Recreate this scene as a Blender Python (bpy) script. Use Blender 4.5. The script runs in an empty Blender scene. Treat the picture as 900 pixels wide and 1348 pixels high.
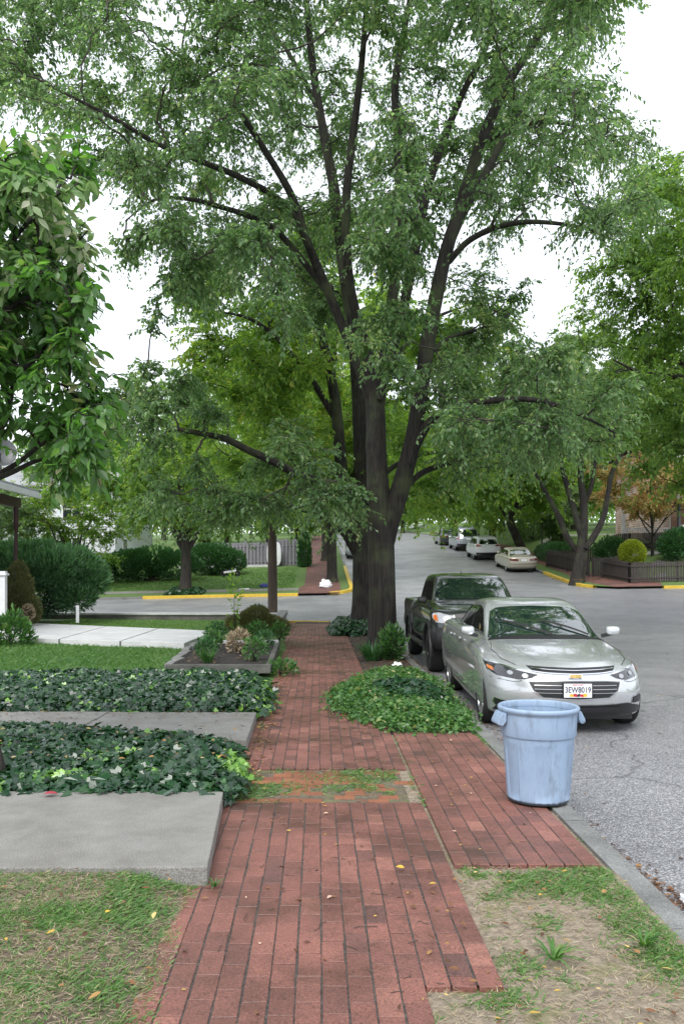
import bpy, bmesh, math, random
import numpy as np
from mathutils import Vector, Matrix, geometry
from mathutils.bvhtree import BVHTree

R = math.radians
rng = np.random.default_rng(7)
random.seed(7)
SC = bpy.context.scene
COL = SC.collection
F, CX, CY, H = 1130.0, 419.0, 752.0, 1.70      # focal length in photo pixels, vanishing point, eye height


def W(px, py, Y):                               # photo pixel at depth Y -> world point
    return np.array(((px - CX) / F * Y, Y, H - (py - CY) / F * Y))


# ------------------------------------------------------------------ terrain
_PY = np.array([-60, 26, 29, 33, 37, 42, 47, 52, 60, 70, 80, 100, 150, 300, 600.])
_PZ = np.array([-.12, -.12, -.08, .06, .25, .52, .95, 1.45, 2.35, 3.35, 4.15, 5.6, 8.6, 15., 24.])


def ss(a, b, x):
    t = np.clip((np.asarray(x, float) - a) / (b - a), 0, 1)
    return t * t * (3 - 2 * t)


def base_z(x, y):
    x = np.asarray(x, float); y = np.asarray(y, float)
    z = (np.interp(y - 1.2, _PY, _PZ) + np.interp(y, _PY, _PZ) * 2 + np.interp(y + 1.2, _PY, _PZ)) / 4
    return z + .02 * (np.clip(x, -30, 30) - 1.5) * ss(28, 42, y) + 1.0 * ss(16.2, 18.8, x) * ss(44.3, 47, y)


_T = rng.random((64, 64))


def vnoise(x, y):
    x = np.asarray(x, float); y = np.asarray(y, float)
    xi = np.floor(x).astype(int); yi = np.floor(y).astype(int)
    fx = x - xi; fy = y - yi
    fx = fx * fx * (3 - 2 * fx); fy = fy * fy * (3 - 2 * fy)
    a = _T[xi % 64, yi % 64]; b = _T[(xi + 1) % 64, yi % 64]
    c = _T[xi % 64, (yi + 1) % 64]; d = _T[(xi + 1) % 64, (yi + 1) % 64]
    return (a * (1 - fx) + b * fx) * (1 - fy) + (c * (1 - fx) + d * fx) * fy


def fbm(x, y):
    return (vnoise(x, y) + .5 * vnoise(2.1 * x + 7, 2.1 * y + 3) + .25 * vnoise(4.3 * x + 1, 4.3 * y + 9)) / 1.75


# ------------------------------------------------------------------ materials
def new_mat(name):
    m = bpy.data.materials.new(name); m.use_nodes = True
    nt = m.node_tree; nt.nodes.clear()
    return m, nt.nodes, nt.links


def ramp(n, stops):
    r = n.new('ShaderNodeValToRGB'); e = r.color_ramp.elements
    while len(e) < len(stops): e.new(.5)
    for k, (p, c) in enumerate(stops):
        e[k].position = p; e[k].color = (c[0], c[1], c[2], 1)
    return r


def mat(name, c, rough=.6, var=.12, scale=6., bump=0., bscale=40., metal=0., coat=0., spec=.5, c2=None, detail=6, stretch=None, speck=0.):
    m, n, l = new_mat(name)
    o = n.new('ShaderNodeOutputMaterial'); p = n.new('ShaderNodeBsdfPrincipled')
    l.new(p.outputs[0], o.inputs[0])
    tc = n.new('ShaderNodeTexCoord'); src = tc.outputs['Object']
    if stretch:
        mp = n.new('ShaderNodeMapping'); mp.inputs['Scale'].default_value = stretch
        l.new(src, mp.inputs[0]); src = mp.outputs[0]
    tx = n.new('ShaderNodeTexNoise'); tx.inputs['Scale'].default_value = scale; tx.inputs['Detail'].default_value = detail
    tx.inputs['Roughness'].default_value = .65
    l.new(src, tx.inputs['Vector'])
    if c2 is None: c2 = [min(1, v * (1 + var * 2)) for v in c]; c1 = [v * (1 - var * 2) for v in c]
    else: c1 = c
    r = ramp(n, [(.32, c1), (.68, c2)])
    l.new(tx.outputs['Fac'], r.inputs[0]); l.new(r.outputs[0], p.inputs['Base Color'])
    p.inputs['Roughness'].default_value = rough; p.inputs['Metallic'].default_value = metal
    p.inputs['Specular IOR Level'].default_value = spec
    if coat: p.inputs['Coat Weight'].default_value = coat; p.inputs['Coat Roughness'].default_value = .04
    if speck:
        ts = n.new('ShaderNodeTexNoise'); ts.inputs['Scale'].default_value = 140; ts.inputs['Detail'].default_value = 3; l.new(src, ts.inputs['Vector'])
        rs = ramp(n, [(.42, (1 - speck * 1.3,) * 3), (.58, (1 + speck,) * 3)]); l.new(ts.outputs['Fac'], rs.inputs[0])
        tl = n.new('ShaderNodeTexNoise'); tl.inputs['Scale'].default_value = 1.1; tl.inputs['Detail'].default_value = 12; tl.inputs['Roughness'].default_value = .75; l.new(src, tl.inputs['Vector'])
        rl = ramp(n, [(.36, (.84, .83, .8)), (.6, (1.06, 1.06, 1.06))]); l.new(tl.outputs['Fac'], rl.inputs[0])
        q = r.outputs[0]
        for w_ in (rs, rl):
            mm = n.new('ShaderNodeMix'); mm.data_type = 'RGBA'; mm.blend_type = 'MULTIPLY'; mm.inputs[0].default_value = 1
            l.new(q, mm.inputs[6]); l.new(w_.outputs[0], mm.inputs[7]); q = mm.outputs[2]
        l.new(q, p.inputs['Base Color'])
    if bump:
        t2 = n.new('ShaderNodeTexNoise'); t2.inputs['Scale'].default_value = bscale; t2.inputs['Detail'].default_value = 8
        l.new(src, t2.inputs['Vector'])
        b = n.new('ShaderNodeBump'); b.inputs['Strength'].default_value = bump; b.inputs['Distance'].default_value = .02
        l.new(t2.outputs['Fac'], b.inputs['Height']); l.new(b.outputs[0], p.inputs['Normal'])
    return m


def leaf_mat(name, stops, trans=.35, rough=.42, tboost=(1.5, 1.6, .7), spec=.5):
    m, n, l = new_mat(name)
    o = n.new('ShaderNodeOutputMaterial'); p = n.new('ShaderNodeBsdfPrincipled')
    t = n.new('ShaderNodeBsdfTranslucent'); mx = n.new('ShaderNodeMixShader')
    at = n.new('ShaderNodeAttribute'); at.attribute_name = 'rnd'
    r = ramp(n, stops)
    l.new(at.outputs['Fac'], r.inputs[0]); l.new(r.outputs[0], p.inputs['Base Color'])
    mu = n.new('ShaderNodeMix'); mu.data_type = 'RGBA'; mu.blend_type = 'MULTIPLY'; mu.inputs[0].default_value = 1
    l.new(r.outputs[0], mu.inputs[6]); mu.inputs[7].default_value = (*tboost, 1)
    l.new(mu.outputs[2], t.inputs[0])
    p.inputs['Roughness'].default_value = rough; p.inputs['Specular IOR Level'].default_value = spec
    mx.inputs[0].default_value = trans
    l.new(p.outputs[0], mx.inputs[1]); l.new(t.outputs[0], mx.inputs[2]); l.new(mx.outputs[0], o.inputs[0])
    return m


def attr_mat(name, stops, rough=.7, nscale=9., dark=(.05, .035, .03), darkamt=.5, bump=.3, bscale=120., wet=None):
    """colour by the per-face attribute, with stains of their own shape"""
    m, n, l = new_mat(name)
    o = n.new('ShaderNodeOutputMaterial'); p = n.new('ShaderNodeBsdfPrincipled'); l.new(p.outputs[0], o.inputs[0])
    at = n.new('ShaderNodeAttribute'); at.attribute_name = 'rnd'
    r = ramp(n, stops); l.new(at.outputs['Fac'], r.inputs[0])
    tc = n.new('ShaderNodeTexCoord')
    tx = n.new('ShaderNodeTexNoise'); tx.inputs['Scale'].default_value = nscale * .12; tx.inputs['Detail'].default_value = 9; tx.inputs['Roughness'].default_value = .7
    l.new(tc.outputs['Object'], tx.inputs['Vector'])
    rr = ramp(n, [(.42, (0, 0, 0)), (.66, (darkamt,) * 3)]); l.new(tx.outputs['Fac'], rr.inputs[0])
    mx = n.new('ShaderNodeMix'); mx.data_type = 'RGBA'
    l.new(rr.outputs[0], mx.inputs[0]); l.new(r.outputs[0], mx.inputs[6]); mx.inputs[7].default_value = (*dark, 1)
    t3 = n.new('ShaderNodeTexNoise'); t3.inputs['Scale'].default_value = 85; t3.inputs['Detail'].default_value = 8; t3.inputs['Roughness'].default_value = .8
    l.new(tc.outputs['Object'], t3.inputs['Vector'])
    r3 = ramp(n, [(.38, (.45, .47, .5)), (.47, (.9, .9, .91)), (.56, (1.12, 1.11, 1.1)), (.64, (1.6, 1.55, 1.5))]); l.new(t3.outputs['Fac'], r3.inputs[0])
    m3 = n.new('ShaderNodeMix'); m3.data_type = 'RGBA'; m3.blend_type = 'MULTIPLY'; m3.inputs[0].default_value = 1
    l.new(mx.outputs[2], m3.inputs[6]); l.new(r3.outputs[0], m3.inputs[7])
    l.new(m3.outputs[2], p.inputs['Base Color'])
    r4 = ramp(n, [(.42, (rough + .1,) * 3), (.62, (rough - .25,) * 3)]); l.new(tx.outputs['Fac'], r4.inputs[0]); l.new(r4.outputs[0], p.inputs['Roughness'])
    t2 = n.new('ShaderNodeTexNoise'); t2.inputs['Scale'].default_value = bscale; t2.inputs['Detail'].default_value = 6
    l.new(tc.outputs['Object'], t2.inputs['Vector'])
    b = n.new('ShaderNodeBump'); b.inputs['Strength'].default_value = bump; b.inputs['Distance'].default_value = .006
    l.new(t2.outputs['Fac'], b.inputs['Height']); l.new(b.outputs[0], p.inputs['Normal'])
    return m


def asphalt_mat():
    m, n, l = new_mat('asphalt')
    o = n.new('ShaderNodeOutputMaterial'); p = n.new('ShaderNodeBsdfPrincipled'); l.new(p.outputs[0], o.inputs[0])
    tc = n.new('ShaderNodeTexCoord')
    v = n.new('ShaderNodeTexVoronoi'); v.inputs['Scale'].default_value = 105
    l.new(tc.outputs['Object'], v.inputs['Vector'])
    sp = n.new('ShaderNodeSeparateColor'); l.new(v.outputs['Color'], sp.inputs[0])
    r = ramp(n, [(.1, (.12, .121, .127)), (.6, (.215, .216, .224)), (.95, (.42, .42, .43))]); l.new(sp.outputs[0], r.inputs[0])
    tx = n.new('ShaderNodeTexNoise'); tx.inputs['Scale'].default_value = .45; tx.inputs['Detail'].default_value = 8; tx.inputs['Roughness'].default_value = .62
    l.new(tc.outputs['Object'], tx.inputs['Vector'])
    r2 = ramp(n, [(.35, (.72, .72, .73)), (.65, (1.2, 1.2, 1.2))]); l.new(tx.outputs['Fac'], r2.inputs[0])
    mx = n.new('ShaderNodeMix'); mx.data_type = 'RGBA'; mx.blend_type = 'MULTIPLY'; mx.inputs[0].default_value = 1
    l.new(r.outputs[0], mx.inputs[6]); l.new(r2.outputs[0], mx.inputs[7])
    # tar seams and cracks
    vc = n.new('ShaderNodeTexVoronoi'); vc.feature = 'DISTANCE_TO_EDGE'; vc.inputs['Scale'].default_value = .22
    mp = n.new('ShaderNodeVectorMath'); mp.operation = 'ADD'
    t4 = n.new('ShaderNodeTexNoise'); t4.inputs['Scale'].default_value = 1.2; t4.inputs['Detail'].default_value = 5
    l.new(tc.outputs['Object'], t4.inputs['Vector']); l.new(tc.outputs['Object'], mp.inputs[0]); l.new(t4.outputs['Color'], mp.inputs[1])
    l.new(mp.outputs[0], vc.inputs['Vector'])
    r5 = ramp(n, [(.0, (.5, .5, .5)), (.006, (1, 1, 1))]); l.new(vc.outputs['Distance'], r5.inputs[0])
    m5 = n.new('ShaderNodeMix'); m5.data_type = 'RGBA'; m5.blend_type = 'MULTIPLY'; m5.inputs[0].default_value = 1
    l.new(mx.outputs[2], m5.inputs[6]); l.new(r5.outputs[0], m5.inputs[7])
    l.new(m5.outputs[2], p.inputs['Base Color'])
    r3 = ramp(n, [(.4, (.46,) * 3), (.6, (.3,) * 3)]); l.new(tx.outputs['Fac'], r3.inputs[0]); l.new(r3.outputs[0], p.inputs['Roughness'])
    b = n.new('ShaderNodeBump'); b.inputs['Strength'].default_value = .55; b.inputs['Distance'].default_value = .006
    l.new(v.outputs['Distance'], b.inputs['Height']); l.new(b.outputs[0], p.inputs['Normal'])
    return m


def ground_mat(name, dirt, dirt2, grass, grass2, cover=.5, scale=3.):
    m, n, l = new_mat(name)
    o = n.new('ShaderNodeOutputMaterial'); p = n.new('ShaderNodeBsdfPrincipled'); l.new(p.outputs[0], o.inputs[0])
    tc = n.new('ShaderNodeTexCoord')
    def noise(s, d=8):
        t = n.new('ShaderNodeTexNoise'); t.inputs['Scale'].default_value = s; t.inputs['Detail'].default_value = d; t.inputs['Roughness'].default_value = .7
        l.new(tc.outputs['Object'], t.inputs['Vector']); return t
    a = noise(22); ra = ramp(n, [(.35, dirt), (.65, dirt2)]); l.new(a.outputs['Fac'], ra.inputs[0])
    g = noise(30); rg = ramp(n, [(.35, grass), (.65, grass2)]); l.new(g.outputs['Fac'], rg.inputs[0])
    k = noise(scale, 10); rk = ramp(n, [(1 - cover - .06, (0, 0, 0)), (1 - cover + .06, (1, 1, 1))]); l.new(k.outputs['Fac'], rk.inputs[0])
    mx = n.new('ShaderNodeMix'); mx.data_type = 'RGBA'
    l.new(rk.outputs[0], mx.inputs[0]); l.new(ra.outputs[0], mx.inputs[6]); l.new(rg.outputs[0], mx.inputs[7])
    l.new(mx.outputs[2], p.inputs['Base Color']); p.inputs['Roughness'].default_value = .9
    t2 = noise(70); b = n.new('ShaderNodeBump'); b.inputs['Strength'].default_value = .8; b.inputs['Distance'].default_value = .02
    l.new(t2.outputs['Fac'], b.inputs['Height']); l.new(b.outputs[0], p.inputs['Normal'])
    return m


def brick_tex_mat(name, c1, c2, mortar, sx=.22, sy=.107, rough=.75, vertical=False):
    m, n, l = new_mat(name)
    o = n.new('ShaderNodeOutputMaterial'); p = n.new('ShaderNodeBsdfPrincipled'); l.new(p.outputs[0], o.inputs[0])
    tc = n.new('ShaderNodeTexCoord'); mp = n.new('ShaderNodeMapping'); l.new(tc.outputs['Object'], mp.inputs[0])
    if vertical: mp.inputs['Rotation'].default_value = (R(90), 0, 0)
    else: mp.inputs['Rotation'].default_value = (0, 0, R(90))
    b = n.new('ShaderNodeTexBrick'); b.inputs['Scale'].default_value = 1
    b.inputs['Brick Width'].default_value = sx; b.inputs['Row Height'].default_value = sy; b.inputs['Mortar Size'].default_value = .005
    b.inputs['Color1'].default_value = (*c1, 1); b.inputs['Color2'].default_value = (*c2, 1); b.inputs['Mortar'].default_value = (*mortar, 1)
    l.new(mp.outputs[0], b.inputs['Vector'])
    tx = n.new('ShaderNodeTexNoise'); tx.inputs['Scale'].default_value = 1.2; tx.inputs['Detail'].default_value = 9
    l.new(tc.outputs['Object'], tx.inputs['Vector'])
    r = ramp(n, [(.35, (.6, .6, .6)), (.65, (1.15, 1.15, 1.15))]); l.new(tx.outputs['Fac'], r.inputs[0])
    mx = n.new('ShaderNodeMix'); mx.data_type = 'RGBA'; mx.blend_type = 'MULTIPLY'; mx.inputs[0].default_value = 1
    l.new(b.outputs['Color'], mx.inputs[6]); l.new(r.outputs[0], mx.inputs[7]); l.new(mx.outputs[2], p.inputs['Base Color'])
    p.inputs['Roughness'].default_value = rough
    return m


def bark_mat(name, c1, c2, moss=(.06, .075, .03), mossamt=.5):
    m, n, l = new_mat(name)
    o = n.new('ShaderNodeOutputMaterial'); p = n.new('ShaderNodeBsdfPrincipled'); l.new(p.outputs[0], o.inputs[0])
    tc = n.new('ShaderNodeTexCoord'); mp = n.new('ShaderNodeMapping'); mp.inputs['Scale'].default_value = (1, 1, .1)
    l.new(tc.outputs['Object'], mp.inputs[0])
    v = n.new('ShaderNodeTexNoise'); v.inputs['Scale'].default_value = 19; v.inputs['Detail'].default_value = 8; v.inputs['Roughness'].default_value = .65
    v.inputs['Distortion'].default_value = .6
    l.new(mp.outputs[0], v.inputs['Vector'])
    r = ramp(n, [(.38, c1), (.62, c2)]); l.new(v.outputs['Fac'], r.inputs[0])
    tx = n.new('ShaderNodeTexNoise'); tx.inputs['Scale'].default_value = 1.6; tx.inputs['Detail'].default_value = 7
    l.new(tc.outputs['Object'], tx.inputs['Vector'])
    rr = ramp(n, [(.5, (0, 0, 0)), (.68, (mossamt,) * 3)]); l.new(tx.outputs['Fac'], rr.inputs[0])
    mx = n.new('ShaderNodeMix'); mx.data_type = 'RGBA'
    l.new(rr.outputs[0], mx.inputs[0]); l.new(r.outputs[0], mx.inputs[6]); mx.inputs[7].default_value = (*moss, 1)
    l.new(mx.outputs[2], p.inputs['Base Color']); p.inputs['Roughness'].default_value = .8
    b = n.new('ShaderNodeBump'); b.inputs['Strength'].default_value = .9; b.inputs['Distance'].default_value = .06
    l.new(v.outputs['Fac'], b.inputs['Height']); l.new(b.outputs[0], p.inputs['Normal'])
    return m


M = {}
M['asphalt'] = asphalt_mat()
M['brick'] = attr_mat('clay_brick', [(0, (.125, .06, .05)), (.3, (.175, .074, .057)), (.65, (.22, .092, .07)), (1, (.29, .13, .098))], rough=.58, darkamt=.68, nscale=9)
M['orange_brick'] = attr_mat('old_orange_brick', [(0, (.2, .07, .035)), (1, (.33, .13, .06))], rough=.7, darkamt=.5)
M['mortar'] = mat('mortar_sand', (.035, .03, .025), .9, .3, 30, .4, 90)
M['brick_far'] = brick_tex_mat('brick_paving', (.2, .085, .065), (.15, .065, .055), (.06, .05, .045))
M['concrete'] = mat('concrete', (.175, .17, .157), .7, .2, 3.5, .35, 160, c2=(.255, .25, .23), detail=12, speck=.22)
M['pale_concrete'] = mat('pale_concrete', (.46, .47, .47), .65, .1, 2.5, .2, 120, c2=(.62, .62, .62))
M['granite'] = mat('kerb_stone', (.13, .135, .13), .7, .15, 3., .4, 150, c2=(.23, .235, .225), detail=12, speck=.2)
M['yellow'] = mat('yellow_kerb_paint', (.5, .33, .03), .55, .2, 7, .3, 60, c2=(.68, .47, .05))
M['soil'] = mat('soil', (.028, .02, .014), .95, .3, 14, .9, 60, c2=(.075, .055, .04))
M['mulch'] = mat('mulch', (.012, .01, .009), .9, .3, 30, 1., 90, c2=(.04, .032, .028))
M['yard'] = ground_mat('yard_ground', (.07, .054, .038), (.19, .15, .105), (.1, .12, .045), (.18, .18, .08), .45, 7)
M['verge'] = ground_mat('dry_verge', (.15, .12, .088), (.36, .3, .22), (.15, .15, .07), (.27, .24, .12), .42, 4)
M['lawn'] = ground_mat('lawn', (.07, .06, .03), (.12, .11, .05), (.045, .1, .018), (.1, .17, .035), .72, 1.5)
M['far_lawn'] = ground_mat('far_lawn', (.1, .09, .04), (.14, .14, .06), (.06, .12, .025), (.12, .19, .045), .74, .9)
M['bark'] = bark_mat('wet_dark_bark', (.003, .0026, .0022), (.036, .029, .023), mossamt=.7)
M['bark2'] = bark_mat('grey_bark', (.016, .013, .011), (.06, .05, .04), mossamt=.25)
M['twig'] = mat('twig', (.05, .042, .034), .8, .2, 8)
M['wood_pole'] = mat('weathered_pole', (.045, .032, .024), .85, .2, 9, .4, 40, c2=(.09, .066, .05), stretch=(1, 1, .1))
M['leaf_big'] = leaf_mat('street_tree_leaf', [(0, (.075, .135, .066)), (.45, (.14, .235, .115)), (.8, (.22, .33, .17)), (1, (.36, .4, .22))], .62, .24, (1.75, 1.85, 1.05))
M['leaf_back'] = leaf_mat('yellow_green_leaf', [(0, (.11, .21, .055)), (.5, (.185, .31, .085)), (.9, (.26, .37, .11)), (1, (.38, .38, .12))], .62, .42, (1.75, 1.75, .6))
M['leaf_mid'] = leaf_mat('mid_green_leaf', [(0, (.09, .175, .055)), (.5, (.155, .26, .075)), (1, (.23, .34, .1))], .62, .36, (1.75, 1.8, .7))
M['leaf_grey'] = leaf_mat('grey_green_leaf', [(0, (.11, .175, .09)), (.5, (.17, .25, .135)), (1, (.24, .32, .18))], .6, .36, (1.6, 1.75, .8))
M['leaf_dog'] = leaf_mat('broad_leaf', [(0, (.065, .14, .045)), (.6, (.115, .23, .075)), (.84, (.18, .29, .11)), (1, (.3, .29, .19))], .5, .36, (1.4, 1.8, .6))
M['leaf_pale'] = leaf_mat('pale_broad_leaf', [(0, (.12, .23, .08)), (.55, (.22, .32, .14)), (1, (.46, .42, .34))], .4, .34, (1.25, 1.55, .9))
M['leaf_autumn'] = leaf_mat('autumn_leaf', [(0, (.25, .33, .11)), (.4, (.48, .42, .17)), (.7, (.62, .36, .17)), (1, (.66, .52, .38))], .55, .5, (1.3, 1.2, .8))
M['ivy'] = leaf_mat('ivy_leaf', [(0, (.007, .026, .011)), (.55, (.018, .062, .024)), (.8, (.045, .12, .036)), (.9, (.12, .26, .05)), (1, (.22, .4, .07))], .18, .22, (1.3, 1.6, .6), spec=.6)
M['cover'] = leaf_mat('ground_cover_leaf', [(0, (.025, .075, .025)), (.4, (.06, .155, .042)), (.8, (.12, .25, .065)), (1, (.32, .34, .14))], .34, .36)
M['yew'] = leaf_mat('yew_needle', [(0, (.04, .1, .055)), (.6, (.105, .22, .105)), (1, (.17, .3, .13))], .36, .5, (1.3, 1.5, .7))
M['dwarf'] = leaf_mat('dwarf_conifer_needle', [(0, (.06, .07, .03)), (.55, (.12, .135, .045)), (1, (.2, .15, .06))], .2, .55)
M['hedge'] = leaf_mat('hedge_leaf', [(0, (.025, .085, .03)), (.6, (.055, .15, .05)), (1, (.1, .22, .07))], .28, .4)
M['globe'] = leaf_mat('yellow_green_shrub_leaf', [(0, (.12, .18, .015)), (.6, (.26, .32, .025)), (1, (.42, .45, .04))], .3, .45)
M['grassblade'] = leaf_mat('grass_blade', [(0, (.045, .13, .028)), (.5, (.1, .22, .05)), (.8, (.19, .29, .08)), (1, (.4, .37, .18))], .35, .5)
M['straw'] = leaf_mat('straw', [(0, (.2, .15, .09)), (.6, (.4, .32, .21)), (1, (.6, .52, .38))], .15, .7, (1, 1, 1))
M['litter'] = leaf_mat('fallen_leaf', [(0, (.08, .035, .016)), (.5, (.2, .09, .035)), (.72, (.36, .22, .07)), (.84, (.55, .36, .04)), (.94, (.6, .5, .36)), (1, (.35, .03, .05))], .1, .6, (1, 1, 1))
M['grey_fence'] = mat('weathered_grey_boards', (.17, .165, .19), .85, .15, 7, .3, 40, c2=(.27, .26, .285), stretch=(1, 1, .1))
M['brown_fence'] = mat('brown_stained_pickets', (.032, .026, .026), .75, .15, 8, .2, 40, c2=(.062, .05, .048), stretch=(1, 1, .15))
M['white_paint'] = mat('white_paint', (.74, .75, .77), .5, .04, 3)
M['white_siding'] = mat('white_siding', (.68, .7, .74), .55, .04, 2)
M['roof'] = mat('roof_shingles', (.3, .31, .33), .8, .15, 12, .3, 50)
M['dark_roof'] = mat('dark_shingles', (.06, .06, .065), .85, .2, 12, .3, 50)
M['brown_paint'] = mat('dark_brown_paint', (.05, .018, .014), .45, .1, 5)
M['house_brick'] = brick_tex_mat('house_brick', (.46, .24, .18), (.38, .18, .13), (.5, .46, .42), .22, .075, .85, True)
M['window_glass'] = mat('window_glass', (.02, .025, .03), .06, .1, 3, spec=.7)
M['can'] = None
M['white_plastic'] = mat('white_plastic', (.75, .76, .78), .4, .05, 6)
M['black_metal'] = mat('black_metal', (.02, .02, .02), .4, .1, 5)
M['dish'] = mat('dish_grey', (.075, .08, .085), .45, .1, 5)
M['timber'] = mat('weathered_timber', (.05, .05, .045), .85, .2, 8, .4, 50, c2=(.12, .12, .105), stretch=(.3, .3, 1))
M['stone'] = mat('grey_stone', (.1, .1, .1), .8, .2, 4, .5, 40, c2=(.24, .24, .23))
M['wall'] = mat('retaining_wall', (.09, .085, .075), .85, .25, 2, .5, 40, c2=(.2, .19, .17))
M['cap'] = mat('wall_cap', (.42, .42, .41), .7, .1, 4, .3, 60, c2=(.6, .6, .59))
M['hydrangea'] = mat('dried_flower', (.4, .35, .25), .8, .2, 8)
M['blue_plastic'] = mat('blue_plastic', (.02, .03, .2), .4, .1, 5)


def can_mat():
    m = mat('blue_grey_plastic', (.235, .325, .45), .48, .05, 3, .12, 300, c2=(.29, .385, .51), spec=.4)
    n, l = m.node_tree.nodes, m.node_tree.links
    p = [x for x in n if x.type == 'BSDF_PRINCIPLED'][0]
    src = p.inputs['Base Color'].links[0].from_socket
    tc = n.new('ShaderNodeTexCoord'); mp = n.new('ShaderNodeMapping'); mp.inputs['Scale'].default_value = (1, 1, .25); l.new(tc.outputs['Object'], mp.inputs[0])
    t = n.new('ShaderNodeTexNoise'); t.inputs['Scale'].default_value = 14; t.inputs['Detail'].default_value = 9; t.inputs['Roughness'].default_value = .75
    l.new(mp.outputs[0], t.inputs['Vector'])
    r = ramp(n, [(.5, (1, 1, 1)), (.74, (.5, .47, .43))]); l.new(t.outputs['Fac'], r.inputs[0])
    mx = n.new('ShaderNodeMix'); mx.data_type = 'RGBA'; mx.blend_type = 'MULTIPLY'; mx.inputs[0].default_value = 1
    l.new(src, mx.inputs[6]); l.new(r.outputs[0], mx.inputs[7])
    # scuffed dirty band at the foot
    sx = n.new('ShaderNodeSeparateXYZ'); l.new(tc.outputs['Object'], sx.inputs[0])
    ad = n.new('ShaderNodeMath'); ad.operation = 'MULTIPLY_ADD'; ad.inputs[1].default_value = -.05; l.new(t.outputs['Fac'], ad.inputs[0]); l.new(sx.outputs[2], ad.inputs[2])
    r2 = ramp(n, [(.0, (.14, .13, .12)), (.012, (1, 1, 1))]); l.new(ad.outputs[0], r2.inputs[0])
    m2 = n.new('ShaderNodeMix'); m2.data_type = 'RGBA'; m2.blend_type = 'MULTIPLY'; m2.inputs[0].default_value = 1
    l.new(mx.outputs[2], m2.inputs[6]); l.new(r2.outputs[0], m2.inputs[7]); l.new(m2.outputs[2], p.inputs['Base Color'])
    return m


M['can'] = can_mat()


# ------------------------------------------------------------------ object helpers
def tag(o, label=None, cat=None, group=None, kind=None):
    if label: o['label'] = label
    if cat: o['category'] = cat
    if group: o['group'] = group
    if kind: o['kind'] = kind
    return o


def thing(name, label, cat, loc=(0, 0, 0), rz=0., group=None):
    o = bpy.data.objects.new(name, None); COL.objects.link(o); o.empty_display_size = .2
    o.location = loc; o.rotation_euler = (0, 0, rz)
    return tag(o, label, cat, group)


def link(name, me, m, parent=None):
    o = bpy.data.objects.new(name, me); COL.objects.link(o)
    if m is not None and not me.materials:
        for x in (m if isinstance(m, (list, tuple)) else [m]): me.materials.append(x)
    if parent is not None: o.parent = parent
    return o


def np_mesh(name, V, Fq, rnd=None, smooth=False):
    """V (n,3), Fq (m,k) faces of equal size"""
    me = bpy.data.meshes.new(name)
    V = np.asarray(V, np.float32); Fq = np.asarray(Fq, np.int32)
    k = Fq.shape[1]
    me.vertices.add(len(V)); me.vertices.foreach_set('co', V.ravel())
    me.loops.add(Fq.size); me.loops.foreach_set('vertex_index', Fq.ravel())
    me.polygons.add(len(Fq)); me.polygons.foreach_set('loop_start', np.arange(0, Fq.size, k, dtype=np.int32))
    me.polygons.foreach_set('use_smooth', np.full(len(Fq), bool(smooth)))
    me.update(calc_edges=True)
    if rnd is not None:
        a = me.attributes.new('rnd', 'FLOAT', 'FACE'); a.data.foreach_set('value', np.asarray(rnd, np.float32))
    return me


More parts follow.
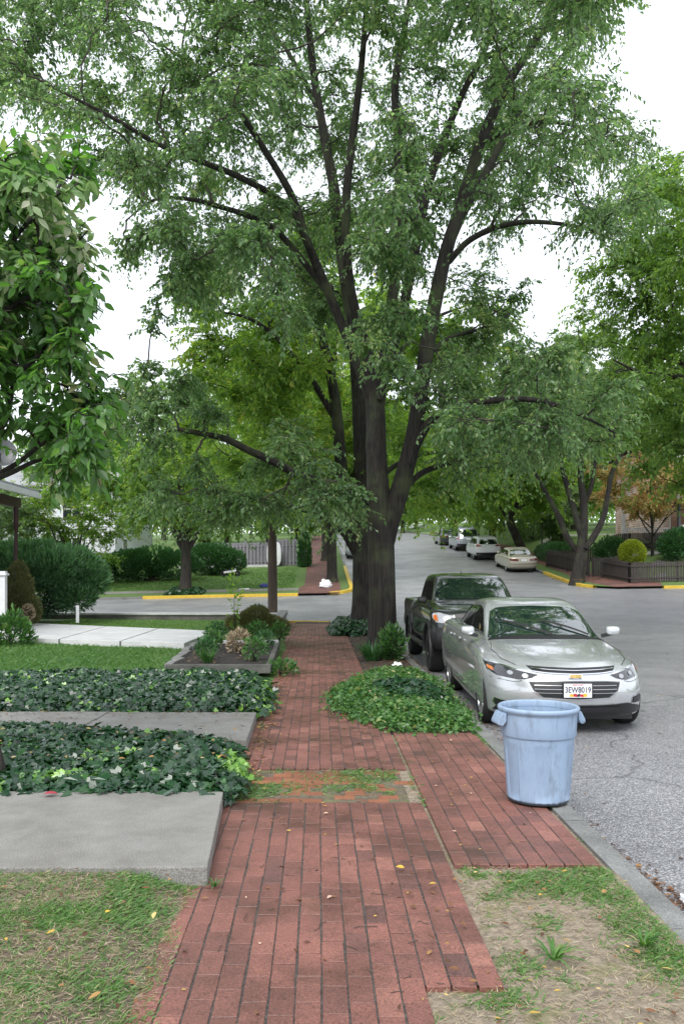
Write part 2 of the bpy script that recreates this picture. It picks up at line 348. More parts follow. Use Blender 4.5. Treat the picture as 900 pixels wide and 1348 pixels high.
class MB:
    """collects shapes into one mesh"""
    def __init__(s): s.v = []; s.f = []
    def add(s, v, f):
        b = len(s.v); s.v += [tuple(p) for p in v]; s.f += [tuple(i + b for i in q) for q in f]; return s
    def box(s, x0, x1, y0, y1, z0, z1):
        return s.add([(x0, y0, z0), (x1, y0, z0), (x1, y1, z0), (x0, y1, z0), (x0, y0, z1), (x1, y0, z1), (x1, y1, z1), (x0, y1, z1)],
                     [(0, 3, 2, 1), (4, 5, 6, 7), (0, 1, 5, 4), (1, 2, 6, 5), (2, 3, 7, 6), (3, 0, 4, 7)])
    def bar(s, a, b, w, h, up=(0, 0, 1)):
        a = Vector(a); b = Vector(b); d = (b - a).normalized(); u = Vector(up)
        x = d.cross(u)
        if x.length < 1e-4: x = d.cross(Vector((1, 0, 0)))
        x.normalize(); z = x.cross(d).normalized()
        P = [p + x * i * w / 2 + z * j * h / 2 for p in (a, b) for i, j in ((-1, -1), (1, -1), (1, 1), (-1, 1))]
        return s.add(P, [(0, 3, 2, 1), (4, 5, 6, 7), (0, 1, 5, 4), (1, 2, 6, 5), (2, 3, 7, 6), (3, 0, 4, 7)])
    def tube(s, pts, rad, k=8, caps=True):
        V, Q = tube_arrays([np.array(pts, float)], [np.array(rad, float) if np.ndim(rad) else np.full(len(pts), rad)], k)
        b = len(s.v); s.v += [tuple(p) for p in V]; s.f += [tuple(int(i) + b for i in q) for q in Q]
        if caps:
            n = len(pts); s.f.append(tuple(b + i for i in range(k))[::-1]); s.f.append(tuple(b + (n - 1) * k + i for i in range(k)))
        return s
    def lathe(s, prof, c=(0, 0, 0), k=32, axis='z'):
        V = []
        for r, z in prof:
            for i in range(k):
                a = 2 * math.pi * i / k
                p = (r * math.cos(a), r * math.sin(a), z)
                if axis == 'x': p = (p[2], p[0], p[1])
                elif axis == 'y': p = (p[0], p[2], p[1])
                V.append((p[0] + c[0], p[1] + c[1], p[2] + c[2]))
        n = len(prof)
        return s.add(V, [(j * k + i, j * k + (i + 1) % k, (j + 1) * k + (i + 1) % k, (j + 1) * k + i) for j in range(n - 1) for i in range(k)])
    def build(s, name, m, parent=None, smooth=None, bevel=0., recalc=True):
        me = bpy.data.meshes.new(name); me.from_pydata(s.v, [], s.f)
        bm = bmesh.new(); bm.from_mesh(me)
        if recalc: bmesh.ops.recalc_face_normals(bm, faces=bm.faces)
        if bevel: bmesh.ops.bevel(bm, geom=[e for e in bm.edges if len(e.link_faces) == 2 and e.calc_face_angle(0) > .6], offset=bevel, segments=2, affect='EDGES', profile=.6)
        bm.to_mesh(me); bm.free()
        if smooth:
            me.polygons.foreach_set('use_smooth', [True] * len(me.polygons)); me.set_sharp_from_angle(angle=R(smooth))
        return link(name, me, m, parent)


def catmull(P, n=6):
    P = np.asarray(P, float)
    A = np.vstack([2 * P[0] - P[1], P, 2 * P[-1] - P[-2]])
    out = []
    for i in range(1, len(A) - 2):
        p0, p1, p2, p3 = A[i - 1], A[i], A[i + 1], A[i + 2]
        for t in np.linspace(0, 1, n, endpoint=False):
            out.append(.5 * ((2 * p1) + (-p0 + p2) * t + (2 * p0 - 5 * p1 + 4 * p2 - p3) * t * t + (-p0 + 3 * p1 - 3 * p2 + p3) * t ** 3))
    out.append(A[-2])
    return np.array(out)


def tube_arrays(polys, rads, k=8):
    VV = []; FF = []; b = 0
    for P, r in zip(polys, rads):
        n = len(P)
        T = np.gradient(P, axis=0); T /= np.linalg.norm(T, axis=1, keepdims=True) + 1e-9
        d = T.mean(0); ref = np.array((1, 0, 0.)) if abs(d[0]) < .7 * np.linalg.norm(d) + 1e-9 else np.array((0, 1, 0.))
        U = np.cross(T, ref); U /= np.linalg.norm(U, axis=1, keepdims=True) + 1e-9
        Vv = np.cross(T, U)
        a = np.arange(k) * 2 * np.pi / k
        ring = P[:, None] + r[:, None, None] * (np.cos(a)[None, :, None] * U[:, None] + np.sin(a)[None, :, None] * Vv[:, None])
        VV.append(ring.reshape(-1, 3))
        i = np.arange(n - 1)[:, None] * k; j = np.arange(k)[None]
        q = np.stack([i + j, i + (j + 1) % k, i + k + (j + 1) % k, i + k + j], -1).reshape(-1, 4) + b
        FF.append(q); b += n * k
    return np.concatenate(VV), np.concatenate(FF)


def tubes_vec(P, Rr, k=3):
    """P (n,m,3), Rr (n,m)"""
    n, m, _ = P.shape
    D = P[:, -1] - P[:, 0]; D /= np.linalg.norm(D, axis=1, keepdims=True) + 1e-9
    ref = np.where(np.abs(D[:, :1]) < .7, np.array([[1., 0, 0]]), np.array([[0, 1., 0]]))
    U = np.cross(D, ref); U /= np.linalg.norm(U, axis=1, keepdims=True) + 1e-9
    V = np.cross(D, U)
    a = np.arange(k) * 2 * np.pi / k
    ring = P[:, :, None] + Rr[:, :, None, None] * (np.cos(a)[None, None, :, None] * U[:, None, None] + np.sin(a)[None, None, :, None] * V[:, None, None])
    VV = ring.reshape(-1, 3)
    b = (np.arange(n) * m * k)[:, None, None]; i = (np.arange(m - 1) * k)[None, :, None]; j = np.arange(k)[None, None]
    q = np.stack([b + i + j, b + i + (j + 1) % k, b + i + k + (j + 1) % k, b + i + k + j], -1).reshape(-1, 4)
    return VV, q


SHAPES = {
    'diamond': ([(0, 0, 0), (.5, .45, .14), (0, 1, -.05), (-.5, .45, .14)], [(0, 1, 2, 3)]),
    'oval': ([(0, 0, 0), (.42, .25, .1), (.5, .5, .13), (.28, .8, .07), (0, 1.05, -.1), (-.28, .8, .07), (-.5, .5, .13), (-.42, .25, .1), (0, .5, 0)],
             [(0, 1, 2, 8), (8, 2, 3, 4), (8, 4, 5, 6), (0, 8, 6, 7)]),
    'ivy': ([(0, 0, 0), (.3, -.12, .05), (.55, .18, .1), (.28, .38, .05), (.36, .72, .06), (.13, .62, .02), (0, 1.08, -.06), (-.13, .62, .02), (-.36, .72, .06), (-.28, .38, .05), (-.55, .18, .1), (-.3, -.12, .05)],
            [(0, 1, 2, 3), (0, 3, 4, 5), (0, 5, 6, 7), (0, 7, 8, 9), (0, 9, 10, 11)]),
    'blade': ([(-.5, 0, 0), (.5, 0, 0), (.28, .6, .6), (0, 1, 2.2)], [(0, 1, 2, 3)]),
}


def leaves(P, D, N, L, Wd, rnd, shape='diamond'):
    tv, tf = SHAPES[shape]; tv = np.array(tv, float); tf = np.array(tf)
    D = D / (np.linalg.norm(D, axis=1, keepdims=True) + 1e-9)
    S = np.cross(D, N); S /= np.linalg.norm(S, axis=1, keepdims=True) + 1e-9
    N = np.cross(S, D)
    V = P[:, None] + tv[None, :, 0, None] * (S * Wd[:, None])[:, None] + tv[None, :, 1, None] * (D * L[:, None])[:, None] + tv[None, :, 2, None] * (N * Wd[:, None])[:, None]
    n, k = len(P), len(tv)
    Q = (tf[None] + (np.arange(n) * k)[:, None, None]).reshape(-1, tf.shape[1])
    return V.reshape(-1, 3), Q, np.repeat(rnd, len(tf))


def rdir(n):
    v = rng.normal(size=(n, 3)); return v / np.linalg.norm(v, axis=1, keepdims=True)


def sheet(name, outline, zf, spacing, m, kind='structure', grid=None, smooth=True):
    """a ground sheet: outline (x,y) list, filled with a regular grid and set to height zf(x, y)"""
    O = np.array(outline, float); pts = []; 
    for a, b in zip(O, np.roll(O, -1, 0)):
        n = max(1, int(np.linalg.norm(b - a) / spacing))
        pts += [a + (b - a) * t for t in np.arange(n) / n]
    nb = len(pts)
    edges = [(i, (i + 1) % nb) for i in range(nb)]
    xs = np.arange(O[:, 0].min() + spacing / 2, O[:, 0].max(), spacing); ys = np.arange(O[:, 1].min() + spacing / 2, O[:, 1].max(), spacing)
    gx, gy = np.meshgrid(xs, ys); G = np.stack([gx.ravel(), gy.ravel()], 1)
    G = G[inside(G, O)]
    B = np.array(pts)
    if len(G):
        keep = np.ones(len(G), bool)
        for i in range(0, len(G), 2000):
            keep[i:i + 2000] = (np.linalg.norm(G[i:i + 2000, None] - B[None], axis=2).min(1) > spacing * .3)
        G = G[keep]
    A = [Vector(p) for p in pts] + [Vector(p) for p in G]
    r = geometry.delaunay_2d_cdt(A, edges, [], 1, 1e-5)
    V = np.array([(p.x, p.y) for p in r[0]]); Fc = [tuple(f) for f in r[2]]
    Z = zf(V[:, 0], V[:, 1])
    me = np_mesh(name, np.column_stack([V, Z]), np.array(Fc), smooth=smooth)
    bm = bmesh.new(); bm.from_mesh(me)
    for f in bm.faces:
        if f.normal.z < 0: f.normal_flip()
    bm.to_mesh(me); bm.free()
    o = link(name, me, m)
    if kind: o['kind'] = kind
    return o


def inside(G, O):
    x, y = G[:, 0], G[:, 1]; r = np.zeros(len(G), bool)
    for (x0, y0), (x1, y1) in zip(O, np.roll(O, -1, 0)):
        c = ((y0 > y) != (y1 > y)) & (x < (x1 - x0) * (y - y0) / (y1 - y0 + 1e-12) + x0)
        r ^= c
    return r


def in_poly_sample(O, n, spacing_fn=None):
    O = np.array(O, float); out = []
    lo, hi = O.min(0), O.max(0)
    while sum(len(o) for o in out) < n:
        G = lo + rng.random((n * 2, 2)) * (hi - lo); out.append(G[inside(G, O)])
    return np.concatenate(out)[:n]


# ------------------------------------------------------------------ ground, road, blocks, kerbs
def far_grid():
    xs = np.concatenate([np.linspace(-400, -60, 10), np.linspace(-50, 50, 41), np.linspace(60, 400, 10)])
    ys = np.concatenate([np.linspace(-60, 20, 9), np.linspace(24, 100, 39), np.linspace(110, 600, 25)])
    X, Y = np.meshgrid(xs, ys)
    Z = base_z(X, Y) - .06
    n, m = X.shape
    i = np.arange(n - 1)[:, None] * m; j = np.arange(m - 1)[None]
    q = np.stack([i + j, i + j + 1, i + m + j + 1, i + m + j], -1).reshape(-1, 4)
    return np_mesh('ground', np.stack([X, Y, Z], -1).reshape(-1, 3), q, smooth=True)


tag(link('ground', far_grid(), M['far_lawn']), kind='structure')


def strip_grid(name, x0, x1, y0, y1, sx, sy, zoff, m):
    xs = np.linspace(x0, x1, int((x1 - x0) / sx) + 2); ys = np.linspace(y0, y1, int((y1 - y0) / sy) + 2)
    X, Y = np.meshgrid(xs, ys); Z = base_z(X, Y) + zoff
    n, k = X.shape
    i = np.arange(n - 1)[:, None] * k; j = np.arange(k - 1)[None]
    q = np.stack([i + j, i + j + 1, i + k + j + 1, i + k + j], -1).reshape(-1, 4)
    return tag(link(name, np_mesh(name, np.stack([X, Y, Z], -1).reshape(-1, 3), q, smooth=True), m), kind='structure')


strip_grid('road', -70, 70, -40, 260, 2., 1., 0., M['asphalt'])


def arc(cx, cy, r, a0, a1, n=8):
    return [(cx + r * math.cos(R(a)), cy + r * math.sin(R(a))) for a in np.linspace(a0, a1, n)]


XL, XR, YN, YF = 1.82, 13.2, 28.7, 42.0
K_NL = [(XL, -30)] + arc(XL - 2.5, YN - 2.5, 2.5, 0, 90) + [(-60, YN)]
K_FL = [(-60, YF)] + arc(XL - 2.2, YF + 2.2, 2.2, -90, 0) + [(XL, 240)]
K_FR = [(XR, 240)] + arc(XR + 2.4, YF + 2.4, 2.4, 180, 270) + [(60, YF)]
K_NR = [(60, YN)] + arc(XR + 2.5, YN - 2.5, 2.5, 90, 180) + [(XR, -30)]


def offset_path(P, d):
    P = np.array(P, float); T = np.gradient(P, axis=0); T /= np.linalg.norm(T, axis=1, keepdims=True)
    out = []
    for i in range(len(P)):
        if i == 0: t = P[1] - P[0]
        elif i == len(P) - 1: t = P[-1] - P[-2]
        else:
            a = P[i] - P[i - 1]; b = P[i + 1] - P[i]; t = a / np.linalg.norm(a) + b / np.linalg.norm(b)
        t /= np.linalg.norm(t); out.append(P[i] + d * np.array((-t[1], t[0])))
    return np.array(out)


def resample(P, step):
    P = np.array(P, float); d = np.r_[0, np.cumsum(np.linalg.norm(np.diff(P, axis=0), axis=1))]
    n = max(2, int(d[-1] / step) + 1); s = np.linspace(0, d[-1], n)
    return np.stack([np.interp(s, d, P[:, 0]), np.interp(s, d, P[:, 1])], 1)


def kerb(name, P, m, step=1.0, top=.124, w=.15, stones=None):
    P = resample(P, step); I = offset_path(P, w)
    mb = MB()
    def zz(p): return float(base_z(p[0], p[1]))
    segs = [(i, i + 1) for i in range(len(P) - 1)]
    for a, b in segs:
        g = .0
        o0, o1, i0, i1 = P[a], P[b], I[a], I[b]
        if stones:
            t = (o1 - o0) / np.linalg.norm(o1 - o0) * .007; o0 = o0 + t; i0 = i0 + t; o1 = o1 - t; i1 = i1 - t
        j = rng.normal() * .004 if stones else 0
        z0, z1 = zz(o0) + j, zz(o1) + j * .5
        ch = .012
        c0 = o0 + (i0 - o0) / w * ch; c1 = o1 + (i1 - o1) / w * ch
        V = [(*o0, z0 - .05), (*o1, z1 - .05), (*o1, z1 + top - ch), (*o0, z0 + top - ch), (*c0, z0 + top), (*c1, z1 + top), (*i1, z1 + top), (*i0, z0 + top), (*i1, z1 - .05), (*i0, z0 - .05)]
        Fc = [(0, 1, 2, 3), (3, 2, 5, 4), (4, 5, 6, 7), (7, 6, 8, 9)]
        if stones: Fc += [(0, 3, 4, 7, 9), (1, 8, 6, 5, 2)]
        mb.add(V, Fc)
    return tag(mb.build(name, m), kind='structure')


# near-left kerb of long granite stones, then the bend; painted yellow on the corners
kerb('kerb', [(XL, -3), (XL, 23.5)], M['granite'], 1.75, stones=True)
kerb('kerb', [(XL, 23.5)] + K_NL[1:6], M['granite'], .6)
kerb('yellow_kerb', K_NL[6:9] + [(-1.4, YN)], M['yellow'], .6, top=.126)
kerb('kerb', [(-1.4, YN), (-60, YN)], M['granite'], 2.)
kerb('kerb', [(-60, YF), (-8.6, YF)], M['granite'], 2.)
kerb('yellow_kerb', [(-8.6, YF), (-1.0, YF)], M['yellow'], 1., top=.15, w=.2)
kerb('yellow_kerb', K_FL[3:9] + [(XL, 56)], M['yellow'], .8, top=.15, w=.2)
kerb('kerb', [(XL, 56), (XL, 200)], M['granite'], 2.)
kerb('kerb', [(XR, 200), (XR, 50.5)], M['granite'], 2.)
kerb('yellow_kerb', [(XR, 50.5)] + K_FR[1:5], M['yellow'], .8, top=.15, w=.2)
kerb('yellow_kerb', [(16.9, YF), (30, YF)], M['yellow'], 1., top=.15, w=.2)
kerb('kerb', K_NR, M['granite'], 2.)


def blk(x, y): return base_z(x, y) + .115


# near-left block: walk strip of soil beside the street, and the raised front yards
def strip_z(x, y):
    verge = ss(.72, .86, x) * (1 - ss(4.85, 4.95, y)) + ss(.38, .46, x) * (1 - ss(3.42, 3.5, y))
    return base_z(x, y) + .10 + np.clip(verge, 0, 1) * (.022 + .025 * (fbm(x * 3, y * 3) - .5)) + .03 * ss(.85, 1.1, x) * ss(9.0, 9.4, y)


arcNL = [tuple(p) for p in offset_path(K_NL, .149)]
sheet('verge', [(-.75, -6), (1.672, -6), (1.672, 9)] + [(-.75, 9)], strip_z, .09, M['verge'])
sheet('verge', [(-.75, 9), (1.672, 9)] + [p for p in arcNL[1:-1]] + [(-.75, 28.55)], strip_z, .4, M['soil'])


def yard_edge(y): return -.66 + .05 * (fbm(np.asarray(y) * 2.3, np.asarray(y) * 0 + 4.) - .5) - .12 * ss(3.2, 6, y) * 0


def yard_z(x, y):
    e = ss(-.64, -1.05, x)
    return base_z(x, y) + .112 + .075 * e + .03 * (fbm(x * 2, y * 2) - .5) * e + .012 * np.clip(-x - 4, 0, 20)


ye = np.arange(-4, 28.4, .12)
near_edge = [(float(-.585 - .10 * ss(3.6, 6.0, y) + .075 * (fbm(y * 3.1, 3.3) - .5)), float(y)) for y in ye if y < 4.7]
far_edge = [(-.70, 4.8), (-.70, 19), (-.95, 22), (-1.0, 28.5)]
sheet('yard', [(-6, -4)] + near_edge + [(-.70, 4.8), (-.70, 6.3), (-6, 6.3)], yard_z, .1, M['yard'])
sheet('yard', [(-40, 6.3), (-.70, 6.3), (-.70, 19), (-.95, 22), (-1.0, 28.5), (-40, 28.5)], yard_z, .5, M['lawn'])
sheet('yard', [(-40, -20), (-6, -20), (-6, 6.3), (-40, 6.3)], yard_z, 1.5, M['yard'])

# far blocks and the near-right block
sheet('lawn', [(-58, YF + .15)] + [tuple(p) for p in offset_path(K_FL, .15)[1:-1]] + [(XL - .15, 140), (-58, 140)], blk, 1.6, M['far_lawn'])
sheet('lawn', [(XR + .15, 140)] + [tuple(p) for p in offset_path(K_FR, .15)[1:-1]] + [(58, YF + .15), (58, 140)], blk, 1.6, M['far_lawn'])
sheet('lawn', [(58, YN - .15)] + [tuple(p) for p in offset_path(K_NR, .15)[1:-1]] + [(XR + .15, -20), (58, -20)], blk, 2., M['far_lawn'])


def path(name, outline, m, off=.122, sp=.7): return sheet(name, outline, lambda x, y: base_z(x, y) + off, sp, m)


path('sidewalk', [(-1.0, YF + .02), (1.0, YF + .02), (1.15, 44), (1.15, 110), (-.75, 110), (-.75, 46), (-1.0, 45)], M['brick_far'])
path('path', [(-30, 43.6), (-1.02, 43.6), (-1.02, 44.7), (-30, 44.7)], M['concrete'])
path('sidewalk', [(14.2, 110), (14.2, 49), (13.7, 46), (14.6, YF + .2), (16.9, YF + .2), (17.6, 44.2), (16.6, 46.5), (16.2, 49), (16.2, 110)], M['brick_far'])
path('path', [(17.6, 44.3), (40, 44.3), (40, 44.9), (17.6, 44.9)], M['concrete'])
path('path', [(17.8, 49.5), (25, 49.5), (25, 51.5), (17.8, 51.5)], M['pale_concrete'])
path('path', [(16.3, 66), (40, 66), (40, 67.5), (16.3, 67.5)], M['concrete'])

# ------------------------------------------------------------------ brick walk: every brick modelled
def bricks(name, items, m, parent=None):
    """items: (x0, x1, y0, y1, z) -> bevelled bricks in one mesh"""
    A = np.array(items, float); n = len(A); e = .002
    x0, x1, y0, y1, z = A.T
    tl = rng.normal(size=(n, 2)) * .0007
    def ring(ix, zz):
        out = []
        for sx, sy, X, Y in ((-1, -1, x0 + ix, y0 + ix), (1, -1, x1 - ix, y0 + ix), (1, 1, x1 - ix, y1 - ix), (-1, 1, x0 + ix, y1 - ix)):
            out.append(np.stack([X, Y, z + zz + tl[:, 0] * sx + tl[:, 1] * sy], -1))
        return out
    V = np.stack(ring(0, -.05) + ring(0, -e) + ring(e * .8, 0), 1)
    t = [(8, 9, 10, 11)]
    for a in (0, 4):
        t += [(a + i, a + (i + 1) % 4, a + 4 + (i + 1) % 4, a + 4 + i) for i in range(4)]
    t = np.array(t)
    Q = (t[None] + (np.arange(n) * 12)[:, None, None]).reshape(-1, 4)
    rnd = np.repeat(np.clip(rng.normal(.5, .2, n), 0, 1), len(t))
    return link(name, np_mesh(name, V.reshape(-1, 3), Q, rnd), m, parent)


cw, bl = .1065, .2165
M['joint'] = mat('sand_and_dust_joint', (.03, .026, .022), .95, .2, 30, .6, 200, c2=(.11, .096, .085))

items = []
for k in range(14):
    x1 = .755 - k * cw; x0 = x1 - cw + .008
    y = -3 + (k % 2) * bl / 2 + rng.normal() * .01
    while y < 28.2:
        y1 = y + bl - .006
        lo = y; hi = y1
        ok = True
        if x1 > .45 and lo < 3.5: ok = hi > 3.56; lo = max(lo, 3.5)
        if lo < 7.39 and hi > 6.3:
            if lo < 6.27: hi = min(hi, 6.3)
            elif hi > 7.43: lo = max(lo, 7.39)
            else: ok = False
        if y > 19 and x1 > .72 - (y - 19) * .02: pass
        if ok and hi - lo > .04:
            zz = float(base_z(0, 0)) + .12 + .016 * (fbm(x0 * .8 + 5, y * .6) - .5) + rng.normal() * .0006
            jx = rng.normal() * .0015
            items.append((x0 + jx, x1 + jx, lo, hi, zz))
        y += bl
for k in range(13, 16):                          # widens towards the corner
    x1 = .755 - k * cw; x0 = x1 - cw + .007
    y = 17 + (k - 13) * 1.3 + (k % 2) * bl / 2
    while y < 28.2:
        if k > 13: items.append((x0, x1, y, y + bl - .006, 0))
        y += bl
tag(bricks('sidewalk', items, M['brick']), kind='structure')
items = []
for k in range(8):
    x0 = .785 + k * cw + (0 if k else .0); x1 = x0 + cw - .008
    y = 4.95 + (-(k % 2) * bl / 2)
    while y < 9.0:
        lo, hi = max(y, 4.95), min(y + bl - .006, 9.02)
        if hi - lo > .04: items.append((x0, x1, lo, hi, .004 + .014 * (fbm(x0 * 1.3 + 15, y * .9) - .5) + rng.normal() * .0009))
        y += bl
tag(bricks('brick_apron', items, M['brick']), kind='structure')
items = []
for r_ in range(9):                               # old strip of loose orange bricks laid the other way
    y0 = 6.34 + r_ * .113
    for c_ in range(8):
        x0 = -.62 + c_ * .165 + (r_ % 2) * .08
        if rng.random() < (.9 if -.3 < x0 < .38 else .3):
            items.append((x0, x0 + .155, y0, y0 + .105, -.014 + rng.normal() * .003))
tag(bricks('brick_patch', items, M['orange_brick']), kind='structure')

jz = lambda x, y: .016 * (fbm(x * .8 + 5, y * .6) - .5) - .0042
sheet('joint_sand', [(-.62, -3), (.41, -3), (.41, 3.52), (.75, 3.52), (.75, 6.29), (-.68, 6.29), (-.68, 4)], jz, .11, M['joint'])
sheet('joint_sand', [(-.69, 7.41), (.75, 7.41), (.75, 27.8), (-.69, 27.8)], jz, .16, M['joint'])
sheet('joint_sand', [(.79, 4.97), (1.63, 4.97), (1.63, 9.0), (.79, 9.0)], lambda x, y: .004 + .014 * (fbm(x * 1.3 + 15, y * .9) - .5) - .0042, .1, M['joint'])
# ------------------------------------------------------------------ concrete slabs of the front walks
def slab(name, corners, z0, z1, m):
    mb = MB(); n = len(corners)
    mb.add([(x, y, z0) for x, y in corners] + [(x, y, z1) for x, y in corners],
           [tuple(range(n))[::-1], tuple(range(n, 2 * n))] + [(i, (i + 1) % n, n + (i + 1) % n, n + i) for i in range(n)])
    return tag(mb.build(name, m, bevel=.008), kind='structure')


slab('path', [(-2.9, 4.62), (-.60, 4.64), (-.69, 6.24), (-2.9, 6.24)], -.05, .10, M['concrete'])
slab('path', [(-6, 4.62), (-2.91, 4.62), (-2.91, 6.24), (-6, 6.24)], -.05, .105, M['concrete'])
slab('path', [(-2.45, 8.1), (-.68, 8.12), (-.70, 9.7), (-2.36, 9.72)], -.05, .105, M['concrete'])
slab('path', [(-6, 8.1), (-2.46, 8.1), (-2.37, 9.72), (-6, 9.72)], -.05, .11, M['concrete'])
for a_, b_ in ((0, .34), (.35, .69), (.70, 1.5)):
    A0 = np.array((-2.8, 17.9)); A1 = np.array((-7., 19.4)); B0 = np.array((-2.6, 21.6)); B1 = np.array((-7.2, 24.2))
    slab('path', [tuple(A0 + (A1 - A0) * a_), tuple(B0 + (B1 - B0) * a_), tuple(B0 + (B1 - B0) * b_), tuple(A0 + (A1 - A0) * b_)], -.02, .20, M['pale_concrete'])


# ------------------------------------------------------------------ trees
def limb_samples(limbs):
    P = []; Rr = []; D = []
    for pts, rad in limbs:
        t = np.gradient(pts, axis=0); t /= np.linalg.norm(t, axis=1, keepdims=True) + 1e-9
        P.append(pts); Rr.append(rad); D.append(t)
    return np.concatenate(P), np.concatenate(Rr), np.concatenate(D)


def smooth_limb(pts, r0, r1, n=6, wob=.0, power=1.):
    P = catmull(np.array(pts, float), n)
    if wob: P[1:-1] += rng.normal(size=(len(P) - 2, 3)) * wob
    t = np.linspace(0, 1, len(P))
    return P, r0 + (r1 - r0) * t ** power


def foliage(limbs, C, Cr, twigs=24, per=20, leaf=(.09, .045), droop=.35, shape='diamond', maxr=.12, spread=1., up=.25, min_r=.012, tsides=3, bright=None):
    """branches from the limbs to every clump, twigs in the clump, leaves along the twigs; returns wood and leaf arrays"""
    SP, SR, SD = limb_samples(limbs)
    keep = SR < maxr
    if keep.sum() < 3: keep = SR <= np.sort(SR)[min(len(SR) - 1, 20)]
    SP, SR, SD = SP[keep], SR[keep], SD[keep]
    n = len(C); m = 8; t = np.linspace(0, 1, m)[:, None]
    dmin = np.array([np.linalg.norm(SP - c, axis=1).min() for c in C])
    BR = np.zeros((n, m, 3)); rad = np.zeros((n, m))
    cap = len(SP) + n * m; AP = np.zeros((cap, 3)); AR = np.zeros(cap); AD = np.zeros((cap, 3)); k = len(SP)
    AP[:k], AR[:k], AD[:k] = SP, SR, SD
    for i in np.argsort(dmin):                   # every clump grows from the nearest wood that is already there
        c = C[i]; v = c - AP[:k]; d = np.linalg.norm(v, axis=1) + .9 * np.clip(AP[:k, 2] - c[2] + .2, 0, None) + .25 * (AR[:k] < .012)
        j = d.argmin(); A = AP[j]; L = np.linalg.norm(c - A) + 1e-6
        ra = max(min_r, min(AR[j] * .7, .012 + .011 * L))
        T = AD[j] * .45 + (c - A) / L * .55 + np.array((0, 0, .2)); B = A + T / np.linalg.norm(T) * L * .5
        E = c + rdir(1)[0] * Cr[i] * .3
        P = (1 - t) ** 2 * A + 2 * t * (1 - t) * B + t * t * E
        P[1:-1] += rng.normal(size=(m - 2, 3)) * .03 * min(L, 2)
        BR[i] = P; rad[i] = ra * (1 - np.linspace(0, 1, m)) ** .8 + min(.006, min_r)
        g = np.gradient(P, axis=0); g /= np.linalg.norm(g, axis=1, keepdims=True) + 1e-9
        AP[k:k + m - 2], AR[k:k + m - 2], AD[k:k + m - 2] = P[1:-1], rad[i, 1:-1], g[1:-1]; k += m - 2
    w1 = tubes_vec(BR, rad, 5)
    # twigs
    K = twigs; N = n * K; ci = np.repeat(np.arange(n), K)
    tt = .55 + .45 * rng.random(N); fi = tt * (m - 1); lo = np.minimum(fi.astype(int), m - 2); fr = (fi - lo)[:, None]
    S = BR[ci, lo] * (1 - fr) + BR[ci, lo + 1] * fr
    S += rdir(N) * (Cr[ci] * .25)[:, None]
    out = (BR[ci, -1] - BR[ci, -3]); out /= np.linalg.norm(out, axis=1, keepdims=True) + 1e-9
    dr = rdir(N) + out * .6 + np.array((0, 0, up)); dr[:, 2] *= .75; dr /= np.linalg.norm(dr, axis=1, keepdims=True)
    ln = Cr[ci] * (.55 + .75 * rng.random(N)) * spread
    mt = 5; s = np.linspace(0, 1, mt)[None, :, None]
    TW = S[:, None] + dr[:, None] * ln[:, None, None] * s + np.array((0, 0, -1.)) * (droop * ln * (.5 + rng.random(N)))[:, None, None] * s ** 2
    TW[:, 1:] += rng.normal(size=(N, mt - 1, 3)) * .02
    w2 = tubes_vec(TW, np.linspace(.0055, .0025, mt)[None].repeat(N, 0), tsides)
    # leaves
    Q = per; NL = N * Q; ti = np.repeat(np.arange(N), Q)
    u = np.tile((np.arange(Q) + .5) / Q, N) * .92 + .08 + rng.normal(size=NL) * .02
    fi = np.clip(u, 0, .999) * (mt - 1); lo = fi.astype(int); fr = (fi - lo)[:, None]
    P = TW[ti, lo] * (1 - fr) + TW[ti, lo + 1] * fr
    tang = TW[ti, lo + 1] - TW[ti, lo]; tang /= np.linalg.norm(tang, axis=1, keepdims=True) + 1e-9
    side = rdir(NL); side -= tang * (side * tang).sum(1, keepdims=True); side[:, 2] *= .6
    D = tang * .55 + side + np.array((0, 0, -.35 - .4 * droop)); 
    Nn = rdir(NL) * .75 + np.array((0, 0, 1.)); 
    sz = .65 + .6 * rng.random(NL)
    if bright is None: bb = rng.normal(size=n) * .1
    else: bb = bright
    rnd = np.clip(rng.normal(.44, .25, NL) + bb[ci[ti]], 0, 1)
    lv = leaves(P + D * .012, D, Nn, leaf[0] * sz, leaf[1] * sz, rnd, shape)
    return w1, w2, lv


def merge(parts):
    V = []; Q = []; b = 0
    for v, q in parts: V.append(v); Q.append(q + b); b += len(v)
    return np.concatenate(V), np.concatenate(Q)


def make_tree(name, label, limbs, C, Cr, bark, leafm, base=None, flare=None, group=None, cat='tree', origin=None, **kw):
    o3 = np.array(origin if origin is not None else limbs[0][0][0], float)
    root = thing(name, label, cat, tuple(o3), 0, group)
    V, Q = tube_arrays([l[0] - o3 for l in limbs], [l[1] for l in limbs], 14)
    # bark ridges and root flare on the thick wood
    tr = link('trunk', np_mesh('trunk', V, Q, smooth=True), bark, root)
    w1, w2, lv = foliage(limbs, C, Cr, **kw)
    v, q = merge([w1, w2]); link('branches', np_mesh('branches', v - o3, q, smooth=True), bark if leafm is not M['leaf_big'] else M['twig'], root)
    link('crown', np_mesh('crown', lv[0] - o3, lv[1], lv[2]), leafm, root)
    return root


